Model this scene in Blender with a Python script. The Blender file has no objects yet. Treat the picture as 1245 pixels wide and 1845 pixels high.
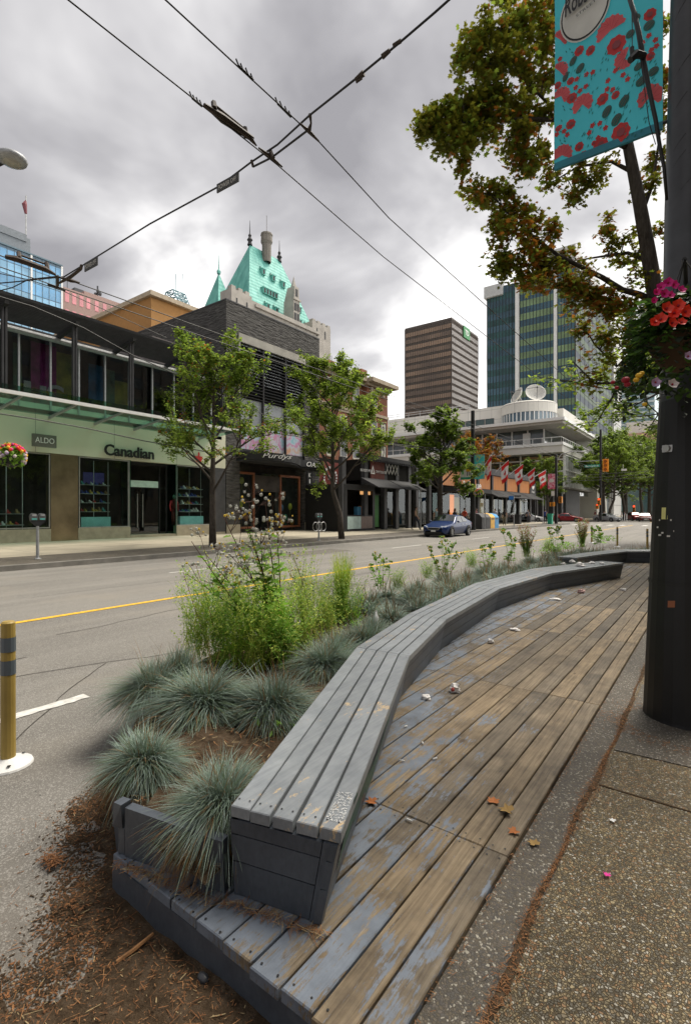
import bpy, math, random
from mathutils import Vector, Matrix, noise as mnoise
R = math.radians
sc = bpy.context.scene
C = sc.collection
# ------------------------------------------------------------------ camera
CAM_H = 1.6; YAW = R(36.5); FPX = 902.0
cam_d = bpy.data.cameras.new('camera'); cam = bpy.data.objects.new('camera', cam_d); C.objects.link(cam)
cam.location = (0, 0, CAM_H); cam.rotation_euler = (R(90), 0, YAW)
cam_d.sensor_fit = 'VERTICAL'; cam_d.sensor_height = 36; cam_d.lens = FPX / 1845 * 36
cam_d.clip_start = .05; cam_d.clip_end = 3000
sc.camera = cam
sc.view_settings.view_transform = 'Standard'; sc.view_settings.look = 'None'
sc.view_settings.gamma = 1; sc.view_settings.exposure = 0.0; sc.view_settings.use_curve_mapping = False
sc.cycles.max_bounces = 6; sc.cycles.diffuse_bounces = 3; sc.cycles.glossy_bounces = 3
sc.cycles.transmission_bounces = 4; sc.cycles.transparent_max_bounces = 10
sc.cycles.use_denoising = True
try: sc.cycles.denoiser = 'OPENIMAGEDENOISE'
except Exception: pass
# ------------------------------------------------------------------ world: broken overcast
SUN_EL, SUN_AZ = R(60), R(18)      # sun behind the cloud, up the street and a little to the left
W = bpy.data.worlds.new('World'); sc.world = W; W.use_nodes = True
nt = W.node_tree; N = nt.nodes; L = nt.links
for n in list(N): N.remove(n)
out = N.new('ShaderNodeOutputWorld'); bg = N.new('ShaderNodeBackground'); bg.inputs[1].default_value = 1.0
L.new(bg.outputs[0], out.inputs[0])
sky = N.new('ShaderNodeTexSky'); sky.sky_type = 'NISHITA'; sky.sun_disc = False
sky.sun_elevation = SUN_EL; sky.sun_rotation = SUN_AZ
skm = N.new('ShaderNodeVectorMath'); skm.operation = 'SCALE'; skm.inputs[3].default_value = .09
L.new(sky.outputs[0], skm.inputs[0])
tc = N.new('ShaderNodeTexCoord'); sep = N.new('ShaderNodeSeparateXYZ'); L.new(tc.outputs['Generated'], sep.inputs[0])
def wm(op, a, b=None, c=None, clamp=False):
    m = N.new('ShaderNodeMath'); m.operation = op; m.use_clamp = clamp
    for i, x in enumerate((a, b, c)):
        if x is None: continue
        if isinstance(x, (int, float)): m.inputs[i].default_value = x
        else: L.new(x, m.inputs[i])
    return m.outputs[0]
zz = wm('MAXIMUM', sep.outputs[2], 0.0); den = wm('ADD', zz, .38)
cx = wm('DIVIDE', sep.outputs[0], den); cy = wm('DIVIDE', sep.outputs[1], den)
cmb = N.new('ShaderNodeCombineXYZ'); L.new(cx, cmb.inputs[0]); L.new(cy, cmb.inputs[1])
n1 = N.new('ShaderNodeTexNoise'); n1.inputs['Scale'].default_value = 2.3; n1.inputs['Detail'].default_value = 5.0; n1.inputs['Roughness'].default_value = .5; n1.inputs['Distortion'].default_value = .25
n2 = N.new('ShaderNodeTexNoise'); n2.inputs['Scale'].default_value = .8; n2.inputs['Detail'].default_value = 3
L.new(cmb.outputs[0], n1.inputs['Vector']); L.new(cmb.outputs[0], n2.inputs['Vector'])
mixn = wm('ADD', wm('MULTIPLY', n1.outputs[0], .68), wm('MULTIPLY', n2.outputs[0], .32))
# brighter towards the horizon and towards the hidden sun (up the street)
hz = wm('MULTIPLY', wm('POWER', wm('SUBTRACT', 1.0, zz), 3.0), .15)
sd = wm('MULTIPLY', wm('ADD', wm('MULTIPLY', sep.outputs[1], .8), wm('MULTIPLY', sep.outputs[0], 1.1)), .13)
val = wm('ADD', wm('ADD', mixn, hz), sd)
rp = N.new('ShaderNodeValToRGB'); L.new(val, rp.inputs[0]); e = rp.color_ramp.elements
e[0].position = .41; e[0].color = (.185, .18, .188, 1)
e[1].position = .70; e[1].color = (1.1, 1.08, 1.04, 1)
for p, c in ((.485, (.265, .259, .266, 1)), (.545, (.37, .363, .366, 1)), (.615, (.60, .59, .58, 1))):
    k = rp.color_ramp.elements.new(p); k.color = c
mx = N.new('ShaderNodeMixRGB'); mx.inputs[0].default_value = .97
L.new(skm.outputs[0], mx.inputs[1]); L.new(rp.outputs[0], mx.inputs[2]); L.new(mx.outputs[0], bg.inputs[0])
# ------------------------------------------------------------------ sun through cloud
sd_ = bpy.data.lights.new('sun', 'SUN'); sd_.energy = 2.4; sd_.angle = R(34); sd_.color = (1, .93, .82)
so = bpy.data.objects.new('sun', sd_); C.objects.link(so); so.location = (0, 0, 60)
sdir = Vector((math.sin(SUN_AZ) * math.cos(SUN_EL), math.cos(SUN_AZ) * math.cos(SUN_EL), math.sin(SUN_EL)))
so.rotation_euler = sdir.to_track_quat('Z', 'Y').to_euler()
# ------------------------------------------------------------------ survey helpers: a sighted point on a known plane of the street
FW = Vector((-math.sin(YAW), math.cos(YAW), 0)); RT = Vector((math.cos(YAW), math.sin(YAW), 0))
def ray(u, v): return FW + RT * ((u - 622) / FPX) + Vector((0, 0, (922 - v) / FPX))
O0 = Vector((0, 0, CAM_H))
def G(u, v, z):
    d = ray(u, v); return O0 + d * ((z - CAM_H) / d.z)
def PX(u, v, X):
    d = ray(u, v); return O0 + d * (X / d.x)
def PY(u, v, Y):
    d = ray(u, v); return O0 + d * (Y / d.y)
def PD(u, v, t): return O0 + ray(u, v) * t
def YX(u, X): return PX(u, 900, X).y
def ZX(u, v, X): return PX(u, v, X).z
# ------------------------------------------------------------------ object helpers
def tag(o, label=None, cat=None, group=None, kind=None):
    if label: o['label'] = label
    if cat: o['category'] = cat
    if group: o['group'] = group
    if kind: o['kind'] = kind
    return o
def thing(name, label, cat, loc=(0, 0, 0), group=None, rz=0):
    o = bpy.data.objects.new(name, None); C.objects.link(o); o.location = loc; o.rotation_euler = (0, 0, rz)
    o.empty_display_size = .2
    return tag(o, label, cat, group)
def rootloc(p):
    v = Vector((0, 0, 0))
    while p is not None:
        v += p.location; p = p.parent
    return v
def kids(o): return KIDS.get(o.name, [])
KIDS = {}
def setp(o, parent):
    if parent is not None:
        o.parent = parent; KIDS.setdefault(parent.name, []).append(o)
def dup(o, loc=None, rz=None, scale=None, label=None, group=None, parent=None):
    c = o.copy(); C.objects.link(c); c.parent = None
    if parent is not None: setp(c, parent)
    if loc is not None: c.location = loc
    if rz is not None: c.rotation_euler = (0, 0, rz)
    if scale is not None: c.scale = (scale,) * 3 if isinstance(scale, (int, float)) else scale
    if label: c['label'] = label
    if group: c['group'] = group
    for k in kids(o): dup(k, parent=c)
    return c
class MB:
    def __init__(s): s.v = []; s.f = []; s.m = []; s.cm = 0; s.att = []; s.ca = 0.5
    def add(s, vs, fs):
        b = len(s.v); s.v += [tuple(x) for x in vs]
        for f in fs: s.f.append([b + i for i in f]); s.m.append(s.cm); s.att.append(s.ca)
        return s
    def box(s, x0, x1, y0, y1, z0, z1):
        if x0 > x1: x0, x1 = x1, x0
        if y0 > y1: y0, y1 = y1, y0
        if z0 > z1: z0, z1 = z1, z0
        return s.add([(x0, y0, z0), (x1, y0, z0), (x1, y1, z0), (x0, y1, z0), (x0, y0, z1), (x1, y0, z1), (x1, y1, z1), (x0, y1, z1)],
                     [(0, 3, 2, 1), (4, 5, 6, 7), (0, 1, 5, 4), (1, 2, 6, 5), (2, 3, 7, 6), (3, 0, 4, 7)])
    def hexa(s, b, t):   # bottom 4 pts, top 4 pts (ccw)
        return s.add(list(b) + list(t), [(3, 2, 1, 0), (4, 5, 6, 7), (0, 1, 5, 4), (1, 2, 6, 5), (2, 3, 7, 6), (3, 0, 4, 7)])
    def prism(s, poly, z0, z1):   # poly in xy
        n = len(poly)
        vs = [(p[0], p[1], z0) for p in poly] + [(p[0], p[1], z1) for p in poly]
        return s.add(vs, [tuple(range(n - 1, -1, -1)), tuple(range(n, 2 * n))] + [(i, (i + 1) % n, n + (i + 1) % n, n + i) for i in range(n)])
    def face(s, *ps): return s.add(ps, [tuple(range(len(ps)))])
    def tube(s, pts, r, n=6, caps=True):
        pts = [Vector(p) for p in pts]; rs = r if isinstance(r, (list, tuple)) else [r] * len(pts)
        b = len(s.v); prev = None
        for i, p in enumerate(pts):
            t = (pts[min(i + 1, len(pts) - 1)] - pts[max(i - 1, 0)])
            t = t.normalized() if t.length > 1e-9 else Vector((0, 0, 1))
            a = prev if prev is not None else (Vector((1, 0, 0)) if abs(t.x) < .8 else Vector((0, 1, 0)))
            a = (a - t * a.dot(t)); a = a.normalized() if a.length > 1e-6 else t.orthogonal().normalized()
            prev = a; c = t.cross(a)
            for k in range(n):
                q = 2 * math.pi * k / n
                s.v.append(tuple(p + (a * math.cos(q) + c * math.sin(q)) * rs[i]))
        for i in range(len(pts) - 1):
            for k in range(n):
                s.f.append([b + i * n + k, b + i * n + (k + 1) % n, b + (i + 1) * n + (k + 1) % n, b + (i + 1) * n + k]); s.m.append(s.cm); s.att.append(s.ca)
        if caps:
            s.f.append([b + k for k in range(n - 1, -1, -1)]); s.m.append(s.cm); s.att.append(s.ca)
            e_ = b + (len(pts) - 1) * n
            s.f.append([e_ + k for k in range(n)]); s.m.append(s.cm); s.att.append(s.ca)
        return s
    def lathe(s, prof, c=(0, 0, 0), n=16, sx=1, sy=1):   # prof [(r,z)]
        b = len(s.v)
        for r_, z in prof:
            for k in range(n):
                q = 2 * math.pi * k / n; s.v.append((c[0] + r_ * math.cos(q) * sx, c[1] + r_ * math.sin(q) * sy, c[2] + z))
        for i in range(len(prof) - 1):
            for k in range(n):
                s.f.append([b + i * n + k, b + i * n + (k + 1) % n, b + (i + 1) * n + (k + 1) % n, b + (i + 1) * n + k]); s.m.append(s.cm); s.att.append(s.ca)
        return s
    def ball(s, c, r, n=8, m=5, sc_=(1, 1, 1)):
        prof = [(max(1e-4, math.sin(math.pi * i / m)) * r, -math.cos(math.pi * i / m) * r) for i in range(m + 1)]
        b = len(s.v); s.lathe(prof, (0, 0, 0), n)
        for i in range(b, len(s.v)):
            x, y, z = s.v[i]; s.v[i] = (c[0] + x * sc_[0], c[1] + y * sc_[1], c[2] + z * sc_[2])
        return s
    def build(s, name, mat, parent=None, smooth=False, att=False, world=True):
        me = bpy.data.meshes.new(name)
        if parent is not None and world:
            o_ = rootloc(parent); s.v = [(a - o_.x, b - o_.y, c - o_.z) for a, b, c in s.v]
        me.from_pydata(s.v, [], s.f)
        for m_ in (mat if isinstance(mat, (list, tuple)) else [mat]): me.materials.append(m_)
        if any(s.m): me.polygons.foreach_set('material_index', s.m)
        if smooth: me.polygons.foreach_set('use_smooth', [True] * len(s.f))
        if att:
            a = me.attributes.new('rnd', 'FLOAT', 'FACE'); a.data.foreach_set('value', s.att)
        me.update()
        o = bpy.data.objects.new(name, me); C.objects.link(o); setp(o, parent)
        return o
def solo(o, label, cat, group=None): return tag(o, label, cat, group)
# ------------------------------------------------------------------ materials
class NT:
    def __init__(s, name):
        s.m = bpy.data.materials.new(name); s.m.use_nodes = True; s.t = s.m.node_tree
        for n in list(s.t.nodes): s.t.nodes.remove(n)
        s.o = s.n('ShaderNodeOutputMaterial'); s.b = s.n('ShaderNodeBsdfPrincipled'); s.l(s.b.outputs[0], s.o.inputs[0])
    def n(s, k): return s.t.nodes.new(k)
    def l(s, a, b): s.t.links.new(a, b)
    def pos(s, scale=(1, 1, 1), rot=(0, 0, 0), world=True):
        mp = s.n('ShaderNodeMapping'); mp.inputs['Scale'].default_value = scale; mp.inputs['Rotation'].default_value = rot
        if world: g = s.n('ShaderNodeNewGeometry'); s.l(g.outputs['Position'], mp.inputs[0])
        else: g = s.n('ShaderNodeTexCoord'); s.l(g.outputs['Object'], mp.inputs[0])
        return mp.outputs[0]
    def noise(s, vec, scale, detail=4, rough=.55, dist=0):
        q = s.n('ShaderNodeTexNoise'); q.inputs['Scale'].default_value = scale; q.inputs['Detail'].default_value = detail
        q.inputs['Roughness'].default_value = rough; q.inputs['Distortion'].default_value = dist; s.l(vec, q.inputs['Vector']); return q.outputs[0]
    def vor(s, vec, scale, feat='F1'):
        q = s.n('ShaderNodeTexVoronoi'); q.feature = feat; q.inputs['Scale'].default_value = scale; s.l(vec, q.inputs['Vector']); return q
    def ramp(s, fac, stops, interp='LINEAR'):
        q = s.n('ShaderNodeValToRGB'); q.color_ramp.interpolation = interp; s.l(fac, q.inputs[0]); el = q.color_ramp.elements
        for i, (p, c) in enumerate(stops):
            k = el[i] if i < 2 else el.new(p)
            k.position = p; k.color = (c, c, c, 1) if isinstance(c, (int, float)) else (*c, 1)
        return q.outputs[0]
    def mix(s, f, a, b, mode='MIX'):
        q = s.n('ShaderNodeMixRGB'); q.blend_type = mode
        for i, x in enumerate((f, a, b)):
            if isinstance(x, (int, float)): q.inputs[i].default_value = x if i == 0 else (x, x, x, 1)
            elif isinstance(x, tuple): q.inputs[i].default_value = (*x, 1)
            else: s.l(x, q.inputs[i])
        return q.outputs[0]
    def math(s, op, a, b=None, clamp=False):
        q = s.n('ShaderNodeMath'); q.operation = op; q.use_clamp = clamp
        for i, x in enumerate((a, b)):
            if x is None: continue
            if isinstance(x, (int, float)): q.inputs[i].default_value = x
            else: s.l(x, q.inputs[i])
        return q.outputs[0]
    def bump(s, h, strength=.3, dist=.01):
        q = s.n('ShaderNodeBump'); q.inputs['Strength'].default_value = strength; q.inputs['Distance'].default_value = dist
        s.l(h, q.inputs['Height']); s.l(q.outputs[0], s.b.inputs['Normal'])
    def col(s, c):
        if isinstance(c, tuple): s.b.inputs['Base Color'].default_value = (*c, 1)
        else: s.l(c, s.b.inputs['Base Color'])
    def set(s, rough=.6, metal=0, spec=.5):
        s.b.inputs['Roughness'].default_value = rough; s.b.inputs['Metallic'].default_value = metal; s.b.inputs['Specular IOR Level'].default_value = spec
        return s
def flat(name, c, rough=.6, metal=0, vary=.18, scale=3.0, spec=.5, bump=0, emit=0, world=True):
    t = NT(name); p = t.pos(world=world); n_ = t.noise(p, scale, 5, .6)
    lo = tuple(x * (1 - vary) for x in c); hi = tuple(min(1, x * (1 + vary)) for x in c)
    t.col(t.ramp(n_, [(.3, lo), (.7, hi)])); t.set(rough, metal, spec)
    if bump: t.bump(t.noise(p, scale * 12, 3), bump, .01)
    if emit:
        t.b.inputs['Emission Color'].default_value = (*c, 1); t.b.inputs['Emission Strength'].default_value = emit
    return t.m
M = {}
def leafmat(name, c, tr=.45, rough=.5, vary=.35):
    t = NT(name); p = t.pos(); n_ = t.noise(p, 2.2, 4, .65)
    lo = tuple(x * (1 - vary) for x in c); hi = tuple(x * (1 + vary) for x in c)
    cc = t.ramp(n_, [(.35, lo), (.68, hi)]); t.col(cc); t.set(rough, 0, .35)
    ts = t.n('ShaderNodeBsdfTranslucent'); t.l(cc, ts.inputs[0]); ms = t.n('ShaderNodeMixShader'); ms.inputs[0].default_value = tr
    t.l(t.b.outputs[0], ms.inputs[1]); t.l(ts.outputs[0], ms.inputs[2]); t.l(ms.outputs[0], t.o.inputs[0]); return t.m
def glassmat(name, tint=(.5, .6, .6), refl=.35, rough=.02, dark=None):
    t = NT(name); tr = t.n('ShaderNodeBsdfTransparent'); tr.inputs[0].default_value = (*tint, 1)
    gl = t.n('ShaderNodeBsdfGlossy'); gl.inputs['Roughness'].default_value = rough; gl.inputs['Color'].default_value = (.85, .9, .92, 1)
    fr = t.n('ShaderNodeFresnel'); fr.inputs[0].default_value = 1.5
    gb_ = t.n('ShaderNodeNewGeometry'); f2 = t.math('MULTIPLY', t.math('ADD', t.math('MULTIPLY', fr.outputs[0], .45), refl, clamp=True), t.math('SUBTRACT', 1.0, gb_.outputs['Backfacing']))
    ms = t.n('ShaderNodeMixShader'); t.l(f2, ms.inputs[0]); t.l(tr.outputs[0], ms.inputs[1]); t.l(gl.outputs[0], ms.inputs[2]); t.l(ms.outputs[0], t.o.inputs[0])
    return t.m
def mirrorglass(name, c, rough=.06, wob=.05, vary=.35, sc_=.25):   # opaque tinted curtain-wall glass
    t = NT(name); p = t.pos(); n_ = t.noise(p, sc_, 2)
    t.col(t.ramp(n_, [(.35, tuple(x * (1 - vary) for x in c)), (.65, tuple(x * (1 + vary) for x in c))])); t.set(rough, 0, .9)
    t.b.inputs['Coat Weight'].default_value = .35; t.bump(t.noise(p, .6, 2), wob, .3); return t.m
# asphalt
t = NT('asphalt'); p = t.pos()
v = t.vor(p, 150); big = t.noise(p, .35, 5, .6); fine = t.noise(p, 260, 2)
streak = t.noise(t.pos((1.6, .05, 1)), 1.0, 4, .6)
base = t.ramp(big, [(.3, (.148, .139, .124)), (.7, (.215, .203, .182))])
base = t.mix(.55, base, t.ramp(streak, [(.35, (.125, .117, .104)), (.65, (.25, .236, .21))]), 'MIX')
spk = t.ramp(v.outputs['Color'], [(.62, 0), (.74, 1)])
base = t.mix(t.math('MULTIPLY', spk, .42), base, (.50, .48, .44)); base = t.mix(t.math('MULTIPLY', t.ramp(fine, [(.35, 1), (.5, 0)]), .5), base, (.06, .058, .055))
ds = t.n('ShaderNodeVectorMath'); ds.operation = 'DISTANCE'; t.l(p, ds.inputs[0]); ds.inputs[1].default_value = (-1.9, .1, 0)
dm = t.ramp(t.math('ADD', t.math('MULTIPLY', ds.outputs['Value'], .42), t.math('MULTIPLY', t.noise(p, 3.5, 6, .7), .9)), [(.45, .45), (1.35, 0)]); base = t.mix(dm, base, (.095, .068, .042))
crk = t.vor(t.pos((1, 1, 1)), .33, 'DISTANCE_TO_EDGE'); 
base = t.mix(t.ramp(crk.outputs['Distance'], [(.0, .0), (.5, .0)]), base, (.05, .05, .05))
dust = t.ramp(t.noise(p, .9, 5), [(.5, 0), (.75, .5)]); base = t.mix(dust, base, (.26, .235, .195))
t.col(base); t.set(.8, 0, .35); t.bump(t.mix(.5, v.outputs['Distance'], fine), .5, .006); M['asphalt'] = t.m
# exposed aggregate
def aggregate(name, sc_, cols, mort, bmp=.8):
    t = NT(name); p = t.pos(); p0 = p; nz = t.n('ShaderNodeVectorMath'); nz.operation = 'MULTIPLY_ADD'; nn = t.n('ShaderNodeTexNoise'); nn.inputs['Scale'].default_value = 22; nn.inputs['Detail'].default_value = 2; t.l(p0, nn.inputs['Vector']); t.l(nn.outputs['Color'], nz.inputs[0]); nz.inputs[1].default_value = (.028, .028, 0); t.l(p0, nz.inputs[2]); p = nz.outputs[0]; v = t.vor(p, sc_); e_ = t.vor(p, sc_, 'DISTANCE_TO_EDGE')
    sepc = t.n('ShaderNodeSeparateColor'); t.l(v.outputs['Color'], sepc.inputs[0])
    st = [(i / len(cols), c) for i, c in enumerate(cols)]
    c = t.ramp(sepc.outputs[0], st, 'CONSTANT'); c = t.mix(.35, c, t.ramp(sepc.outputs[1], [(0, .25), (1, 1.0)]), 'MULTIPLY')
    edge = t.ramp(e_.outputs['Distance'], [(.02, 0), (.16, 1)])
    c = t.mix(edge, mort, c); dirt = t.ramp(t.noise(p, 1.4, 6, .65), [(.35, .62), (.7, 1.12)]); c = t.mix(1, c, dirt, 'MULTIPLY')
    t.col(c); t.set(.62, 0, .45); t.bump(edge, bmp, .006); return t.m
M['aggregate'] = aggregate('aggregate', 108, [(.23, .18, .095), (.36, .27, .14), (.15, .13, .09), (.45, .36, .20), (.26, .21, .13), (.13, .11, .07), (.38, .22, .10), (.58, .54, .44), (.20, .18, .13), (.31, .23, .115)], (.115, .085, .045))
M['kerb_strip'] = aggregate('kerb_strip', 120, [(.13, .105, .07), (.17, .14, .10), (.10, .085, .06), (.15, .12, .08), (.40, .37, .30), (.09, .08, .07), (.15, .125, .1), (.11, .1, .085)], (.075, .065, .052), .4)
M['concrete'] = flat('concrete', (.33, .315, .275), .8, vary=.2, scale=1.2, bump=.15)
M['concrete_dark'] = flat('concrete_dark', (.19, .18, .16), .85, vary=.3, scale=2, bump=.2)
M['brick_pave'] = flat('brick_pave', (.20, .165, .14), .85, vary=.3, scale=3, bump=.2)
# paving slabs of the far sidewalk
t = NT('far_paving'); p = t.pos(); bt = t.n('ShaderNodeTexBrick'); bt.offset = 0; t.l(p, bt.inputs['Vector'])
bt.inputs['Scale'].default_value = .5; bt.inputs['Mortar Size'].default_value = .006; bt.inputs['Brick Width'].default_value = .75; bt.inputs['Row Height'].default_value = .75
bt.inputs['Color1'].default_value = (.42, .375, .28, 1); bt.inputs['Color2'].default_value = (.36, .32, .24, 1); bt.inputs['Mortar'].default_value = (.17, .16, .14, 1)
c = t.mix(1, bt.outputs[0], t.ramp(t.noise(p, .8, 6, .6), [(.3, .78), (.7, 1.1)]), 'MULTIPLY'); t.col(c); t.set(.8); M['far_paving'] = t.m
# deck wood: weathered boards with worn blue-grey paint
t = NT('deck_wood'); p = t.pos(); at = t.n('ShaderNodeAttribute'); at.attribute_name = 'rnd'
off = t.n('ShaderNodeVectorMath'); off.operation = 'ADD'; t.l(p, off.inputs[0]); cb = t.n('ShaderNodeCombineXYZ'); t.l(t.math('MULTIPLY', at.outputs['Fac'], 17.0), cb.inputs[0]); t.l(t.math('MULTIPLY', at.outputs['Fac'], 31.0), cb.inputs[1]); t.l(cb.outputs[0], off.inputs[1])
gm = t.n('ShaderNodeMapping'); gm.inputs['Scale'].default_value = (75, 2.6, 30); t.l(off.outputs[0], gm.inputs[0])
grain = t.noise(gm.outputs[0], 1.0, 5, .62, .5)
gm2 = t.n('ShaderNodeMapping'); gm2.inputs['Scale'].default_value = (150, 5, 60); t.l(off.outputs[0], gm2.inputs[0]); g2 = t.noise(gm2.outputs[0], 1.4, 3, .6, .3)
wood = t.ramp(grain, [(.28, (.045, .034, .022)), (.38, (.118, .096, .068)), (.52, (.172, .145, .107)), (.64, (.212, .183, .139)), (.76, (.28, .25, .20))])
tone = t.ramp(at.outputs['Fac'], [(0, (.62, .60, .58)), (.5, (.95, .92, .88)), (1, (1.28, 1.15, .95))]); wood = t.mix(1, wood, tone, 'MULTIPLY')
blot = t.ramp(t.noise(off.outputs[0], 3.2, 6, .65), [(.34, (.42, .40, .38)), (.58, (1.1, 1.07, 1.02))]); wood = t.mix(.8, wood, blot, 'MULTIPLY')
kn = t.vor(t.pos((7, 2.4, 1)), 1.0); wood = t.mix(t.ramp(kn.outputs['Distance'], [(.05, .8), (.1, 0)]), wood, (.06, .04, .022))
sx = t.n('ShaderNodeSeparateXYZ'); t.l(p, sx.inputs[0])
# painted boards are at the bench side (x about -2) and at the street end; the walked-on side is bare
gx = t.math('MULTIPLY', t.math('ADD', sx.outputs[0], 1.35), -.16); gy = t.math('MULTIPLY', t.math('SUBTRACT', 2.5, sx.outputs[1]), .060)
gy = t.math('MAXIMUM', gy, -.12)
wear = t.noise(off.outputs[0], 2.1, 7, .7, .4)
chip = t.noise(t.pos((46, 11, 20)), 1.0, 5, .7)
pm = t.math('ADD', t.math('ADD', t.math('MULTIPLY', wear, .62), t.math('MULTIPLY', chip, .42)), t.math('ADD', gx, gy))
pm = t.math('SUBTRACT', pm, t.math('MULTIPLY', t.math('SUBTRACT', grain, .5), .38))
pmask = t.ramp(pm, [(.52, 0), (.575, 1)])
paint = t.ramp(t.noise(p, 9, 5, .6), [(.3, (.115, .135, .165)), (.7, (.185, .215, .26))])
t.col(t.mix(pmask, wood, paint)); t.set(.62, 0, .4)
t.bump(t.math('ADD', t.math('ADD', t.math('MULTIPLY', grain, .6), t.math('MULTIPLY', g2, .35)), t.math('MULTIPLY', pmask, .25)), .55, .006); M['deck_wood'] = t.m
# bench paint with chips down to pale wood
def benchmat(name, c0, c1, chipth):
    t = NT(name); p = t.pos(); at = t.n('ShaderNodeAttribute'); at.attribute_name = 'rnd'
    g = t.noise(t.pos((60, 3.2, 30), (0, 0, -.3)), 1, 4, .6, .3)
    pc = t.ramp(t.noise(p, 6, 6, .65), [(.3, c0), (.7, c1)])
    pc = t.mix(1, pc, t.ramp(at.outputs['Fac'], [(0, .86), (1, 1.12)]), 'MULTIPLY')
    pc = t.mix(1, pc, t.ramp(g, [(.35, .86), (.6, 1.04)]), 'MULTIPLY')
    smd = t.ramp(t.noise(p, 2.6, 7, .7), [(.5, 0), (.78, .5)]); pc = t.mix(smd, pc, tuple(x * .6 for x in c0))
    ch = t.math('ADD', t.math('MULTIPLY', t.noise(t.pos((34, 12, 20), (0, 0, -.3)), 1, 6, .72), .55), t.math('MULTIPLY', t.noise(p, 1.9, 3), .45))
    cm = t.ramp(ch, [(chipth, 0), (chipth + .012, 1)])
    t.col(t.mix(cm, pc, (.50, .38, .235))); t.set(.38, 0, .5)
    t.bump(t.math('SUBTRACT', t.math('MULTIPLY', g, .5), t.math('MULTIPLY', cm, .5)), .3, .004); return t.m
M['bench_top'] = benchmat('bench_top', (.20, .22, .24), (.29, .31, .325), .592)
M['bench_side_shaded'] = benchmat('bench_side_shaded', (.062, .074, .092), (.092, .107, .128), .66)  # same grey paint, darkened: shade on upright faces is put into the colour
# green tagged part
M['green_paint'] = flat('green_paint', (.03, .11, .07), .5, vary=.4, scale=6)
M['white_line'] = flat('white_line', (.62, .61, .57), .75, vary=.25, scale=14)
M['yellow_line'] = flat('yellow_line', (.74, .43, .03), .7, vary=.2, scale=10)
t = NT('soil'); p = t.pos(); n_ = t.noise(p, 14, 7, .72); t.col(t.ramp(n_, [(.3, (.026, .018, .011)), (.48, (.085, .056, .032)), (.6, (.12, .085, .055)), (.75, (.20, .13, .07))])); t.set(.95, 0, .2); t.bump(t.noise(p, 60, 5, .7), 1, .02); M['soil'] = t.m
M['chip_a'] = flat('chip_a', (.30, .15, .06), .9, vary=.4, scale=30)
M['chip_b'] = flat('chip_b', (.20, .085, .03), .9, vary=.4, scale=30)
M['chip_c'] = flat('chip_c', (.36, .27, .14), .9, vary=.3, scale=30)
M['black_pole'] = flat('black_pole', (.006, .006, .006), .5, vary=.4, scale=7, spec=.5)
M['pole_grey'] = flat('pole_grey', (.045, .047, .052), .4, vary=.3, scale=5)
M['dark_metal'] = flat('dark_metal', (.028, .028, .03), .8, vary=.3)
M['charcoal'] = flat('charcoal', (.05, .05, .053), .6, vary=.25)
M['steel'] = flat('steel', (.42, .42, .41), .35, .7, vary=.2)
M['galv'] = flat('galv', (.36, .37, .38), .5, .3, vary=.2, scale=8)
M['wire'] = flat('wire', (.012, .011, .010), .6, vary=.2)
M['wood_wire'] = flat('wood_wire', (.045, .03, .022), .7, vary=.4, scale=20)
M['white'] = flat('white', (.72, .72, .70), .5, vary=.08)
M['offwhite'] = flat('offwhite', (.60, .585, .54), .7, vary=.12)
M['black'] = flat('black', (.008, .008, .008), .5, vary=.2)
M['glass'] = glassmat('glass', (.80, .88, .86), .04)
M['glass_green'] = glassmat('glass_green', (.45, .68, .60), .12)
M['glass_dark'] = glassmat('glass_dark', (.6, .64, .65), .10)
M['interior'] = flat('interior', (.045, .038, .033), .8, vary=.5, scale=1.2)
def cm(name, c, rough=.6, **k):
    if name not in M: M[name] = flat(name, c, rough, **k)
    return M[name]
# text
def text(s, name, width, origin, right, up, mat, parent=None, height=None, extrude=.015, off=(0, 0, 0), bold=False, shear=0):
    cu = bpy.data.curves.new('t', 'FONT'); cu.body = s; cu.size = 1; cu.extrude = 0; cu.resolution_u = 3
    if bold: cu.offset = .022
    cu.shear = shear
    to = bpy.data.objects.new('t', cu); C.objects.link(to); bpy.context.view_layer.update()
    me = bpy.data.meshes.new_from_object(to.evaluated_get(bpy.context.evaluated_depsgraph_get()))
    bpy.data.objects.remove(to)
    xs = [v_.co.x for v_ in me.vertices]; ys = [v_.co.y for v_ in me.vertices]
    x0, x1, y0, y1 = min(xs), max(xs), min(ys), max(ys); kx = width / (x1 - x0); ky = (height / (y1 - y0)) if height else kx
    rv = Vector(right).normalized(); uv = Vector(up).normalized(); nv = rv.cross(uv); o_ = Vector(origin)
    b = MB(); pts = [o_ + rv * ((v_.co.x - x0) * kx) + uv * ((v_.co.y - y0) * ky) + nv * extrude for v_ in me.vertices]
    b.add(pts, [tuple(f.vertices) for f in me.polygons])
    # sides
    from collections import Counter
    ec = Counter()
    for f in me.polygons:
        for e_ in f.edge_keys: ec[e_] += 1
    if extrude > .004:
        n0 = len(b.v); b.v += [tuple(Vector(q) - nv * extrude) for q in b.v[:n0]]
        for (i, j), k in ec.items():
            if k == 1: b.f.append([i, j, n0 + j, n0 + i]); b.m.append(0); b.att.append(0)
    bpy.data.meshes.remove(me)
    return b.build(name, mat, parent)
# ================================================================== GROUND
rnd = random.Random(7)
def struct(o): return tag(o, kind='structure')
g = MB()
g.box(-400, 400, -200, 900, -.6, -.012); struct(g.build('ground', M['asphalt']))
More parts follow.
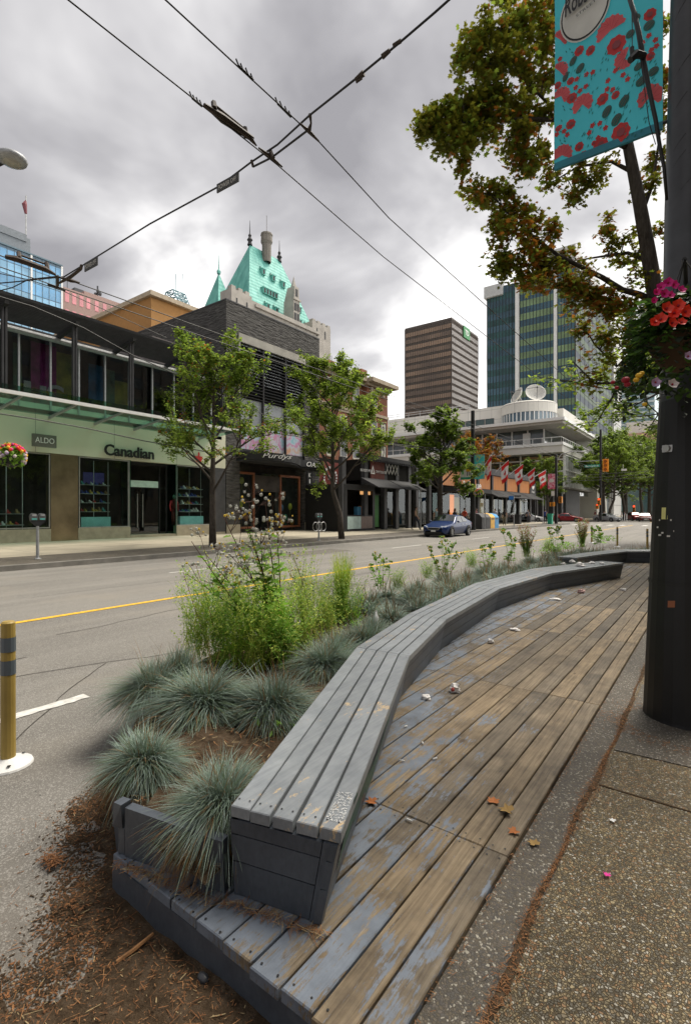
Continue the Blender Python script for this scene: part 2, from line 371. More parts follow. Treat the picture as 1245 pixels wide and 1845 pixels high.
# road sheet
g = MB(); g.face((-15.35, -40, 0), (12, -40, 0), (12, 400, 0), (-15.35, 400, 0)); struct(g.build('road', M['asphalt']))
g = MB(); g.face((-300, 71.5, .004), (300, 71.5, .004), (300, 87, .004), (-300, 87, .004)); struct(g.build('cross_street', M['asphalt']))
def farz(x): return .15 + max(0, (-15.35 - x)) * .0215
# far sidewalk (rises gently towards the shops), two blocks
def far_walk(y0, y1):
    k = MB()
    k.hexa([(-15.35, y0, -.3), (-15.35, y1, -.3), (-15.55, y1, -.3), (-15.55, y0, -.3)][::-1], [(-15.35, y0, .145), (-15.35, y1, .145), (-15.55, y1, .15), (-15.55, y0, .15)][::-1])
    struct(k.build('far_kerb', M['concrete_dark']))
    k = MB(); k.face((-15.55, y0, .15), (-15.55, y1, .15), (-17.6, y1, farz(-17.6)), (-17.6, y0, farz(-17.6))); struct(k.build('far_boulevard_strip', M['kerb_strip']))
    k = MB(); k.face((-17.6, y0, farz(-17.6)), (-17.6, y1, farz(-17.6)), (-60, y1, farz(-29)), (-60, y0, farz(-29))); struct(k.build('far_sidewalk', M['far_paving']))
    k = MB(); k.face((-15.35, y0, .145), (-15.35, y0, -.2), (-60, y0, -.2), (-60, y0, .4)); k.face((-15.35, y1, .145), (-15.35, y1, -.2), (-60, y1, -.2), (-60, y1, .4)); struct(k.build('far_kerb', M['concrete_dark']))
far_walk(-40, 70); far_walk(90, 330)
# near sidewalk
g = MB(); g.box(-.52, 14, -30, 70, -.2, .15); struct(g.build('near_sidewalk', M['aggregate']))
g = MB(); g.box(-.69, -.52, -30, 70, -.2, .147); struct(g.build('near_kerb', M['kerb_strip']))
g = MB(); g.box(-.52, 14, 90, 330, -.2, .15); struct(g.build('near_sidewalk', M['aggregate']))
# slab joints and the dark patch round the lamp pole
g = MB()
for y in (2.93, 6.4, 9.9, 13.4, -.6): g.box(-.50, 8, y, y + .012, .149, .1535)
g.box(1.15, 1.162, -20, 40, .149, .1535); struct(g.build('sidewalk_joint', M['soil']))
g = MB(); g.prism([(-.5, 3.42), (.95, 3.5), (.95, 4.9), (-.5, 4.85)], .146, .1555); struct(g.build('sidewalk_patch', M['kerb_strip']))
# painted lines
g = MB(); g.face((-8.17, -20, .006), (-8.04, -20, .006), (-8.04, 69, .006), (-8.17, 69, .006)); struct(g.build('yellow_centre_line', M['yellow_line']))
g = MB(); g.face((-8.3, 90, .006), (-8.1, 90, .006), (-8.1, 300, .006), (-8.3, 300, .006)); struct(g.build('yellow_centre_line', M['yellow_line']))
def wobble_strip(x0, x1, y0, y1, z, n=14):
    k = MB(); a = []; b_ = []
    for i in range(n + 1):
        y = y0 + (y1 - y0) * i / n; w = .012
        a.append((x0 + rnd.uniform(-w, w), y + rnd.uniform(-w, w), z)); b_.append((x1 + rnd.uniform(-w, w), y + rnd.uniform(-w, w), z))
    for i in range(n): k.face(a[i], b_[i], b_[i + 1], a[i + 1])
    return k
m = MB(); ra = random.Random(44)
for x0_, y0_, L_, dx_ in ((-5.6, 1.5, 4.5, .3), (-6.9, 3.0, 9, -.05), (-10.2, 4.0, 14, .06), (-5.2, 8, 12, -.12), (-3.4, .8, 1.8, -.9), (-9.0, 12, 20, .04), (-12.6, 6, 12, .05), (-6.1, 2.2, .1, 0)):
    x, y = x0_, y0_; w = .006
    while y < y0_ + L_:
        x2, y2 = x + dx_ * .15 + ra.gauss(0, .028), y + .15; m.face((x - w, y, .0045), (x + w, y, .0045), (x2 + w, y2, .0045), (x2 - w, y2, .0045)); x, y = x2, y2
struct(m.build('road_crack', cm('crack', (.045, .04, .034), .95)))
m = MB(); m.prism([(-7.6, 6.4), (-6.2, 6.5), (-6.25, 9.1), (-7.65, 9.0)], .001, .0035); m.prism([(-13.4, 12), (-12.2, 12), (-12.2, 17), (-13.4, 17)], .001, .0035); struct(m.build('road_patch', cm('patch', (.13, .118, .10), .9, vary=.35, scale=12, bump=.3)))
m = MB(); m.lathe([(.001, .009), (.26, .009), (.30, .007), (.33, .004)], (-9.9, 9.2, 0), 24); solo(m.build('manhole_cover', M['concrete_dark']), 'round iron cover flush in the far lane of the road', 'manhole cover')
struct(wobble_strip(-4.45, -4.34, 1.25, 2.16, .006).build('white_lane_line', M['white_line']))
struct(wobble_strip(-4.44, -4.37, 9.0, 20.0, .006).build('white_lane_line', M['white_line']))
for y in (5.9, 19, 28, 37, 46, 55): struct(wobble_strip(-11.55, -11.46, y + (0 if y > 6 else 1.9), y + 2.7 if y > 6 else y + 5.5, .006, 6).build('white_lane_line', M['white_line']))
g = MB(); 
for x in (-14.5, -13.2, -11.9, -10.6, -9.3, -7, -5.7, -4.4, -3.1, -1.8): g.box(x, x + .5, 66.5, 69.5, .004, .0065)
struct(g.build('crosswalk_marking', M['white_line']))
# ------------------------------------------------------------------ DECK
g = MB(); r2 = random.Random(3)
gaps = [-.69, -.80, -.925, -1.055, -1.185, -1.325, -1.47, -1.62, -1.77, -1.92, -2.03]
x = -2.03
while x > -3.0: x -= .147; gaps.append(x)
rights = gaps[:-1]
cuts = [2.07, 4.1, 6.25, 8.3, 10.35, 12.5, 14.55, 16.2]
for i, xr in enumerate(rights):
    xl = gaps[i + 1]; y0 = 1.085 + .03 * (i / 10) + r2.uniform(-.006, .006)
    if i > 9: y0 = 2.6
    for j, yc in enumerate(cuts):
        a = r2.random(); g.ca = a; zz_ = .17 + r2.uniform(-.0015, .0015); e_ = r2.uniform(-.002, .002)
        xa, xb, ya, yb = xl + .0042 + e_, xr - .0042 + e_, y0, yc - .003
        b_ = .004   # eased edges
        g.add([(xa, ya, .13), (xb, ya, .13), (xb, yb, .13), (xa, yb, .13), (xa, ya, zz_ - b_), (xb, ya, zz_ - b_), (xb, yb, zz_ - b_), (xa, yb, zz_ - b_),
               (xa + b_, ya + b_, zz_), (xb - b_, ya + b_, zz_), (xb - b_, yb - b_ * .3, zz_), (xa + b_, yb - b_ * .3, zz_)],
              [(0, 1, 5, 4), (1, 2, 6, 5), (2, 3, 7, 6), (3, 0, 4, 7), (4, 5, 9, 8), (5, 6, 10, 9), (6, 7, 11, 10), (7, 4, 8, 11), (8, 9, 10, 11)])
        y0 = yc + .003
deck = thing('parklet_deck', 'weathered plank deck with worn blue grey paint beside the kerb', 'deck', (-1.4, 1.1, 0))
g.build('deck_boards', M['deck_wood'], deck, att=True)
g = MB(); g.box(-2.03, -.70, 1.105, 1.145, .0, .128); g.box(-2.03, -1.99, 1.14, 1.5, 0, .168); g.build('edge_board', M['bench_side_shaded'], deck, att=True)
g = MB(); g.box(-1.98, -.72, 1.15, 16.1, .0, .118); g.box(-3.0, -1.98, 2.6, 16.1, 0, .118); g.build('joist_frame', M['black'], deck)
g = MB(); r2 = random.Random(13)
for xr, xl in zip(gaps, gaps[1:]):
    for yc in [1.085] + cuts[:4]:
        for xx in (xr - .03, xl + .03):
            for s_ in (-.035, .035):
                if yc == 1.085 and s_ < 0: continue
                g.lathe([(.0001, .1722), (.0045, .1722)], (xx, yc + s_ + r2.uniform(-.006, .006), 0), 6)
g.build('screw_heads', M['black'], deck)
# ------------------------------------------------------------------ BENCH
def offs(poly, d):
    o_ = []
    for i, p in enumerate(poly):
        a = Vector(poly[max(0, i - 1)]); b_ = Vector(poly[min(len(poly) - 1, i + 1)]); t_ = (b_ - a).normalized(); o_.append(tuple(Vector(p) + Vector((-t_.y, t_.x)) * d))
    return o_
def lerp2(a, b_, k): return (a[0] + (b_[0] - a[0]) * k, a[1] + (b_[1] - a[1]) * k)
def bench(name, label, Lp, Rp, zt=.50, zb=.172, nb=5, seed=1):
    r_ = random.Random(seed); th = thing(name, label, 'bench', (Rp[0][0], Rp[0][1], zb), 'long curved benches on the deck')
    s = MB(); gp = .011
    for k in range(nb):
        for i in range(len(Lp) - 1):
            W0 = (Vector(Lp[i]) - Vector(Rp[i])).length; W1 = (Vector(Lp[i + 1]) - Vector(Rp[i + 1])).length
            dir_ = (Vector(Lp[i + 1]) - Vector(Lp[i])).normalized() * .002
            def q(i_, kk, W_, sg): 
                f = (kk / nb) + sg * (gp / 2) / W_; f = min(max(f, 0), 1); return lerp2(Lp[i_], Rp[i_], f)
            a0, b0, a1, b1 = q(i, k, W0, 1), q(i, k + 1, W0, -1), q(i + 1, k, W1, 1), q(i + 1, k + 1, W1, -1)
            if i > 0 or True:
                a0 = (a0[0] + dir_.x, a0[1] + dir_.y); b0 = (b0[0] + dir_.x, b0[1] + dir_.y)
            a1 = (a1[0] - dir_.x, a1[1] - dir_.y); b1 = (b1[0] - dir_.x, b1[1] - dir_.y)
            if i == 0: jx = r_.uniform(-.004, .004); a0 = (a0[0] + jx * .3, a0[1] + jx); b0 = (b0[0] + jx * .3, b0[1] + jx)
            s.ca = r_.random(); e = .0035
            o4 = [a0, b0, b1, a1]; c_ = (sum(p[0] for p in o4) / 4, sum(p[1] for p in o4) / 4)
            wd = (Vector(b0) - Vector(a0)).normalized() * e
            i4 = [(a0[0] + wd.x, a0[1] + wd.y + e), (b0[0] - wd.x, b0[1] - wd.y + e), (b1[0] - wd.x, b1[1] - wd.y), (a1[0] + wd.x, a1[1] + wd.y)]
            zj = zt + r_.uniform(-.0015, .0015)
            s.add([(*p, zj - .042) for p in o4] + [(*p, zj - e) for p in o4] + [(*p, zj) for p in i4],
                  [(0, 1, 5, 4), (1, 2, 6, 5), (2, 3, 7, 6), (3, 0, 4, 7), (4, 5, 9, 8), (5, 6, 10, 9), (6, 7, 11, 10), (7, 4, 8, 11), (8, 9, 10, 11), (3, 2, 1, 0)])
    s.build('seat_boards', M['bench_top'], th, att=True)
    # screws near the board ends
    s = MB()
    for i in range(len(Lp)):
        for k in range(nb):
            for f_ in (.25, .75):
                p = lerp2(Lp[i], Rp[i], (k + f_) / nb)
                dd = (Vector(Lp[min(i + 1, len(Lp) - 1)]) - Vector(Lp[max(i - 1, 0)])).normalized()
                for sg in ((1,) if i == 0 else (-1, 1)):
                    s.lathe([(.0001, zt + .0022), (.0042, zt + .0022)], (p[0] + dd.x * .05 * sg, p[1] + dd.y * .05 * sg, 0), 6)
    s.build('screw_heads', M['black'], th)
    zl = [zb, zb + .125, zb + .225, zt - .046]
    def side(Tp, lean, nm, mat_):
        s = MB(); Bp = offs(Tp, lean); th_ = .03 * (1 if lean > 0 else -1)
        Ti, Bi = offs(Tp, th_), offs(Bp, th_)
        for a, b_ in zip(zl, zl[1:]):
            fa, fb = (a - zb) / (zt - zb), (b_ - zb) / (zt - zb)
            for i in range(len(Tp) - 1):
                s.ca = r_.random(); gz = .004
                s.hexa([(*lerp2(Bp[i], Tp[i], fa), a), (*lerp2(Bp[i + 1], Tp[i + 1], fa), a), (*lerp2(Bi[i + 1], Ti[i + 1], fa), a), (*lerp2(Bi[i], Ti[i], fa), a)],
                       [(*lerp2(Bp[i], Tp[i], fb), b_ - gz), (*lerp2(Bp[i + 1], Tp[i + 1], fb), b_ - gz), (*lerp2(Bi[i + 1], Ti[i + 1], fb), b_ - gz), (*lerp2(Bi[i], Ti[i], fb), b_ - gz)])
        return s.build(nm, mat_, th, att=True), Bp
    # lean inwards to the bench's own middle
    Rin = offs(Rp, .004); Lin = offs(Lp, -.004)
    _, RB = side(Rin, .07, 'side_panel', M['bench_side_shaded']); _, LB = side(Lin, -.02, 'side_panel', M['bench_side_shaded'])
    # end panels: three stacked planks with a raked corner post
    for idx, sgn in ((0, -1), (len(Lp) - 1, 1)):
        s = MB(); d_ = (Vector(Rin[idx]) - Vector(Lin[idx])).normalized(); n_ = Vector((d_.y, -d_.x)) * (1 if sgn < 0 else -1) 
        n3 = Vector((n_.x, n_.y, 0))
        def P_(f, z, o_):   # f across 0 left..1 right at height z
            fz = (z - zb) / (zt - zb); l_ = lerp2(LB[idx], Lin[idx], fz); r__ = lerp2(RB[idx], Rin[idx], fz); q_ = lerp2(l_, r__, f)
            return (q_[0] + n3.x * o_, q_[1] + n3.y * o_, z)
        for a, b_ in zip(zl, zl[1:]):
            s.ca = r_.random(); w_ = .865; gz = .004; oo = -.003
            s.hexa([P_(0.0, a, oo), P_(w_, a, oo), P_(w_, a, -.03), P_(0.0, a, -.03)], [P_(0.0, b_ - gz, oo), P_(w_, b_ - gz, oo), P_(w_, b_ - gz, -.03), P_(0.0, b_ - gz, -.03)])
        s.ca = .5; s.hexa([P_(.875, zb, 0), P_(1, zb, 0), P_(1, zb, -.03), P_(.875, zb, -.03)], [P_(.875, zl[3], 0), P_(1, zl[3], 0), P_(1, zl[3], -.03), P_(.875, zl[3], -.03)])
        s.build('end_panel', M['bench_side_shaded'], th, att=True)
    return th
BL = [(-1.47, 1.25), (-2.36, 3.33), (-2.68, 4.78), (-3.0, 7.35), (-2.88, 9.97), (-2.08, 12.48)]
BR = [(-1.03, 1.37), (-1.88, 3.37), (-2.22, 4.74), (-2.50, 7.1), (-2.38, 9.5), (-1.61, 12.30)]
b1 = bench('curved_bench', 'long curved grey painted bench in front, its near end close to the camera', BL, BR, seed=2)
b2 = bench('curved_bench', 'second curved grey bench farther along the deck past the first', [(-3.15, 13.0), (-2.9, 14.6), (-2.35, 16.7), (-1.2, 17.4), (.2, 17.5)][::1],
           [(-2.7, 13.0), (-2.45, 14.3), (-2.0, 16.0), (-1.0, 16.85), (.2, 17.0)], seed=5)
# scrawl of white marker and green paint on the near end of the bench
m = MB(); r3 = random.Random(11); ax = Vector((BR[1][0] - BR[0][0], BR[1][1] - BR[0][1], 0)).normalized(); ac = Vector((ax.y, -ax.x, 0))
b0 = Vector((BR[0][0], BR[0][1], .5032)) + ax * .05 - ac * .075
for row in range(5):
    o_ = b0 + ac * (row * .0125 + .008)
    o2 = 0.0
    while o2 < .19:
        k = r3.randint(3, 5); pts = []
        for q in range(k): pts.append(o_ + ax * (o2 + r3.uniform(0, .018)) + ac * r3.uniform(-.0065, .0065))
        for a_, c_ in zip(pts, pts[1:]):
            d_ = (c_ - a_); 
            if d_.length < 1e-4: continue
            n_ = Vector((-d_.y, d_.x, 0)).normalized() * .0009; m.face(a_ - n_, c_ - n_, c_ + n_, a_ + n_)
        o2 += .016
m.build('marker_scrawl', M['white'], b1)
m = MB(); rr = Vector((BR[0][0], BR[0][1], 0)); 
def sidept(al, z): 
    f = (z - .172) / .328; p = rr + ax * al; inw = -ac * (.07 * (1 - f)) + ac * .0015 - ac*.0; return (p.x + inw.x, p.y + inw.y, z)
for al in [i * .035 for i in range(3, 36)]:
    zc = .36 + .05 * math.sin(al * 6) + r3.uniform(-.03, .03); h_ = .05 + .04 * r3.random() if al < .9 else .035
    m.add([sidept(al, zc - h_), sidept(al + .036, zc - h_ + r3.uniform(-.02, .02)), sidept(al + .036, zc + h_), sidept(al, zc + h_ + r3.uniform(-.02, .02))], [(0, 1, 2, 3)])
m.build('green_paint_smear', M['green_paint'], b1)
# ------------------------------------------------------------------ PLANTER
OUT = [(-2.0, 1.13), (-2.62, 1.42), (-3.45, 2.2), (-3.95, 3.4), (-4.1, 9), (-4.05, 13), (-3.6, 17), (-2.6, 19.2), (-1.0, 20)]
pl = thing('planter_box', 'low grey board planter edging behind the curved benches', 'planter', (-2, 1.12, 0))
m = MB(); m.ca = .4
m.hexa([(-1.97, 1.125, .172), (-1.478, 1.238, .172), (-1.488, 1.278, .172), (-1.98, 1.165, .172)], [(-1.95, 1.115, .385), (-1.475, 1.222, .375), (-1.485, 1.262, .375), (-1.96, 1.155, .385)])
m.hexa([(-2.02, 1.10, .29), (-1.975, 1.118, .29), (-1.985, 1.16, .29), (-2.03, 1.14, .29)], [(-2.0, 1.095, .40), (-1.955, 1.10, .40), (-1.965, 1.15, .40), (-2.01, 1.14, .40)])
m.hexa([(-2.01, 1.12, .172), (-1.978, 1.128, .172), (-1.985, 1.16, .172), (-2.02, 1.15, .172)], [(-2.0, 1.118, .285), (-1.97, 1.124, .285), (-1.98, 1.16, .285), (-2.01, 1.15, .285)])
m.build('front_board', M['bench_side_shaded'], pl, att=True)
m = MB(); oi = offs(OUT, -.04)
for i in range(len(OUT) - 1):
    m.ca = rnd.random(); m.hexa([(*OUT[i], 0), (*OUT[i + 1], 0), (*oi[i + 1], 0), (*oi[i], 0)], [(*OUT[i], .24), (*OUT[i + 1], .24), (*oi[i + 1], .24), (*oi[i], .24)])
m.build('outer_board', M['bench_side_shaded'], pl, att=True)
# soil bed, bumpy
m = MB()
def bedx(y):
    lo = None
    def interp(pts, y):
        for a, b_ in zip(pts, pts[1:]):
            if a[1] <= y <= b_[1]: return a[0] + (b_[0] - a[0]) * (y - a[1]) / (b_[1] - a[1] + 1e-9)
        return pts[-1][0] if y > pts[-1][1] else pts[0][0]
    xl = interp(OUT, y); xr = interp(BL, y) if y < 12.4 else interp([(-2.1, 12.4), (-3.15, 12.9), (-2.9, 14.6), (-2.35, 16.7), (-1.2, 17.4), (.2, 20)], y)
    return xl, xr
ys = [1.15 + i * .12 for i in range(150)]; n = 14; rows = []
for y in ys:
    xl, xr = bedx(y); rows.append([(xl + .03 + (xr - xl - .04) * k / n, y, .27 + .035 * mnoise.noise(Vector((xl + (xr - xl) * k / n, y, 0)) * 3) + .01 * mnoise.noise(Vector((k, y * 9, 0)))) for k in range(n + 1)])
vs = [p for r_ in rows for p in r_]; m.add(vs, [(i * (n + 1) + k, i * (n + 1) + k + 1, (i + 1) * (n + 1) + k + 1, (i + 1) * (n + 1) + k) for i in range(len(ys) - 1) for k in range(n)])
struct(m.build('planter_soil', M['soil']))
# ------------------------------------------------------------------ washed out mulch on the road in front of the deck
m = MB(); n_x, n_y = 130, 140; X0, X1, Y0, Y1 = -2.9, -.7, -.9, 1.7
MP = [G(u, v, 0).xy for u, v in [(222, 1425), (160, 1440), (134, 1512), (142, 1592), (120, 1657), (138, 1712), (78, 1780), (-60, 1790)]] + [Vector((-1.9, -1.2)), Vector((-.5, -1.2)), Vector((-.5, 1.3)), Vector((-2.1, 1.35))]
def pdist(x, y):
    q = Vector((x, y)); ins = False; dm = 9
    for i in range(len(MP)):
        a, b_ = MP[i], MP[(i + 1) % len(MP)]
        if (a.y > y) != (b_.y > y) and x < (b_.x - a.x) * (y - a.y) / (b_.y - a.y) + a.x: ins = not ins
        ab = b_ - a; t_ = max(0, min(1, (q - a).dot(ab) / ab.length_squared)); dm = min(dm, (q - (a + ab * t_)).length)
    return dm if ins else -dm
PDC = {}
def mulch_h(x, y):
    k = (round(x, 2), round(y, 2))
    if k not in PDC: PDC[k] = pdist(*k)
    d = PDC[k]
    return max(-.02, min(.035, d * .12)) - .003 + .015 * mnoise.noise(Vector((x * 3.1, y * 3.1, 3))) + .012 * mnoise.noise(Vector((x * 9, y * 9, 1))) + .005 * mnoise.noise(Vector((x * 24, y * 24, 2)))
vs = []; 
for i in range(n_x + 1):
    for j in range(n_y + 1):
        x = X0 + (X1 - X0) * i / n_x; y = Y0 + (Y1 - Y0) * j / n_y; vs.append((x, y, mulch_h(x, y)))
m.add(vs, [(i * (n_y + 1) + j, (i + 1) * (n_y + 1) + j, (i + 1) * (n_y + 1) + j + 1, i * (n_y + 1) + j + 1) for i in range(n_x) for j in range(n_y)])
struct(m.build('soil_drift', M['soil'], smooth=True))
m = MB(); r3 = random.Random(21)
def chip(m, p, L_, w, mi, flat_=True):
    a = r3.uniform(0, 6.28); d_ = Vector((math.cos(a), math.sin(a), r3.uniform(-.15, .15))) * L_ / 2; n_ = Vector((-math.sin(a), math.cos(a), r3.uniform(-.3, .3))) * w / 2; m.cm = mi
    m.face(p - d_ - n_ * .5, p + d_ * r3.uniform(.6, 1) - n_, p + d_ + n_ * .3, p - d_ * r3.uniform(.5, 1) + n_)
for _ in range(24000):
    x = r3.uniform(X0, X1 - .1); y = r3.uniform(Y0, 1.9)
    if x > -2.0 and y > 1.08: continue
    h = mulch_h(x, y)
    if h < -.001 and r3.random() > .55 * math.exp(min(0, pdist(x, y)) * 7): continue
    chip(m, Vector((x, y, max(h, 0) + r3.uniform(.002, .012))), r3.choice([.005, .006, .007, .008, .01, .012, .016, .025, .045]) * r3.uniform(.6, 1.4), r3.uniform(.001, .004), r3.choice([0, 0, 1, 1, 1, 1, 1, 2]))
for _ in range(12000):   # crumbs of soil scattered over the mulch edge
    a_ = r3.randrange(len(MP)); q = MP[a_].lerp(MP[(a_ + 1) % len(MP)], r3.random()); x, y = q.x + r3.gauss(0, .06), q.y + r3.gauss(0, .06)
    if y < Y0 or x > X1 or (x > -2.03 and y > 1.08): continue
    chip(m, Vector((x, y, max(mulch_h(x, y), 0) + r3.uniform(.001, .004))), r3.choice([.004, .006, .009, .013, .02]), r3.uniform(.003, .011), r3.choice([1, 3, 3, 3, 3]))
# needles along the kerb joint and against the boards
strip_ = MB(); ry = random.Random(6); y = .4; a_ = []
while y < 14: xc = -.525 + .008 * math.sin(y * 2.1) + .005 * math.sin(y * 9); w = .009 + .004 * math.sin(y * 5) + ry.uniform(-.003, .006); a_.append((xc, y, max(.004, w))); y += .035
for p0, p1 in zip(a_, a_[1:]): strip_.face((p0[0] - p0[2], p0[1], .1545), (p0[0] + p0[2], p0[1], .1545), (p1[0] + p1[2], p1[1], .1545), (p1[0] - p1[2], p1[1], .1545))
for _ in range(5200):
    y = r3.uniform(.6, 12) if r3.random() < .6 else r3.uniform(.6, 4); x = -.525 + .008 * math.sin(y * 2.1) + .005 * math.sin(y * 9) + r3.gauss(0, .013 + .009 * math.sin(y * 5))
    if r3.random() < .12: x = -.685 + r3.gauss(0, .012)
    chip(m, Vector((x, y, .152 + r3.uniform(.001, .008))), r3.uniform(.008, .026), r3.uniform(.0012, .0035), r3.choice([0, 1, 1, 1]))
struct(strip_.build('dirt_joint', M['soil']))
for _ in range(900):
    a = r3.uniform(0, 6.28); q = abs(r3.gauss(0, .09)); rr_ = .33 + q
    chip(m, Vector((-.12 + rr_ * math.cos(a) * 1.2, 4.2 + rr_ * math.sin(a) - .15, .1575 + r3.uniform(0, .004))), r3.uniform(.01, .035), r3.uniform(.0015, .005), r3.choice([0, 1, 1]))
for _ in range(420):   # dead grass swept against the planter front
    k = r3.random(); x = -1.95 + k * .9; y = 1.10 + .12 * (k * .9) / .5 * .9 - .02 + r3.gauss(0, .012) if x < -1.47 else 1.2 + (x + 1.47) * .27 + r3.gauss(0, .012)
    chip(m, Vector((x, y, .174 + r3.uniform(0, .012))), r3.uniform(.02, .07), r3.uniform(.0012, .003), r3.choice([0, 2, 1]))
for _ in range(1500):   # in the bed
    y = r3.uniform(1.2, 5); xl, xr = bedx(y); x = r3.uniform(xl + .05, xr - .02)
    chip(m, Vector((x, y, .275 + r3.uniform(0, .03))), r3.uniform(.02, .06), r3.uniform(.002, .006), r3.choice([0, 1, 2, 2]))
tag(m.build('mulch_debris', [M['chip_a'], M['chip_b'], M['chip_c'], M['soil']]), kind='stuff')
m = MB(); m.tube([G(210, 1733, .02), G(240, 1712, .03), G(276, 1682, .035)], [.007, .008, .006], 6)
solo(m.build('dead_twig', M['chip_a']), 'peeled reddish stick lying across the mulch at bottom left', 'twig')
m = MB(); m.ball(G(366, 1762, .035), .02, 9, 6, (1.3, .8, .8)); solo(m.build('small_stone', M['pole_grey'], smooth=True), 'smooth grey stone on the mulch close to the deck edge', 'stone')
m = MB(); c_ = G(95, 1552, .015)
for _ in range(70): chip(m, c_ + Vector((r3.gauss(0, .035), r3.gauss(0, .02), r3.uniform(0, .02))), .05, .006, 0)
solo(m.build('grass_clod', M['chip_b']), 'dark clod of dead grass alone on the asphalt at left', 'debris')
# dry leaves on the deck and the sidewalk
LEAF8 = [(0, -.1), (.28, -.32), (.5, -.1), (.34, .1), (.52, .42), (.2, .36), (0, .75), (-.2, .36), (-.52, .42), (-.34, .1), (-.5, -.1), (-.28, -.32)]
def leaf_obj(name, p, s_, rz, mat_, label, curl=.25, cat='leaf', group=None):
    m = MB(); pts = []
    for x, y in LEAF8: 
        x2, y2 = x * math.cos(rz) - y * math.sin(rz), x * math.sin(rz) + y * math.cos(rz); pts.append((p[0] + x2 * s_, p[1] + y2 * s_, p[2] + .004 + curl * s_ * (abs(x) * .9 + r3.uniform(0, .25))))
    c_ = (p[0], p[1], p[2] + .004); n_ = len(pts); m.add([c_] + pts, [(0, i + 1, (i + 1) % n_ + 1) for i in range(n_)])
    return solo(m.build(name, mat_), label, cat, group)
lo = cm('leaf_dry_orange', (.36, .12, .03), .8); lt = cm('leaf_dry_tan', (.30, .19, .06), .8)
leaf_obj('dry_leaf', G(888, 1446, .172), .06, .3, lo, 'curled orange brown leaf on the deck, upper left of the pair')
leaf_obj('dry_leaf', G(915, 1464, .172), .07, 1.6, lt, 'crumpled tan leaf on the deck touching the orange one', .4)
leaf_obj('dry_leaf', G(927, 1499, .172), .05, 2.6, lo, 'single rusty leaf on the deck board next to the kerb')
leaf_obj('dry_leaf', G(962, 1522, .15), .05, .9, lt, 'yellowish leaf on the dark kerb strip')
leaf_obj('dry_leaf', G(672, 1446, .172), .06, 2.1, lo, 'brown leaf in the shade under the bench side')
leaf_obj('flower_petal', G(1093, 1580, .152), .028, .4, cm('petal_pink', (.75, .06, .35), .6), 'bright pink petal on the pebbled sidewalk', .6, 'petal')
leaf_obj('paper_scrap', G(1104, 1480, .152), .03, 1.4, M['white'], 'tiny torn white scrap on the pebbled sidewalk', .2, 'litter')
# crumpled litter
def crumple(name, p, s_, label, mat_, fl=.55, cat='litter', seed=0):
    r_ = random.Random(seed); m = MB(); m.ball((0, 0, 0), 1, 13, 9)
    vs = []
    for v_ in m.v:
        q = Vector(v_); f = 1 + .55 * mnoise.noise(q * 1.7 + Vector((seed * 3.1, 0, 0))) + .28 * mnoise.noise(q * 4.5 + Vector((seed, 5, 0))); q = q * f
        vs.append((p[0] + q.x * s_, p[1] + q.y * s_ * .75, p[2] + max(.002, (q.z * fl + fl * .7) * s_)))
    m.v = vs; return solo(m.build(name, mat_), label, cat)
paper = cm('paper', (.72, .70, .68), .7); pap2 = cm('paper_pink', (.55, .36, .33), .7)
crumple('crumpled_napkin', G(766, 1258, .172), .042, 'crumpled white napkin on the deck beside the bench kink, left of the pair', paper, .4, seed=1)
crumple('crumpled_bag', G(819, 1246, .172), .046, 'larger crumpled white and red paper bag on the deck, right of the napkin', paper, .8, seed=2)
m = MB(); m.ball(G(815, 1242, .23), .016, 7, 5); solo(m.build('red_food_scrap', cm('food_red', (.35, .05, .04))), 'small red scrap on top of the crumpled paper bag', 'litter')
crumple('paper_ball', G(883, 1158, .172), .034, 'small white paper ball alone on the mid deck', paper, .8, seed=3)
crumple('torn_wrapper', G(926, 1135, .172), .06, 'flattened white wrapper on the mid deck beyond the paper ball', paper, .25, seed=4)
crumple('crumpled_napkin', G(1000, 1080, .172), .08, 'long flat white napkin at the foot of the far bench end', paper, .18, seed=5)
crumple('paper_ball', G(1046, 1068, .172), .06, 'grey pink paper ball close to the far bench end', pap2, .7, seed=6)
crumple('paper_cup_lid', G(1122, 1064, .172), .05, 'small white scrap far down the deck, rightmost', paper, .5, seed=7)
for i, (u, v, s_) in enumerate([(1014, 1017, .05), (1030, 1013, .06), (1044, 1020, .09), (1066, 1015, .06), (1083, 1016, .05)]):
    crumple('crumpled_napkin', G(u, v, .502), s_, ['leftmost small white scrap on the far bench top', 'white paper knot on the far bench top, second from left', 'biggest white tissue on the far bench top, in the middle', 'flat white tissue on the far bench top, second from right', 'white scrap nearest the far tip of the bench'][i], paper, .5, seed=10 + i)
m = MB(); bt0 = G(677, 1138, .31); bt1 = bt0 + Vector((-.035, .05, .20)); dv = (bt1 - bt0)
pts = [bt0, bt0 + dv * .05, bt0 + dv * .35, bt0 + dv * .5, bt0 + dv * .7, bt0 + dv * .85, bt0 + dv * .9, bt1]
bot = thing('plastic_bottle', 'empty clear plastic bottle stuck upright in the planter behind the bench', 'bottle', bt0)
m.tube(pts, [.028, .034, .034, .030, .034, .02, .014, .014], 12); m.build('bottle_body', cm('plastic', (.62, .63, .62), .2), bot, smooth=True)
m = MB(); m.tube([bt1, bt1 + dv * .08], .016, 10); m.build('cap', M['white'], bot)
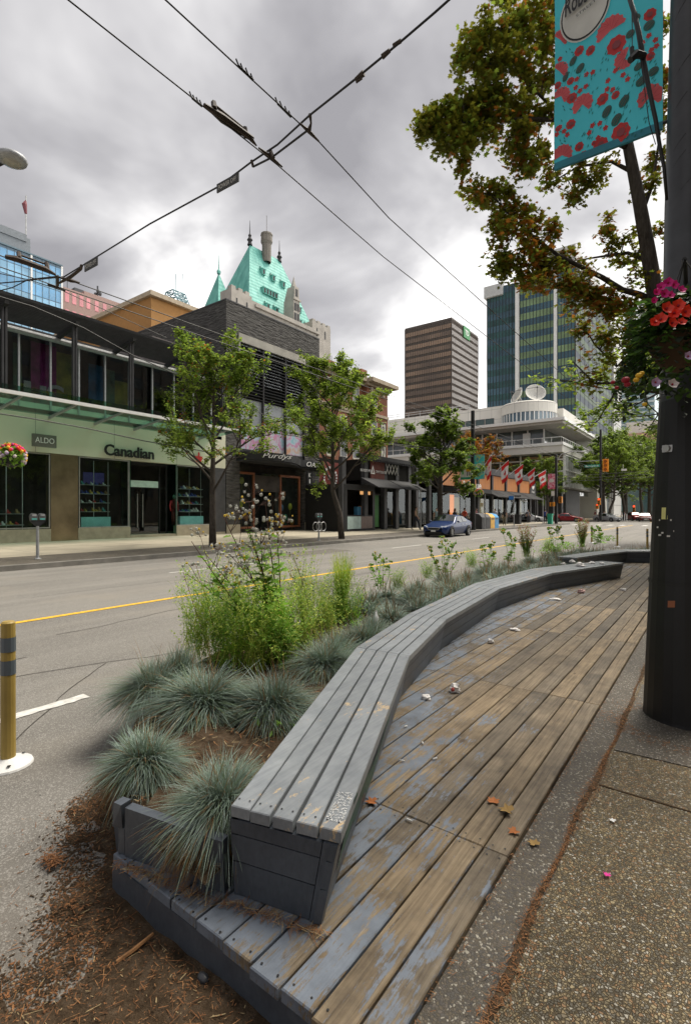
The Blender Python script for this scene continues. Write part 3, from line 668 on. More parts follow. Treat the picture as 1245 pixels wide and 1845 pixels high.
for i, (u, v) in enumerate([(737, 1477), (783, 1366), (761, 1338), (724, 1370), (730, 1308)]):
    p = G(u, v, .179); a = i * 1.1; m = MB(); d_ = Vector((math.cos(a), math.sin(a), 0)) * .014; m.tube([p - d_, p + d_], .0042, 6)
    solo(m.build('cigarette_butt', M['white']), ['white cigarette butt on the near board by the first seam', 'cigarette butt on the middle boards beside the gap', 'cigarette butt lying near the bench foot, farther one', 'cigarette butt tight under the near bench side', 'cigarette butt below the crumpled napkin'][i], 'cigarette butt')
# ------------------------------------------------------------------ FESCUE
m = MB(); m.hexa([(-1.97, 1.21, .12), (-1.48, 1.32, .12), (-1.55, 1.7, .12), (-2.3, 1.6, .12)], [(-1.97, 1.21, .32), (-1.48, 1.32, .32), (-1.55, 1.7, .29), (-2.3, 1.6, .29)]); struct(m.build('planter_soil', M['soil']))
fb = [leafmat('fescue_blue', (.21, .285, .225), .2, .45, .25), leafmat('fescue_pale', (.27, .34, .30), .2, .45, .2), leafmat('fescue_green', (.13, .185, .10), .25, .5, .3), leafmat('thatch', (.26, .15, .06), .2, .8, .35)]
def fescue_mesh(seed, n, Rr=.27, H_=.27, droop=1.0, w=.0022, hang=0):
    r_ = random.Random(seed); m = MB()
    def blade(p, az, pol, L_, w, mi, dr):
        d0 = Vector((math.sin(pol) * math.cos(az), math.sin(pol) * math.sin(az), math.cos(pol)))
        o_ = Vector((math.cos(az), math.sin(az), 0)); m.cm = mi; pts = []
        for k in range(5):
            s_ = k / 4; q = p + d0 * (L_ * s_) + o_ * (.10 * L_ * s_ * s_) - Vector((0, 0, 1)) * (dr * L_ * s_ ** 2.2); pts.append(q)
        sd = Vector((-math.sin(az), math.cos(az), 0)) * w + Vector((0, 0, r_.uniform(-.4, .4) * w)); b = len(m.v)
        for k, q in enumerate(pts):
            ww = (1, .95, .8, .5, .08)[k]; m.v += [tuple(q - sd * ww), tuple(q + sd * ww)]
        for k in range(4): m.f.append([b + 2 * k, b + 2 * k + 1, b + 2 * k + 3, b + 2 * k + 2]); m.m.append(mi); m.att.append(0)
    for i in range(n):
        az = r_.uniform(0, 2 * math.pi); pol = math.acos(1 - r_.random() ** .85 * .93) * (1 + .14 * math.sin(3 * az + seed) + .08 * math.sin(7 * az)); L_ = (1 + .13 * math.sin(2 * az + seed * 2) + .1 * math.sin(5 * az)) * r_.uniform(.72, 1.12) * (H_ if pol < .6 else H_ + (Rr - H_) * .6) * (1.12 - .05 * pol)
        p = Vector((r_.gauss(0, .035), r_.gauss(0, .035), -.01))
        mi = r_.choices([0, 1, 2, 3], [5, 2.6, 2.2, .5])[0]
        blade(p, az + r_.gauss(0, .12), pol, L_, w * r_.uniform(.7, 1.25), mi, droop * (.22 + .30 * math.sin(pol)) * r_.uniform(.5, 1.4))
    for i in range(n // 5):   # thatch hanging underneath
        az = r_.uniform(0, 6.28); blade(Vector((r_.gauss(0, .04), r_.gauss(0, .04), 0)), az, r_.uniform(.9, 1.5), Rr * r_.uniform(.4, .85), w * .9, 3, r_.uniform(.4, .9))
    for i in range(14):
        az = r_.uniform(0, 6.28); blade(Vector((r_.gauss(0, .05), r_.gauss(0, .05), 0)), az, r_.uniform(.1, .6), H_ * r_.uniform(1.2, 1.6), w * .8, 3, r_.uniform(.05, .25))
    for i in range(hang):   # a skirt of dead brown blades on the camera side
        az = r_.gauss(-1.35, .42); blade(Vector((r_.gauss(0, .05), r_.gauss(0, .05) - .05, -.01)), az, r_.uniform(.8, 1.4), Rr * r_.uniform(.5, .82), w * .9, 3, r_.uniform(.7, 1.5))
    return m
NEAR = [fescue_mesh(s_, 3600, .30, .29, hang=900 if s_ == 2 else 350) for s_ in (1, 2, 3)]; FAR = [fescue_mesh(s_, 850, .32, .27, 1.0, .0042) for s_ in (5, 6, 7)]
nm_ = [k.build('blue_fescue', fb) for k in NEAR]; fm_ = [k.build('blue_fescue', fb) for k in FAR]
used = set()
def put_fescue(src, p, s_, rz, label, group='blue fescue clumps in the planter'):
    o = src if src.name not in used else dup(src)
    used.add(src.name); o.location = p; o.rotation_euler = (0, 0, rz); o.scale = (s_ * (.92 + .16 * math.sin(rz * 3 + 1)), s_ * (.95 + .12 * math.cos(rz * 5)), s_ * (.95 + .1 * math.sin(rz * 7))); o.rotation_euler = (.07 * math.sin(rz * 11), .07 * math.cos(rz * 13), rz); tag(o, label, 'ornamental grass', group); return o
near = [(400, 1450, 1, .80, 'nearest blue fescue clump spilling brown thatch over the planter front board'), (260, 1375, 0, .84, 'large blue fescue clump at far left, overhanging the road corner'),
        (368, 1268, 2, 1.16, 'round blue fescue clump behind the two front ones, left of centre'), (494, 1278, 0, 1.0, 'blue fescue clump touching the left edge of the near bench'),
        (275, 1245, 2, 1.05, 'darker fescue clump with a dead leaf on it at the road edge'), (322, 1222, 0, 1.05, 'fescue clump at the road edge in front of the tall yellow green weeds'), (583, 1200, 2, 1.1, 'fescue clump beside the bench kink, under the tall weeds')]
for u, v, k, s_, lb in near: put_fescue(nm_[k], G(u, v, .36 if k == 1 else .33), s_, 0 if k == 1 else u * .7, lb)
r4 = random.Random(5); pos = []
for _ in range(6000):
    y = r4.uniform(3.5, 19); xl, xr = bedx(y)
    if xr - xl < .3: continue
    x = r4.uniform(max(xl + .10, xr - 1.35), xr - .17)
    if y < 5.0 and x < -3.05: continue
    if all((x - a) ** 2 + (y - b_) ** 2 > .38 ** 2 for a, b_ in pos): pos.append((x, y))
pos.sort(key=lambda p: p[1]); print('fescue', len(pos))
firsts = ['fescue clump tight behind the bench at its second kink', 'fescue clump just beyond the second bench kink, near row', 'fescue clump next to the plastic bottle']
for i, (x, y) in enumerate(pos):
    lb = 'blue fescue tuft in the dense planter row behind the first bench' if y < 12.5 else 'small far fescue tuft in the planter behind the second bench'
    put_fescue(fm_[i % 3] if y > 4.6 else nm_[2 * (i % 2)], (x, y, .28), r4.uniform(.95, 1.35), r4.uniform(0, 6.28), lb, 'blue fescue tufts in a dense row' if y < 12.5 else 'far fescue tufts')
# ------------------------------------------------------------------ WEEDS
wg = [leafmat('weed_green', (.24, .45, .05), .4, .5, .35), leafmat('weed_yellow', (.60, .68, .13), .4, .6, .3), leafmat('weed_stem_red', (.10, .045, .03), .1, .7, .3), cm('flower_yellow', (.75, .5, .03)), leafmat('fluff', (.62, .62, .57), .3, .9, .15), leafmat('weed_rust', (.34, .16, .06), .3, .8, .4), leafmat('weed_dark', (.20, .33, .045), .35, .5, .3)]
def bez(a, b_, c, n): return [a * (1 - t) ** 2 + b_ * 2 * t * (1 - t) + c * t * t for t in [i / n for i in range(n + 1)]]
def ribbon(m, pts, w, mi, r_):
    m.cm = mi; b = len(m.v); a = r_.uniform(0, 3.14); sd = Vector((math.cos(a), math.sin(a), 0)) * w
    for k, q in enumerate(pts): f = 1 - .8 * k / (len(pts) - 1); m.v += [tuple(q - sd * f), tuple(q + sd * f)]
    for k in range(len(pts) - 1): m.f.append([b + 2 * k, b + 2 * k + 1, b + 2 * k + 3, b + 2 * k + 2]); m.m.append(mi); m.att.append(0)
LOBE = [(0, 0), (.14, .12), (.42, .10), (.26, .32), (.5, .5), (.24, .55), (.3, .8), (.08, .72), (0, 1.05), (-.08, .72), (-.3, .8), (-.24, .55), (-.5, .5), (-.26, .32), (-.42, .10), (-.14, .12)]
OVAL = [(0, 0), (.16, .25), (.18, .55), (0, 1), (-.18, .55), (-.16, .25)]
def leafpoly(m, p, d_, s_, mi, r_, shape=LOBE, wf=.8):
    d_ = d_.normalized(); up = Vector((0, 0, 1)) if abs(d_.z) < .9 else Vector((1, 0, 0)); sd = d_.cross(up).normalized(); sd = (sd + Vector((r_.uniform(-.5, .5), r_.uniform(-.5, .5), r_.uniform(-.5, .5)))).normalized()
    nr = sd.cross(d_); m.cm = mi; m.face(*[p + d_ * (y * s_) + sd * (x * s_ * wf) + nr * (abs(x) * s_ * .25 - y * y * s_ * .18) for x, y in shape])
def weed(name, label, cat, base, tips, leaf_s, n_leaf, flowers, seed, stem_w=.006, group=None, mats=(2, 0), shape=LOBE, fl_mix=(3, 4), sub=3, fs=.012, sep_parts=True):
    r_ = random.Random(seed); st = MB(); lf = MB(); fl = MB(); base = Vector(base)
    for tp in tips:
        tp = Vector(tp); b0 = base + Vector((r_.gauss(0, .04), r_.gauss(0, .04), 0)); mid = b0.lerp(tp, .5) + Vector((r_.gauss(0, .05), r_.gauss(0, .05), .04)); pts = bez(b0, mid, tp, 8)
        st.cm = 0; st.tube(pts, [stem_w * (1 - .7 * k / 8) for k in range(9)], 5)
        for k in range(n_leaf):
            f = r_.uniform(.08, .86); q = pts[int(f * 8)].lerp(pts[min(8, int(f * 8) + 1)], f * 8 % 1); az = r_.uniform(0, 6.28)
            leafpoly(lf, q, Vector((math.cos(az), math.sin(az), r_.uniform(-.2, .6))), leaf_s * (1.25 - f * .8) * r_.uniform(.6, 1.2), r_.choice([0, 0, 1]), r_, shape)
        for k in range(sub):
            f = r_.uniform(.68, .95); q = pts[int(f * 8)]; az = r_.uniform(0, 6.28); L_ = (tp - b0).length * r_.uniform(.08, .2)
            e_ = q + Vector((math.cos(az) * .45, math.sin(az) * .45, r_.uniform(.6, 1.1))) * L_; st.tube([q, q.lerp(e_, .5) + Vector((0, 0, -.01)), e_], [stem_w * .4, stem_w * .3, stem_w * .2], 4)
            for j in range(flowers):
                a2 = r_.uniform(0, 6.28); e2 = e_ + Vector((math.cos(a2), math.sin(a2), r_.uniform(-.2, 1))) * L_ * .3; st.tube([e_, e2], stem_w * .16, 3, False)
                fl.cm = r_.choice([0, 1, 1]) if fl_mix else 0; fl.ball(e2, fs * r_.uniform(.6, 1.2) * (1.25 if fl.cm else .9), 5, 3)
                if fl.cm == 1:
                    for _ in range(7):
                        a3 = r_.uniform(0, 6.28); z3 = r_.uniform(-.4, 1); d3 = Vector((math.cos(a3), math.sin(a3), z3)) * fs * 1.9; n3 = Vector((-math.sin(a3), math.cos(a3), 0)) * fs * .16; fl.face(e2 - n3, e2 + n3, e2 + d3 + n3 * .3, e2 + d3 - n3 * .3)
    th = thing(name, label, cat, base, group)
    st.build('stem', wg[mats[0]], th); lf.build('foliage', [wg[mats[1]], wg[0]], th)
    if fl.v: fl.build('flower_heads', [wg[fl_mix[0]], wg[fl_mix[1]]], th)
    return th
bw = G(512, 1178, .28)
T_ = 4.55
tips = [PD(400, 925, 4.2), PD(432, 912, 4.3), PD(478, 905, 4.5), PD(345, 975, 4.2), PD(338, 1035, 4.4), PD(440, 945, 4.6), PD(470, 950, 4.3), PD(372, 1000, 4.6), PD(498, 930, 4.7), PD(415, 1000, 4.1)]
weed('flowering_groundsel', 'tall weedy plant with reddish stems, lobed leaves and white fluff heads in the planter', 'weed', bw, tips, .14, 36, 7, 31, .0085, sub=5, fs=.012)
weed('flowering_groundsel', 'shorter yellow budded weed between the tallest weed and the yellow green grass', 'weed', G(560, 1145, .28), [PD(528, 1000, 5.2), PD(548, 1010, 5.4), PD(520, 1030, 5.1), PD(560, 1040, 5.2)], .06, 10, 6, 32, .005, fs=.008)
weed('dead_stalk', 'bare dark dead stalk standing left of the tall weeds', 'weed', G(390, 1180, .28), [PD(330, 1030, 4.3), PD(352, 1015, 4.4)], .03, 3, 3, 33, .004, mats=(5, 5), fs=.004, fl_mix=(5, 5))
# feathery yellow green weeds
def feathery(seed, h, n, spread):
    r_ = random.Random(seed); m = MB()
    for _ in range(n):
        az = r_.uniform(0, 6.28); rr_ = spread * r_.random() ** .6; b0 = Vector((r_.gauss(0, spread * .3), r_.gauss(0, spread * .3), 0)); hh = h * r_.uniform(.3, 1.1)
        tp = Vector((math.cos(az) * rr_, math.sin(az) * rr_, hh)); pts = bez(b0, b0.lerp(tp, .5) + Vector((0, 0, hh * .15)), tp, 6); ribbon(m, pts, .0022, r_.choice([0, 1, 1]), r_)
        for _ in range(22):
            f = r_.uniform(.15, 1); q = pts[min(5, int(f * 6))].lerp(pts[min(6, int(f * 6) + 1)], r_.random()); a = r_.uniform(0, 6.28)
            d_ = Vector((math.cos(a), math.sin(a), r_.uniform(.1, 1.0))); leafpoly(m, q, d_, r_.uniform(.018, .045), r_.choice([0, 1, 1, 2]), r_, OVAL[:], .9)
    return m
fe = [feathery(41, .84, 120, .36).build('feathery_weed', [wg[0], wg[1], wg[6]]), feathery(42, .62, 120, .38).build('feathery_weed', [wg[6], wg[0], wg[1]])]
fpos = [(365, 1185, 0, .95), (410, 1195, 1, 1.0), (455, 1200, 0, .9), (505, 1195, 1, 1.05), (540, 1170, 0, .92), (585, 1150, 0, .8), (625, 1120, 1, .85), (430, 1160, 0, 1.05), (480, 1150, 0, 1.0), (385, 1150, 1, 1.1), (545, 1120, 0, .95), (595, 1115, 1, .8)]
flb = ['leftmost', 'second from left in front', 'third from left in front', 'densest, at the foot of the tallest weed', 'right of the tallest weed', 'left of the upright grass tuft', 'at the foot of the upright grass tuft', 'back row, left of the tall weed', 'directly behind the tallest weed', 'back row, farthest left by the road', 'back row, right of the tall weed', 'back row beside the upright grass tuft']
for i, (u, v, k, s_) in enumerate(fpos):
    o = fe[k] if i in (0, 1) else dup(fe[k]); o.location = G(u, v, .28); o.scale = (s_, s_, s_ * (1 if i < 7 else 1.1)); o.rotation_euler = (0, 0, i * 1.3)
    tag(o, 'bushy yellow green weed, ' + flb[i], 'weed', 'feathery green weeds in the planter')
for i, (u, v, s_) in enumerate(((715, 1062, .6), (770, 1042, .62), (850, 1022, .7), (985, 992, .8))):
    dup(fe[1], loc=G(u, v, .28), rz=i * 2.1, scale=s_, label='low bushy yellow green weed at the road side of the far planter, ' + ('nearest', 'second', 'third', 'farthest')[i] + ' of four')
# upright grass
def upgrass(seed, h, n, sp):
    r_ = random.Random(seed); m = MB()
    for _ in range(n):
        az = r_.uniform(0, 6.28); b0 = Vector((r_.gauss(0, .04), r_.gauss(0, .04), 0)); hh = h * r_.uniform(.55, 1.05); tp = Vector((math.cos(az) * sp * r_.random() ** .7, math.sin(az) * sp * r_.random() ** .7, hh))
        pts = bez(b0, Vector((tp.x * .25, tp.y * .25, hh * .6)), tp, 6); ribbon(m, pts, .0035, r_.choice([0, 1, 1]), r_)
        if r_.random() < .5: 
            for _ in range(5): leafpoly(m, pts[6].lerp(pts[4], r_.random()), Vector((r_.uniform(-.4, .4), r_.uniform(-.4, .4), 1)), .03, 1, r_, OVAL, .5)
    return m
o = upgrass(51, .80, 420, .20).build('upright_grass', [wg[0], wg[1]]); o.location = G(617, 1112, .28); tag(o, 'upright fountain of pale yellow green grass against the road', 'grass clump')
wl = [((686, 1062), [(672, 1000), (690, 1003), (700, 1015), (662, 1020)], 'small budded weed beyond the upright grass'), ((797, 1045), [(772, 985), (795, 970), (815, 985), (822, 972), (780, 1005), (830, 1000)], 'bushy flowering weed in front of the blue car'),
      ((880, 1028), [(868, 985), (884, 980), (893, 995)], 'thin yellow flowered weed right of the blue car'), ((918, 1015), [(905, 958), (918, 965), (925, 980)], 'leafy weed stems left of the first rusty bush'), ((1000, 1000), [(992, 955), (1006, 950), (1014, 968)], 'sparse dark stems between the two rusty bushes'),
      ((1075, 980), [(1066, 952), (1078, 950), (1084, 962)], 'pale leafy sprig right of the second rusty bush')]
for i, (b_, tp, lb) in enumerate(wl):
    B = G(b_[0], b_[1], .28); t0 = (B - O0).dot(FW); weed('budded_weed', lb, 'weed', B, [PD(u, v, t0 * rnd.uniform(.97, 1.03)) for u, v in tp for _ in (0, 1)], .10 * t0 / 9, 9, 5, 60 + i, .0055, 'small weeds along the planter', mats=(0, 0), fs=.013 * t0 / 8, fl_mix=(3, 0))
def rustbush(seed, h, sp):
    r_ = random.Random(seed); m = MB()
    for _ in range(70):
        az = r_.uniform(0, 6.28); b0 = Vector((r_.gauss(0, .05), r_.gauss(0, .05), 0)); hh = h * r_.uniform(.45, 1.05); rr_ = sp * r_.random() ** .6
        tp = Vector((math.cos(az) * rr_, math.sin(az) * rr_, hh)); pts = bez(b0, Vector((tp.x * .5, tp.y * .5, hh * .6)), tp, 6); ribbon(m, pts, .005, 1, r_)
        for _ in range(34):
            f = r_.uniform(.1, 1) ** .8; q = pts[min(5, int(f * 6))].lerp(pts[min(6, int(f * 6) + 1)], r_.random()); a = r_.uniform(0, 6.28)
            leafpoly(m, q, Vector((math.cos(a), math.sin(a), r_.uniform(.1, 1.0))), r_.uniform(.03, .07), (0 if r_.random() < .8 else 1) if f > .55 else (1 if r_.random() < .2 else 2), r_, OVAL, 1.0)
    return m
rb = rustbush(71, .95, .30).build('rusty_bush', [wg[5], wg[0], wg[6]]); rb.location = G(948, 1003, .28); tag(rb, 'rusty topped bushy weed, the nearer and fuller one', 'weed', 'rusty bushes in the planter')
o = dup(rb, loc=G(1048, 985, .28), rz=2, scale=1.15, label='rusty topped bushy weed farther off, in front of the intersection')
for i, (u, v) in enumerate([(640, 1130), (500, 1315), (740, 1085), (660, 1170), (1020, 990), (985, 1000), (1095, 975)]):
    B = G(u, v, .28); r_ = random.Random(80 + i); m = MB()
    for _ in range(60 if i < 4 else 160):
        a = r_.uniform(0, 6.28); d_ = Vector((math.cos(a), math.sin(a), r_.uniform(.2, 1.4))); q = B + Vector((r_.gauss(0, .06), r_.gauss(0, .06), r_.uniform(0, .08))) * (1 if i < 4 else 3); leafpoly(m, q, d_, .05 if i < 4 else .09, 0, r_, OVAL, 1.1)
    solo(m.build('leafy_sprout', [wg[0]]), ['green sprout between the fescue and the bottle', 'little green seedlings on the bare soil by the near bench', 'leafy sprout behind the bottle', 'leafy sprout beside the second kink of the bench', 'bright green ground plant before the second rusty bush', 'low green plant left of the second bench start', 'low green plant behind the far bench'][i], 'plant', 'low green plants in the planter')
# ================================================================== BUILDINGS
XF = -24.8
def windowpart(root, name, mat_f, mat_g, x, y0, y1, z0, z1, fr=.08, dep=.12, axis='x', nx=1, nz=1, sill=None, glass_name='pane'):
    """a framed window standing proud of a wall; axis x: wall faces +X at x; axis y: wall faces -Y at y=x (then y0,y1 are x range)"""
    m = MB()
    def bx(a0, a1, c0, c1, d0, d1):
        if axis == 'x': m.box(x + d0, x + d1, a0, a1, c0, c1)
        else: m.box(a0, a1, x - d1, x - d0, c0, c1)
    bx(y0, y1, z0, z0 + fr, .002, .05); bx(y0, y1, z1 - fr, z1, .002, .05); bx(y0, y0 + fr, z0 + fr, z1 - fr, .002, .05); bx(y1 - fr, y1, z0 + fr, z1 - fr, .002, .05)
    for k in range(1, nx): yy = y0 + (y1 - y0) * k / nx; bx(yy - fr / 3, yy + fr / 3, z0 + fr, z1 - fr, .002, .045)
    for k in range(1, nz): zz_ = z0 + (z1 - z0) * k / nz; bx(y0 + fr, y1 - fr, zz_ - fr / 3, zz_ + fr / 3, .002, .043)
    f = m.build(name, mat_f, root)
    m = MB()
    if axis == 'x': m.box(x - .01, x + .018, y0 + fr, y1 - fr, z0 + fr, z1 - fr)
    else: m.box(y0 + fr, y1 - fr, x - .018, x + .01, z0 + fr, z1 - fr)
    gl = m.build(glass_name, mat_g, f); gl.location = (0, 0, 0)
    if sill is not None:
        m = MB(); 
        if axis == 'x': m.box(x + .002, x + .14, y0 - .06, y1 + .06, z0 - .12, z0 - .003)
        else: m.box(y0 - .06, y1 + .06, x - .14, x - .002, z0 - .12, z0 - .003)
        m.build('sill', sill, f)
    return f
# ---------------------------------------------------------------- A. glass retail building, left
M['pale_fascia'] = flat('pale_fascia', (.60, .60, .46), .5, vary=.06, scale=.4)
M['bronze'] = flat('bronze', (.30, .235, .15), .28, .75, vary=.45, scale=.6)
M['tan_stone'] = flat('tan_stone', (.33, .29, .21), .7, vary=.2)
A = thing('retail_building', 'two storey shop building with pale green fascia, glass canopy and black pergola roof at left', 'building', (XF, 8, .35))
Y0, Y1 = -12, 20.85; zb = .30
yA, yB, yC, yD, yE, yF = YX(92, XF), YX(141, XF), YX(145, XF), YX(235, XF), YX(318, XF), YX(388, XF)
m = MB(); m.box(XF - .4, XF, Y0, Y1, 4.33, 6.55); m.build('fascia', M['pale_fascia'], A)
m = MB(); 
for y in (2.5, 6.2, 9.9, 13.6, 17.3): m.box(XF + .001, XF + .004, y, y + .012, 4.33, 6.2)
m.build('fascia_joint', M['charcoal'], A)
m = MB(); m.box(-40, XF - 3.2, Y0, Y1, zb - .3, 9.6); m.box(XF - 3.2, XF - .02, Y1 - .3, Y1, zb, 9.6); m.build('back_wall', M['interior'], A)
m = MB(); m.box(XF - 3.2, XF - .4, Y0, Y1, 4.5, 4.8); m.box(XF - 3.2, XF, Y0, Y1 - .31, 6.1, 6.3); m.build('floor_slab', M['charcoal'], A)
m = MB(); m.box(XF - 3.2, XF - .01, Y0, Y1, zb - .2, zb + .07); m.build('shop_floor', M['tan_stone'], A)
m = MB(); m.box(XF - .5, XF - .002, yA, yB, zb - .1, 4.33); m.build('bronze_pier', M['bronze'], A)
m = MB(); m.box(XF - .5, XF - .012, yF, Y1, zb - .1, 4.33); m.build('bronze_pier', M['charcoal'], A)
for a, b_ in ((Y0, yA), (yB, yD), (yE, yF)):
    m = MB(); m.box(XF - .3, XF + .02, a, b_, zb - .1, zb + .52); m.build('plinth', M['tan_stone'], A)
def shopglass(root, y0, y1, z0, z1, x=XF - .06, mulls=(), mat_=None, nm='shop_window', hz=()):
    m = MB(); fr = .05; m.box(x - .03, x + .04, y0, y1, z1 - fr, z1); m.box(x - .03, x + .04, y0, y1, z0, z0 + fr)
    for y in [y0 + fr / 2, y1 - fr / 2] + list(mulls): m.box(x - .03, x + .04, y - fr / 2, y + fr / 2, z0 + fr, z1 - fr)
    for z in hz: m.box(x - .02, x + .035, y0, y1, z - fr / 2, z + fr / 2)
    f = m.build(nm, mat_ or M['steel'], root); m = MB(); m.box(x - .008, x + .008, y0 + fr, y1 - fr, z0 + fr, z1 - fr); m.build('pane', M['glass'], f); return f
shopglass(A, Y0, yA - .02, zb + .55, 4.3, mulls=(3, 6.5)); shopglass(A, yB + .05, yD, zb + .52, 4.3, mulls=(yB + 2.6,)); shopglass(A, yE, yF - .02, zb + .52, 4.3)
# recessed entrance with glass doors and long steel handles
xe = XF - .9
m = MB(); m.box(XF - .9, XF, yE - .03, yE + .02, zb, 4.33); m.build('side_glass', M['glass_green'], A); m = MB(); m.box(XF - .9, XF, yD - .02, yD + .03, zb, 4.33); m.build('side_glass', M['glass_green'], A)
m = MB(); m.box(xe - .04, xe + .04, yD, yE, 2.95, 3.02); m.box(xe - .04, xe + .04, yD, yE, 4.2, 4.33); 
for y in (yD + .06, (yD + yE) / 2 + .9, yE - .06): m.box(xe - .04, xe + .04, y - .03, y + .03, zb, 4.2)
m.build('entrance_frame', M['dark_metal'], A)
m = MB(); m.box(XF - .35, XF - .25, yD + .1, (yD + yE) / 2 + .4, 2.95, 3.3); m.build('door_header', cm('header_green', (.42, .55, .48), .4), A)
yd = (yD + yE) / 2 - .35
for k, s_ in ((yD + .1, yd - .01), (yd + .01, yd + 1.3)):
    m = MB(); m.box(xe - .012, xe + .012, k, s_, zb + .1, 2.93); d_ = m.build('door', M['glass_dark'], A)
    hy = yd - .16 if k < yd - .5 else yd + .16
    m = MB(); m.tube([(xe + .08, hy, .75), (xe + .08, hy, 2.6)], .028, 8); m.build('handle', M['steel'], d_)
# canopy: glass shelf on steel brackets
m = MB(); m.hexa([(XF, Y0, 6.05), (-22.15, Y0, 6.28), (-22.15, Y1 - 1.2, 6.28), (XF, Y1 - 1.2, 6.05)], [(XF, Y0, 6.09), (-22.15, Y0, 6.32), (-22.15, Y1 - 1.2, 6.32), (XF, Y1 - 1.2, 6.09)])
m.build('canopy_glass', M['glass_green'], A)
m = MB(); m.box(-22.2, -22.08, Y0, Y1 - 1.2, 6.22, 6.36); m.build('canopy_edge', M['white'], A)
m = MB(); m.box(-22.30, -22.27, Y0, Y1 - 1.2, 6.37, 6.62); m.build('canopy_upstand', M['glass_green'], A)
for y in (-6, -2, 2.1, 6.2, 8.35, 10.45, 12.55, 14.65, 16.7, 18.8):
    m = MB(); m.hexa([(XF, y, 5.9), (-22.2, y, 6.2), (-22.2, y + .07, 6.2), (XF, y + .07, 5.9)], [(XF, y, 6.03), (-22.2, y, 6.27), (-22.2, y + .07, 6.27), (XF, y + .07, 6.03)]); m.build('canopy_bracket', M['galv'], A)
# upper storey glazing behind the canopy
muls = [-9, -6.4, -3.8, -1.2, 1.4, 4.0, 6.6, YX(34, XF), YX(91, XF), YX(142, XF), YX(189, XF), YX(274, XF), 17.1, 18.4, 19.7]
muls = sorted(muls + [14.4])
for y in muls:
    m = MB(); m.box(XF - .05, XF + .06, y - .035, y + .035, 6.3, 9.5); m.build('upper_mullion', M['galv'], A)
m = MB(); m.box(XF - .02, XF - .004, Y0, Y1 - .31, 6.3, 9.5); m.build('upper_glass', M['glass_dark'], A)
m = MB(); m.tube([(XF + .05, Y0, 9.62), (XF + .05, Y1, 9.62)], .13, 10); m.build('gutter_tube', M['galv'], A)
m = MB(); m.box(XF - 4, XF - .1, Y0, Y1, 9.5, 9.9); m.build('flat_roof', M['charcoal'], A)
# coloured boards behind the upper glass
for (u0, u1, v0, v1, c, nm) in ((56, 102, 625, 712, (.42, .03, .22), 'pink'), (102, 132, 640, 716, (.38, .34, .03), 'yellow'), (160, 186, 660, 700, (.05, .16, .30), 'blue'), (207, 232, 690, 742, (.45, .42, .03), 'yellow'), (192, 207, 668, 735, (.12, .2, .1), 'green'), (24, 40, 620, 700, (.05, .18, .14), 'green')):
    a, b_ = PX(u0, v1, XF - .6), PX(u1, v0, XF - .6); m = MB(); m.box(XF - .62, XF - .6, a.y, b_.y, 6.35, b_.z); m.build('window_poster', cm('poster_' + nm, c, .6, vary=.5, scale=1.5), A)
for s_, u, v, w, h in (('I', 43, 705, .30, 1.25), ('I', 72, 706, .28, 1.15), ('S', 85, 712, .8, 1.3)):
    p = PX(u, v, XF - .5); text(s_, 'window_lettering', w, (XF - .5, p.y, 6.35), (0, 1, 0), (0, 0, 1), M['offwhite'], A, height=h)
# pergola
ps = [-9.2, -6.4, -3.4, -.5, 2.4, 5.3, 8.1, YX(134.5, -23.2), YX(236.6, -23.2), YX(330, -23.2), 19.3]
for y in ps:
    m = MB(); m.box(-23.27, -23.13, y - .1, y - .02, 6.35, 9.95); m.box(-23.27, -23.13, y + .02, y + .1, 6.35, 9.95); m.build('pergola_post', M['dark_metal'], A)
    m = MB(); m.hexa([(XF, y - .08, 9.68), (-22.9, y - .08, 9.98), (-22.9, y + .08, 9.98), (XF, y + .08, 9.68)], [(XF, y - .08, 9.88), (-22.9, y - .08, 10.12), (-22.9, y + .08, 10.12), (XF, y + .08, 9.88)]); m.build('pergola_rafter', M['dark_metal'], A)
m = MB()
for k in range(17):
    f = k / 16; x = XF + .02 + (-22.6 - XF) * f; z = 9.92 + .28 * f; m.hexa([(x, Y0, z), (x + .03, Y0, z), (x + .03, Y1, z), (x, Y1, z)], [(x + .03, Y0, z + .11), (x + .06, Y0, z + .11), (x + .06, Y1, z + .11), (x + .03, Y1, z + .11)])
m.build('pergola_slats', M['dark_metal'], A)
# writing
text('Canadian', 'lettering', YX(281, XF) - YX(186, XF) - .2, (XF + .09, YX(186, XF), 4.46), (0, 1, 0), (0, 0, 1), M['black'], A, height=.58, extrude=.06, bold=True)
p = PX(357, 828, XF)
m = MB(); LP = [(0, -.5), (.05, -.2), (.35, -.25), (.3, -.1), (.55, .15), (.45, .2), (.5, .35), (.25, .3), (.2, .42), (.1, .3), (.12, .6), (0, .8)]
LPm = LP + [(-x, y) for x, y in LP[::-1][1:-1]]
m.add([(XF + .07, p.y, 4.75)] + [(XF + .07, p.y + x * .55, 4.72 + y * .6) for x, y in LPm], [(0, i + 1, (i + 1) % len(LPm) + 1) for i in range(len(LPm))]); m.build('maple_leaf_emblem', cm('sign_red', (.55, .02, .02)), A)
ay = YX(58, XF + .4); az = ZX(58, 803, XF + .4)
sg = thing('shop_sign', 'small grey projecting sign with white capital letters on the pale green fascia', 'sign', (XF + .2, ay, az))
m = MB(); m.box(XF + .35, XF + .47, ay, ay + 1.0, az, az + .56); m.box(XF, XF + .35, ay + .4, ay + .5, az + .2, az + .3); m.build('sign_box', cm('sign_grey', (.12, .12, .10)), sg)
text('ALDO', 'lettering', .8, (XF + .475, ay + .1, az + .17), (0, 1, 0), (0, 0, 1), M['white'], sg, height=.25)
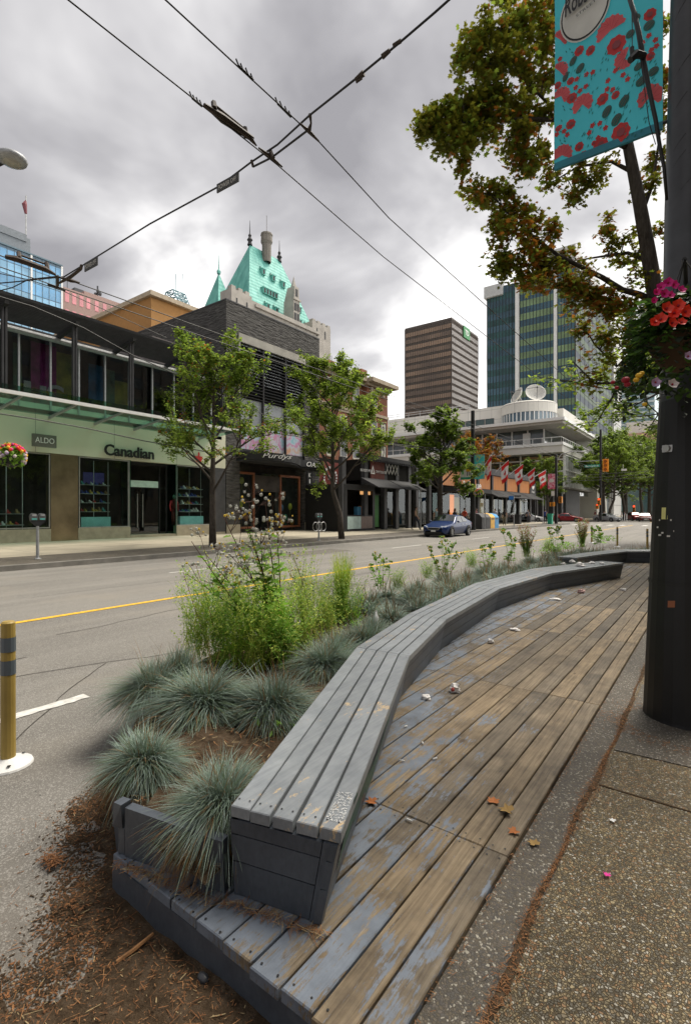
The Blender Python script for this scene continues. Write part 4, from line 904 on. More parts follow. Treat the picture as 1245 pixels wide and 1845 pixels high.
# shop displays: shelves with shoes and bags
r5 = random.Random(9)
ic = [cm('item_' + n_, c) for n_, c in (('black', (.015, .015, .015)), ('tan', (.28, .17, .07)), ('white', (.6, .6, .58)), ('red', (.4, .03, .03)), ('blue', (.04, .07, .3)), ('gold', (.45, .32, .06)), ('teal', (.05, .25, .25)))]
def shelfunit(y0, y1, label, tops, cab=True, x=XF - .55):
    th = thing('display_shelf', label, 'shelf', (x, y0, zb + .5), 'shop window shelves'); m = MB()
    for y in (y0, (y0 + y1) / 2, y1): m.tube([(x, y, zb + .5), (x, y, 4.2)], .02, 5)
    m.build('shelf_post', M['steel'], th)
    for z in tops:
        m = MB(); m.box(x - .2, x + .2, y0, y1, z, z + .03); sh = m.build('shelf', M['steel'], th)
        m = MB(); y = y0 + .1
        while y < y1 - .15:
            m.cm = r5.randrange(7); w = r5.uniform(.09, .16); h = r5.uniform(.1, .24); m.box(x - .12, x + .12, y, y + w * .8, z + .031, z + .03 + h * .4); m.hexa([(x - .1, y, z + .03 + h * .4), (x + .06, y, z + .03 + h * .4), (x + .06, y + w * .6, z + .03 + h * .4), (x - .1, y + w * .6, z + .03 + h * .4)], [(x - .08, y + .02, z + .03 + h), (x, y + .02, z + .03 + h), (x, y + w * .4, z + .03 + h), (x - .08, y + w * .4, z + .03 + h)]); y += w + r5.uniform(.03, .1)
        m.build('shoes_on_show', ic, sh)
    if cab: m = MB(); m.box(x - .2, x + .25, y0, y1, zb + .52, zb + 1.05); m.build('cabinet', cm('cabinet_aqua', (.28, .55, .58), .5), th)
shelfunit(YX(152, XF), YX(205, XF), 'shoe shelves in the window left of the glass doors', (1.6, 2.05, 2.5, 2.95))
shelfunit(YX(330, XF), YX(372, XF), 'shoe shelves in the window right of the glass doors', (1.6, 2.05, 2.5, 2.95))
shelfunit(YX(-10, XF), YX(50, XF), 'low shoe shelves in the dark window at the far left', (1.0, 1.5), False)
m = MB(); m.box(XF - .58, XF - .55, YX(160, XF), YX(198, XF), 3.0, 3.6); solo(m.build('window_banner', cm('banner_violet', (.07, .05, .25))), 'violet poster hanging above the shoe shelves', 'poster')
def mannequin(x, y, z0, h, mat_, label):
    th = thing('mannequin', label, 'mannequin', (x, y, z0)); m = MB()
    m.tube([(x, y, z0 + .9), (x, y, z0 + 1.1), (x, y, z0 + 1.3), (x, y, z0 + 1.45), (x, y, z0 + 1.52), (x, y, z0 + 1.58)], [.15, .13, .18, .2, .09, .05], 10)
    for s_ in (-.22, .22): m.tube([(x, y + s_ * .9, z0 + 1.43), (x, y + s_ * 1.2, z0 + 1.15), (x + .05, y + s_ * 1.1, z0 + .85)], [.055, .045, .035], 7)
    for s_ in (-.08, .08): m.tube([(x, y + s_, z0 + .95), (x, y + s_, z0 + .5), (x, y + s_, z0 + .05)], [.09, .07, .045], 8)
    m.build('outfit', mat_, th, smooth=True); m = MB(); m.ball((x, y, z0 + 1.68), .1, 8, 6, (1, .8, 1.2)); m.build('head', M['offwhite'], th, smooth=True)
mannequin(XF - .45, YX(322, XF), zb + .5, 1.7, cm('item_red2', (.30, .02, .025)), 'mannequin in red behind the glass right of the doors')
# ---------------------------------------------------------------- B. dark split stone building
t = NT('split_stone'); p = t.pos((.55, .55, 2.6)); v = t.vor(p, 3.2); n_ = t.noise(t.pos((.7, .7, 5)), 2.2, 6, .7)
c = t.ramp(n_, [(.3, (.038, .036, .034)), (.7, (.125, .12, .112))]); c = t.mix(.5, c, t.ramp(v.outputs['Distance'], [(.1, .5), (.6, 1.3)]), 'MULTIPLY')
t.col(c); t.set(.85, 0, .25); t.bump(t.math('ADD', n_, t.math('MULTIPLY', v.outputs['Distance'], .6)), 1.0, .12); M['split_stone'] = t.m
B = thing('stone_building', 'dark rough stone clad shop building with big louvred window in the middle left', 'building', (XF, 21, .35))
yL, yR = 20.9, 30.1; wl, wr = 22.02, 28.4; zt = 15.0; zn = 5.75
m = MB(); 
m.box(-60, XF, yL, wl, .2, zt); m.box(-60, XF, wr, yR, .2, zt); m.box(-60, XF, wl, wr, 13.2, zt); m.box(-60, XF - 1.2, wl, wr, .2, 13.2)
m.build('stone_wall', M['split_stone'], B)
m = MB(); m.box(-60, XF + .02, yL - .02, yR, zt, zt + .08); m.build('coping', M['charcoal'], B)
m = MB(); m.box(XF - .3, XF + .06, wl, wr, 12.68, 13.2); m.box(XF - .3, XF + .06, wl - .12, wl, 9.3, 13.2); m.build('window_surround', M['concrete'], B)
m = MB()
for k in range(17): z = 12.55 - k * .205; m.hexa([(XF - .22, wl, z - .04), (XF - .0, wl, z - .12), (XF - .0, wr, z - .12), (XF - .22, wr, z - .04)], [(XF - .22, wl, z), (XF + .02, wl, z - .07), (XF + .02, wr, z - .07), (XF - .22, wr, z)])
m.build('louvre', M['pole_grey'], B)
for y in (wl, 24.1, 26.3, wr - .1):
    m = MB(); m.box(XF - .25, XF + .01, y, y + .1, zn, 12.6); m.build('mullion', M['dark_metal'], B)
cb = [cm('cloudy_glass', (.30, .32, .34), .25, vary=.15, scale=.5), None, None]
for a, b_ in ((wl + .1, 24.1), (24.2, 26.3), (26.4, wr - .1)):
    m = MB(); m.box(XF - .2, XF - .17, a, b_, 7.4, 9.1); m.build('window_panel', cb[0], B)
    m = MB(); m.box(XF - .2, XF - .17, a, b_, 9.16, 12.6); m.build('window_panel', M['glass_dark'], B)
t = NT('poster_art'); p = t.pos(); v = t.vor(p, .9); t.col(t.ramp(t.noise(p, 1.1, 3, .5), [(.3, (.16, .42, .48)), (.42, (.42, .50, .58)), (.5, (.50, .18, .33)), (.58, (.45, .50, .55)), (.7, (.55, .28, .15))])); t.set(.4); M['poster_art'] = t.m
for a, b_ in ((wl + .1, 24.1), (24.2, 26.3), (26.4, wr - .1)):
    m = MB(); m.box(XF - .2, XF - .16, a, b_, zn, 7.35); m.build('window_poster', M['poster_art'], B)
m = MB(); m.box(XF - 1.2, XF - .1, wl, wr, 5.3, zn); m.build('ledge', M['black'], B)
# curved black canopy with script lettering
m = MB(); pts = []
for k in range(11):
    f = k / 10; y = wl - .3 + (yR - wl + .3) * f; x = XF + .3 + 1.5 * math.sin(math.pi * min(1, f * 1.25 + .12)); pts.append((x, y))
poly = [(XF - .2, wl - .3)] + pts + [(XF - .2, yR)]; m.prism(poly[::-1], 4.95, 5.45); m.build('canopy', M['black'], B)
m = MB(); m.prism([(a - .12 if a > XF else a, b_) for a, b_ in poly][::-1], 4.86, 4.945); m.build('canopy_soffit', M['pole_grey'], B)
d_ = (Vector((*pts[2], 0)) - Vector((*pts[1], 0))).normalized()
text('Purdys', 'lettering', 2.1, (pts[1][0] + .06, pts[1][1] + .1, 5.0), d_, (0, 0, 1), M['white'], B, height=.42, shear=.4); text('OAKS', 'lettering', 1.9, (pts[8][0] + .02, pts[8][1] - .2, 5.0), (Vector((*pts[9], 0)) - Vector((*pts[8], 0))), (0, 0, 1), M['white'], B, height=.36, shear=.3)
# shop front with orange timber frames
of = cm('orange_frame', (.20, .07, .03), .5)
for a, b_, nm in ((wl, wl + .9 + .55, 'shop_window'), (wl + 3.9, wr - .35, 'shop_window')):
    m = MB(); f_ = .13; m.box(XF - .3, XF - .15, a, b_, .5, .5 + f_); m.box(XF - .3, XF - .15, a, b_, 4.1, 4.25)
    for y in (a, b_ - f_): m.box(XF - .3, XF - .15, y, y + f_, .5 + f_, 4.1)
    w_ = m.build(nm, of, B); m = MB(); m.box(XF - .24, XF - .22, a + f_, b_ - f_, .5 + f_, 4.1); m.build('pane', M['glass'], w_)
m = MB(); m.box(XF - .7, XF - .6, wl + 1.5, wl + 3.85, .4, 4.3); m.build('door', M['glass_dark'], B)
m = MB(); m.box(XF - .3, XF - .2, wl + 1.45, wl + 3.9, 3.0, 3.08); m.box(XF - .3, XF - .2, wl + 1.45, wl + 3.9, 3.1, 4.1); m.build('transom', M['interior'], B)
m = MB(); m.box(XF - 1.19, XF - 1.0, wl, wr, .3, 4.8); m.build('shop_back', M['interior'], B)
m = MB(); m.box(XF - .0, XF + .05, 28.4, 30.1, .2, .85); m.box(XF, XF + .05, yL, wl, .2, .8); m.build('plinth', M['tan_stone'], B)
for i, (y, z, c) in enumerate([(wl + .6, 3.7, (.35, .3, .08)), (wl + .5, 2.1, (.4, .35, .02)), (wl + 1.0, 1.2, (.35, .12, .03)), (wl + 4.6, 2.9, (.4, .13, .04)), (wl + 4.4, 1.9, (.05, .1, .2)), (wl + 5.3, 2.0, (.35, .3, .03)), (wl + 4.8, 1.2, (.05, .22, .13)), (wl + 4.5, .9, (.4, .14, .04)), (wl + 5.5, .85, (.42, .16, .03))]):
    m = MB(); m.ball((XF - .5, y, z), .2, 9, 6, (.5, 1, 1.25)); m.tube([(XF - .5, y, z - .25), (XF - .5, y, z - .6)], .01, 4); solo(m.build('hanging_ornament', cm('orn_%d' % i, c)), ['green ornament high in the left orange framed window', 'yellow ornament in the left orange framed window', 'round brown ornament low in the left orange framed window', 'red balloon shape in the right orange framed window', 'dark blue figure in the right orange framed window', 'yellow streak ornament at the right edge of the window', 'green box shape in the right orange framed window', 'orange disc low in the right window', 'orange disc at the far right bottom of the window'][i], 'window ornament')
ks = thing('vertical_shop_sign', 'tall narrow black sign with white letters stacked downwards on the stone pier', 'sign', (XF + .1, YX(556, XF), 2))
yk = YX(552, XF + .1); m = MB(); m.box(XF + .06, XF + .14, yk, yk + .62, 1.6, 4.6); m.build('sign_box', M['black'], ks)
for i, ch in enumerate('KIEHLS'): text(ch, 'lettering', .26 if ch != 'I' else .1, (XF + .145, yk + .18 + (.08 if ch == 'I' else 0), 4.22 - i * .46), (0, 1, 0), (0, 0, 1), M['white'], ks, height=.32)
# ---------------------------------------------------------------- C. low dark shop row, kiosk, chocolate shop
XR = -21.0
Cc = thing('low_shop_row', 'low dark shop row with flat awnings right of the stone building', 'building', (XR, 36, .25))
m = MB(); m.box(-45, XF - .3, 30.12, 42.7, .1, 5.9); m.box(XF - .3, XR - .1, 33.4, 42.7, 4.2, 5.9); m.box(-45, XR - 1.5, 33.9, 42.7, .1, 4.2); m.build('wall', cm('shop_dark', (.02, .019, .017), .9, spec=.1), Cc)
m = MB(); m.box(XF - .3, XF - .05, 30.12, 33.4, 3.6, 5.6); m.build('ice_cream_fascia', cm('brick_red', (.17, .035, .025)), Cc)
ry = (YX(845, XR), ) 
m = MB(); m.box(XR - .1, XR, YX(668, XR), YX(692, XR) , 3.95, 5.55); m.build('chocolate_fascia', cm('choc_red', (.13, .032, .022)), Cc)
m = MB(); m.box(XR - .2, XR + .15, YX(645, XR), YX(745, XR), 5.6, 5.9)
y = YX(645, XR)
while y < YX(745, XR): m.box(XR + .15, XR + .25, y, y + .12, 5.42, 5.6); y += .3
m.build('cornice', M['dark_metal'], Cc)
text('ROCKY MTN', 'lettering', 1.55, (XR + .01, YX(649, XR), 4.6), (0, 1, 0), (0, 0, 1), M['white'], Cc, height=.2); text('CHOCOLATE', 'lettering', 1.5, (XR + .01, YX(675.5, XR), 4.6), (0, 1, 0), (0, 0, 1), M['white'], Cc, height=.2)
m = MB(); yy = YX(671, XR); m.add([(XR + .01, yy - .3, 4.5), (XR + .01, yy + .3, 4.5), (XR + .01, yy, 5.15), (XR + .01, yy - .14, 4.58), (XR + .01, yy + .14, 4.58), (XR + .01, yy, 4.95)], [(0, 1, 4, 3), (1, 2, 5, 4), (2, 0, 3, 5)]); m.build('peak_emblem', M['white'], Cc)
for a, b_ in ((YX(650, XR), YX(698, XR)), (YX(700, XR), YX(740, XR))):
    m = MB(); m.hexa([(XR, a, 3.75), (XR + 1.5, a, 3.35), (XR + 1.5, b_, 3.35), (XR, b_, 3.75)], [(XR, a, 4.15), (XR + 1.5, a, 3.42), (XR + 1.5, b_, 3.42), (XR, b_, 4.15)]); m.build('awning', M['dark_metal'], Cc)
# X lattice over the next shop
m = MB(); a, b_ = YX(694, XR), YX(716, XR); n_ = 4
for i in range(n_):
    p0 = a + (b_ - a) * i / n_; p1 = a + (b_ - a) * (i + 1) / n_; m.tube([(XR + .02, p0, 4.6), (XR + .02, p1, 5.4)], .04, 4); m.tube([(XR + .04, p1, 4.6), (XR + .04, p0, 5.4)], .04, 4)
m.build('cross_lattice', M['offwhite'], Cc)
# piers and glass between
for u in (620, 660, 695, 716, 738, 752, 775, 795):
    y = YX(u, XR); m = MB(); m.box(XR - .35, XR - .02, y - .22, y + .22, .15, 5.5); m.build('pier', M['charcoal'], Cc)
for u0, u1 in ((697, 714), (718, 736), (754, 773), (777, 793)): shopglass(Cc, YX(u0, XR) + .2, YX(u1, XR) - .2, .5, 3.7, XR - .2, (), M['dark_metal'])
m = MB(); m.box(XR - .24, XR - .22, YX(676, XR), YX(686, XR), .45, 2.9); m.build('green_door_panel', cm('door_green', (.03, .20, .02)), Cc)
m = MB(); m.box(XR - .2, XR - .1, YX(674, XR), YX(688, XR), 2.9, 3.0); m.build('door_frame', M['dark_metal'], Cc)
m = MB(); m.box(XF - .35, XF - .25, 30.4, 33.2, .3, 3.5); m.build('ice_cream_window', M['glass_dark'], Cc)
text('AFRO', 'lettering', .95, (XF - .2, 31.4, 2.6), (0, 1, 0), (.0, 0, 1), cm('neon_teal', (.25, .6, .5), .5, emit=.5), Cc, height=.36, shear=.3)
m = MB(); m.add([(XF - .2, 31.6, 1.6), (XF - .2, 32.1, 1.6), (XF - .2, 31.85, .9)], [(0, 1, 2)]); m.build('cone_picture', cm('cone', (.35, .22, .1)), Cc)
m = MB(); cy_, cz_ = YX(595, XF), 4.35
for k in range(22):
    if k in (3, 9, 17): continue
    a = k / 22 * 6.28; m.hexa(*[[(XF - .02 + dx, cy_ + (math.cos(a + e1) * r_), cz_ + math.sin(a + e1) * r_) for e1, r_ in ((-.09, .72), (.09, .72), (.09, .9), (-.09, .9))] for dx in (0, .03)])
m.build('round_sign_letters', M['white'], Cc); text('2A', 'lettering', .6, (XF - .02, cy_ - .3, 4.2), (0, 1, 0), (0, 0, 1), M['white'], Cc, height=.34)
# kiosk
kk = thing('shop_kiosk', 'black walk-up kiosk box with a white counter panel beside the tree', 'kiosk', (XR, YX(624, XR), .2)); y0, y1 = YX(620, XR), YX(675, XR) 
m = MB(); m.box(XR - 3.6, XR - 1.5, y0, y1, .2, 3.6); m.box(XR - 1.5, XR, y0, y0 + .35, .2, 3.6); m.box(XR - 1.5, XR, y1 - .3, y1, .2, 3.6); m.box(XR - 1.5, XR, y0 + .35, y1 - .3, 3.2, 3.6); m.build('kiosk_shell', M['black'], kk)
m = MB(); m.box(XR - .5, XR + .05, y0 + .36, y1 - .31, .2, .35); m.box(XR - 1.5, XR - .05, y0 + .36, y1 - .31, 1.3, 1.38); m.build('counter', M['dark_metal'], kk)
m = MB(); m.box(XR - .05, XR + .0, y0 + .38, (y0 + y1) / 2 + .1, .38, 1.28); m.build('counter_panel', cm('panel_mint', (.45, .58, .55), .4), kk)
m = MB(); m.box(XR - .05, XR + .0, (y0 + y1) / 2 + .13, y1 - .33, .38, 1.28); m.build('counter_panel', cm('panel_brown', (.20, .14, .12), .4), kk)
m = MB(); m.box(XR - .2, XR - .15, y0 + 2.2, y1 - .4, 2.9, 3.15); m.build('lit_menu', cm('menu_light', (.5, .26, .1), emit=.6), kk)
m = MB(); m.box(XR - .6, XR - .3, y0 + 2.0, y0 + 2.5, 1.38, 2.0); solo(m.build('counter_box', cm('ice_blue', (.05, .2, .35))), 'blue box on the kiosk counter', 'box'); m = MB(); m.box(XR - .6, XR - .3, y0 + 2.55, y0 + 3.05, 1.38, 2.05); solo(m.build('counter_box', cm('ice_orange', (.5, .2, .03))), 'orange box on the kiosk counter', 'box')
# ---------------------------------------------------------------- D. timber panelled corner shop
XC = -20.5
Dd = thing('corner_shop', 'corner shop building with orange timber panels and sloping dark awnings', 'building', (XC, 57, .2))
yc0, yc1 = 42.8, YX(957, XC) - .2
m = MB(); m.box(-45, XC - 1.6, yc0, yc1, .1, 6.2); m.box(XC - 1.6, XC - .3, yc0, yc1, 3.6, 6.1); m.box(XC - 1.6, XC - .3, yc1 - .4, yc1, .1, 3.6); m.build('wall', M['shop_dark'], Dd)
wo = NT('orange_timber'); p = wo.pos((1, 9, .5)); n_ = wo.noise(p, 1.2, 4); wo.col(wo.ramp(n_, [(.3, (.38, .125, .02)), (.7, (.55, .21, .04))])); wo.set(.5); M['orange_timber'] = wo.m
ucol = [795, 862, 887, 912, 935, 957]
for i in range(5):
    a, b_ = YX(ucol[i], XC) , YX(ucol[i + 1], XC) - .35
    if i == 4: b_ = yc1
    m = MB(); m.box(XC - .3, XC - .12, a + .15, b_ - .15, 4.15, 5.75); m.build('timber_panel', M['orange_timber'], Dd)
m = MB(); m.box(XC - .3, XC + .05, yc0, yc1, 5.8, 6.5); m.build('parapet', M['charcoal'], Dd)
for u in ucol:
    y = min(YX(u, XC), yc1 - .25); m = MB(); m.box(XC - .35, XC + .0, y - .22, y + .22, .15, 5.8); m.build('pier', M['charcoal'], Dd)
for i in range(5):
    a, b_ = YX(ucol[i], XC) + .25, min(YX(ucol[i + 1], XC), yc1) - .25
    if b_ - a > .8: shopglass(Dd, a, b_, .6, 3.5, XC - .2, [(a + b_) / 2], M['dark_metal'])
ua = [868, 890, 912, 934, 957]
for i in range(4):
    a, b_ = YX(ua[i], XC) + .06, YX(ua[i + 1], XC) - .06; m = MB()
    m.hexa([(XC, a, 3.55), (XC + 1.7, a, 3.2), (XC + 1.7, b_, 3.2), (XC, b_, 3.55)], [(XC, a, 4.1), (XC + 1.7, a, 3.27), (XC + 1.7, b_, 3.27), (XC, b_, 4.1)]); m.build('awning', cm('awning_grey', (.055, .055, .055), .95, spec=.1), Dd)
m = MB(); m.box(XC, XC + 1.2, YX(800, XC), YX(866, XC), 3.55, 3.95); m.build('flat_canopy', M['dark_metal'], Dd)
m = MB(); m.box(XC - .1, XC + .1, YX(822, XC), YX(829, XC), 3.97, 5.2); m.build('sign_panel', cm('maroon', (.16, .03, .05)), Dd)
text('BarToo', 'lettering', YX(848, XC) - YX(829.5, XC), (XC + .25, YX(829.5, XC), 3.98), (0, 1, 0), (0, 0, 1), M['white'], Dd, height=.75, bold=True); text('ue', 'lettering', YX(862, XC) - YX(853, XC), (XC + .25, YX(853, XC), 3.98), (0, 1, 0), (0, 0, 1), M['white'], Dd, height=.6, bold=True)
text('Roots', 'lettering', YX(944, XC) - YX(930, XC), (XC + .35, YX(930, XC), 2.95), (0, 1, 0), (0, 0, 1), M['offwhite'], Dd, height=.3)
m = MB(); m.box(XC - .45, XC - .4, YX(817, XC), YX(824, XC), .7, 3.3); m.build('lit_display', cm('lit_orange', (.6, .15, .03), emit=.8), Dd)
for u in (835, 880, 898, 920, 946):
    m = MB(); y = YX(u, XC); m.box(XC - .9, XC - .8, y - .7, y + .7, .8, 3.1); m.build('lit_display', cm('lit_shop', (.22, .15, .09), emit=.35), Dd)
rs = thing('roof_sign', 'dark hoarding at the street corner with a small white animal emblem and name', 'sign', (XC - 1, yc1 + 1, 0))
text('Roots', 'lettering', 1.1, (XC + .0, yc1 + .25, 4.25), (0, 1, 0), (0, 0, 1), M['white'], rs, height=.3); m = MB(); m.ball((XC, yc1 + .8, 4.95), .35, 10, 6, (.1, 1.3, .7)); m.ball((XC, yc1 + 1.25, 5.1), .2, 8, 5, (.1, 1, 1)); m.build('emblem', M['white'], rs); m = MB(); m.box(XC - .2, XC - .05, yc1, yc1 + 2.4, 3.4, 5.7); m.box(XC - .2, XC - .1, yc1 + .0, yc1 + .15, .15, 3.4); m.box(XC - .2, XC - .1, yc1 + 2.25, yc1 + 2.4, .15, 3.4); m.build('sign_board', M['black'], rs)
# ---------------------------------------------------------------- E. brick hotel with cornice
br = NT('brick'); p = br.pos(); bt = br.n('ShaderNodeTexBrick'); mpn = br.n('ShaderNodeMapping'); mpn.inputs['Rotation'].default_value = (R(90), 0, R(90)); gg = br.n('ShaderNodeNewGeometry'); sp_ = br.n('ShaderNodeSeparateXYZ'); br.l(gg.outputs['Position'], sp_.inputs[0]); cc_ = br.n('ShaderNodeCombineXYZ'); br.l(br.math('ADD', sp_.outputs[1], sp_.outputs[0]), cc_.inputs[0]); br.l(sp_.outputs[2], cc_.inputs[1]); br.l(cc_.outputs[0], bt.inputs['Vector'])
bt.inputs['Scale'].default_value = 4; bt.inputs['Color1'].default_value = (.30, .105, .05, 1); bt.inputs['Color2'].default_value = (.22, .075, .038, 1); bt.inputs['Mortar'].default_value = (.2, .13, .09, 1); bt.inputs['Mortar Size'].default_value = .02
br.col(br.mix(1, bt.outputs[0], br.ramp(br.noise(p, .7, 5), [(.3, .8), (.7, 1.15)]), 'MULTIPLY')); br.set(.85); M['brick'] = br.m
E_ = thing('brick_hotel', 'red brick hotel with stone cornice and painted upper windows behind the low shops', 'building', (XF, 36, 5))
xb = XF - .35; yb0, yb1 = 30.15, 40.0; yq = 36.6
m = MB(); m.box(-50, xb, yb0, yb1, .2, 13.0); m.box(xb, XF + .1, yq, yb1, .2, 13.0); m.build('wall', M['brick'], E_)
sc2 = cm('sandstone', (.40, .33, .24), .8)
m = MB(); m.box(-50, xb + .35, yb0, yq - .31, 12.75, 13.0); m.box(-50, xb + .7, yb0, yq - .31, 13.0, 13.35); m.box(-50, XF + .4, yq - .3, yb1 + .3, 12.75, 13.0); m.box(-50, XF + .9, yq - .3, yb1 + .7, 13.002, 13.35); m.build('cornice', sc2, E_)
m = MB(); m.box(-50, xb + .1, yb0, yq, 10.2, 10.45); m.box(xb + .1, XF + .2, yq - .05, yb1 + .05, 10.2, 10.45); m.box(xb, xb + .05, yb0, yq, 10.0, 10.18); m.build('string_course', sc2, E_)
m = MB(); m.box(-30, -26.3, 33.2, 34.0, 13.35, 14.5); m.box(-29, -26, 37.6, 38.5, 13.35, 14.7); m.box(-29, -27, 39.2, 39.9, 13.35, 13.9); m.build('chimney', M['brick'], E_)
wm_ = cm('window_dark', (.05, .055, .06), .2)
for y in (31.4, 33.2, 35.0):
    for z in (11.0, 8.2, 6.2): windowpart(E_, 'window', M['offwhite'], wm_, xb, y, y + .95, z, z + 1.5, .08, nz=2, sill=sc2)
for y in (37.2,):
    for z in (11.0, 8.4): windowpart(E_, 'window', M['offwhite'], wm_, XF + .1, y, y + .9, z, z + 1.4, .08, nz=2, sill=sc2)
for i, (z, ch) in enumerate([(8.2, '2'), (6.1, '7')]):
    f = windowpart(E_, 'painted_window', M['dark_metal'], cm('panel_pale', (.5, .47, .40)), XF + .1, 38.75, 39.7, z, z + 1.6, .07, glass_name='painted_panel'); text(ch, 'painted_figure', .42, (XF + .125, 39.0, z + .3), (0, 1, 0), (0, 0, 1), M['black'], f, height=1.0)
m = MB(); m.box(XF + .1, XF + .3, 38.9, 39.2, 12.1, 12.7); m.box(XF + .1, XF + .3, 37.0, 37.2, 12.1, 12.7); m.build('bracket', sc2, E_)
# ---------------------------------------------------------------- brown building behind
bb = cm('ochre_wall', (.36, .185, .06), .85, vary=.1)
Fb = thing('ochre_building', 'plain ochre walled building rising behind the black pergola', 'building', (-45, 28, 10))
yo = 25.3
m = MB(); m.box(-70, -40, yo, 45, .2, 20.6); m.box(-49, -40.5, yo - 3.5, yo + .05, .2, 16.8); m.build('wall', bb, Fb)
m = MB(); m.box(-70, -39.6, yo - .3, 45.4, 20.6, 21.0); m.box(-49.2, -40.3, yo - 3.8, yo, 16.8, 17.1); m.build('coping', sc2, Fb)
m = MB(); a = PX(280, 545, -39.9); m.box(-40, -39.3, 27.2, 31.8, 18.5, 18.9); m.box(-40, -39.6, 27.4, 31.6, 18.0, 18.45); m.build('cornice_fragment', cm('cream', (.5, .42, .24)), Fb)
m = MB(); m.box(-35, -28, 17.8, 20.88, 9.9, 12.5); solo(m.build('stair_bulkhead', cm('taupe', (.145, .125, .12))), 'plain grey box on the roof beside the stone wall', 'rooftop box')
# ---------------------------------------------------------------- F. copper roofed hotel
cop = NT('copper_roof'); p = cop.pos(); n_ = cop.noise(p, .12, 6, .65); st_ = cop.noise(cop.pos((1.2, 1.2, .08)), .8, 4); cop.col(cop.mix(.6, cop.ramp(n_, [(.3, (.09, .32, .27)), (.7, (.15, .43, .37))]), cop.ramp(st_, [(.35, (.075, .27, .235)), (.65, (.19, .50, .43))]))); cop.set(.6, 0, .3)
sw = cop.n('ShaderNodeTexWave'); sw.inputs['Scale'].default_value = 1.1; cop.l(cop.pos((.7, 1, 0)), sw.inputs['Vector']); cop.bump(sw.outputs[0], .25, .2); M['copper'] = cop.m
gs = cm('grey_stone', (.34, .315, .28), .85, vary=.2, scale=.3)
H = thing('copper_roof_hotel', 'grand stone hotel with steep green copper roof and tall chimney', 'building', (-110, 100, 50))
XH = -100
m = MB(); y0h, y1h = 86, 127
m.box(-125, XH, y0h, y1h, 0, 50); m.box(-104.4, XH, y0h, y1h, 50, 57.6)
m.box(-104.4, XH, y0h, y0h + 7, 57.6, 59.3); m.box(-104.4, XH, y1h - 9, y1h, 57.6, 60.6); m.box(XH - 1.5, XH, y0h + 7, y1h - 9, 57.6, 58.4)
for a in (y0h, y0h + 2.4, y0h + 4.8, y1h - 8.8, y1h - 6.4, y1h - 4.0, y1h - 1.6): m.box(XH - 1.5, XH + .003, a, a + 1.4, 59.3 if a < 100 else 60.6, 60.1 if a < 100 else 61.4)
m.build('wall', gs, H)
m = MB(); m.box(XH, XH + .6, y0h + 8, y1h - 6, 56.9, 57.6); m.build('cornice', gs, H)
for y in (87.5, 91, 120, 124): m = MB(); m.box(XH + .01, XH + .06, y, y + .5, 55.0 if y < 100 else 56.5, 57.2 if y < 100 else 59.0); m.build('slit_window', M['black'], H)
rz_ = 80.6; ry0, ry1 = 105.2, 118.0; rb = 55.0
m = MB(); fL, fR, bk = 95.5, 128.5, -124.6
m.add([(-104, fL, rb), (-104, fR, rb), (bk, fR, rb), (bk, fL, rb), (-114, ry0, 83), (-114, ry1, 83.4)], [(0, 1, 5, 4), (1, 2, 5), (2, 3, 4, 5), (3, 0, 4)]); m.build('copper_roof', M['copper'], H)
for y, h in ((ry0, 7.5), (ry1, 7)): 
    m = MB(); m.lathe([(.8, 0), (.5, 1), (.9, 1.6), (.35, 2.4), (.5, 3), (.15, 3.6), (.05, h)], (-114, y, 82.8), 8); m.build('finial', M['dark_metal'], H)
m = MB(); cyh = 110.8; m.lathe([(1.4, -5.5), (1.45, 0), (1.85, .8), (1.75, 2.6), (1.95, 2.9), (1.8, 3.4), (.1, 3.7)], (-112.5, cyh, 84.8), 10); m.tube([(-112.5, cyh, 88), (-112.5, cyh, 94)], .1, 4); m.build('chimney', cm('sooty_stone', (.16, .145, .125), .85, vary=.3), H)
def roofx(z): return -104 - 10 * (z - rb) / (83.2 - rb)
for (y, z, n_) in ((106.5, 73.5, 1), (110.6, 73, 1), (114.8, 72.5, 1), (104.5, 66.5, 5), (118.5, 65.5, 2), (104, 61, 1), (107.6, 61, 1), (118, 60.5, 1), (121.5, 60.3, 1)):
    m = MB(); w = 1.2 * n_; x = roofx(z); m.box(x - 1, x + .7, y, y + w + .4, z + 1.7, z + 1.9); m.add([(x + .7, y - .2, z + 1.9), (x + .7, y + w + .6, z + 1.9), (x - 1.4, y + w / 2 + .2, z + 3.3)], [(0, 1, 2)]); m.box(x - 1, x + .55, y + .1, y + w + .3, z, z + 1.7); dm_ = m.build('dormer', M['copper'], H)
    m = MB()
    for k in range(n_): m.box(x + .56, x + .62, y + .35 + k * 1.2, y + 1.05 + k * 1.2, z + .2, z + 1.5)
    m.build('dormer_window', M['black'], dm_)
m = MB(); x = XH - 1.6; yg = 112.6; m.box(x - 4, x, yg - 1.4, yg + 1.4, 57.6, 65.5); m.hexa([(x - 4, yg - 1.2, 65.5), (x, yg - 1.2, 65.5), (x, yg + 1.2, 65.5), (x - 4, yg + 1.2, 65.5)], [(x - 3, yg - .9, 69.5), (x, yg - .9, 69.5), (x, yg + .9, 69.5), (x - 3, yg + .9, 69.5)]); m.lathe([(1, 0), (.3, 2.2), (.02, 3.6)], (x - 1.2, yg, 69.5), 6)
m.box(x, x + .4, yg - 1.6, yg + 1.6, 65.3, 65.8); gd = m.build('stone_gable', gs, H)
m = MB()
for a, z in ((-1.1, 59.3), (.15, 59.3), (-1.1, 62.2), (.15, 62.2), (-.5, 66.5)): m.box(x + .01, x + .08, yg + a, yg + a + .95, z, z + 2.2)
m.build('gable_window', M['black'], gd)
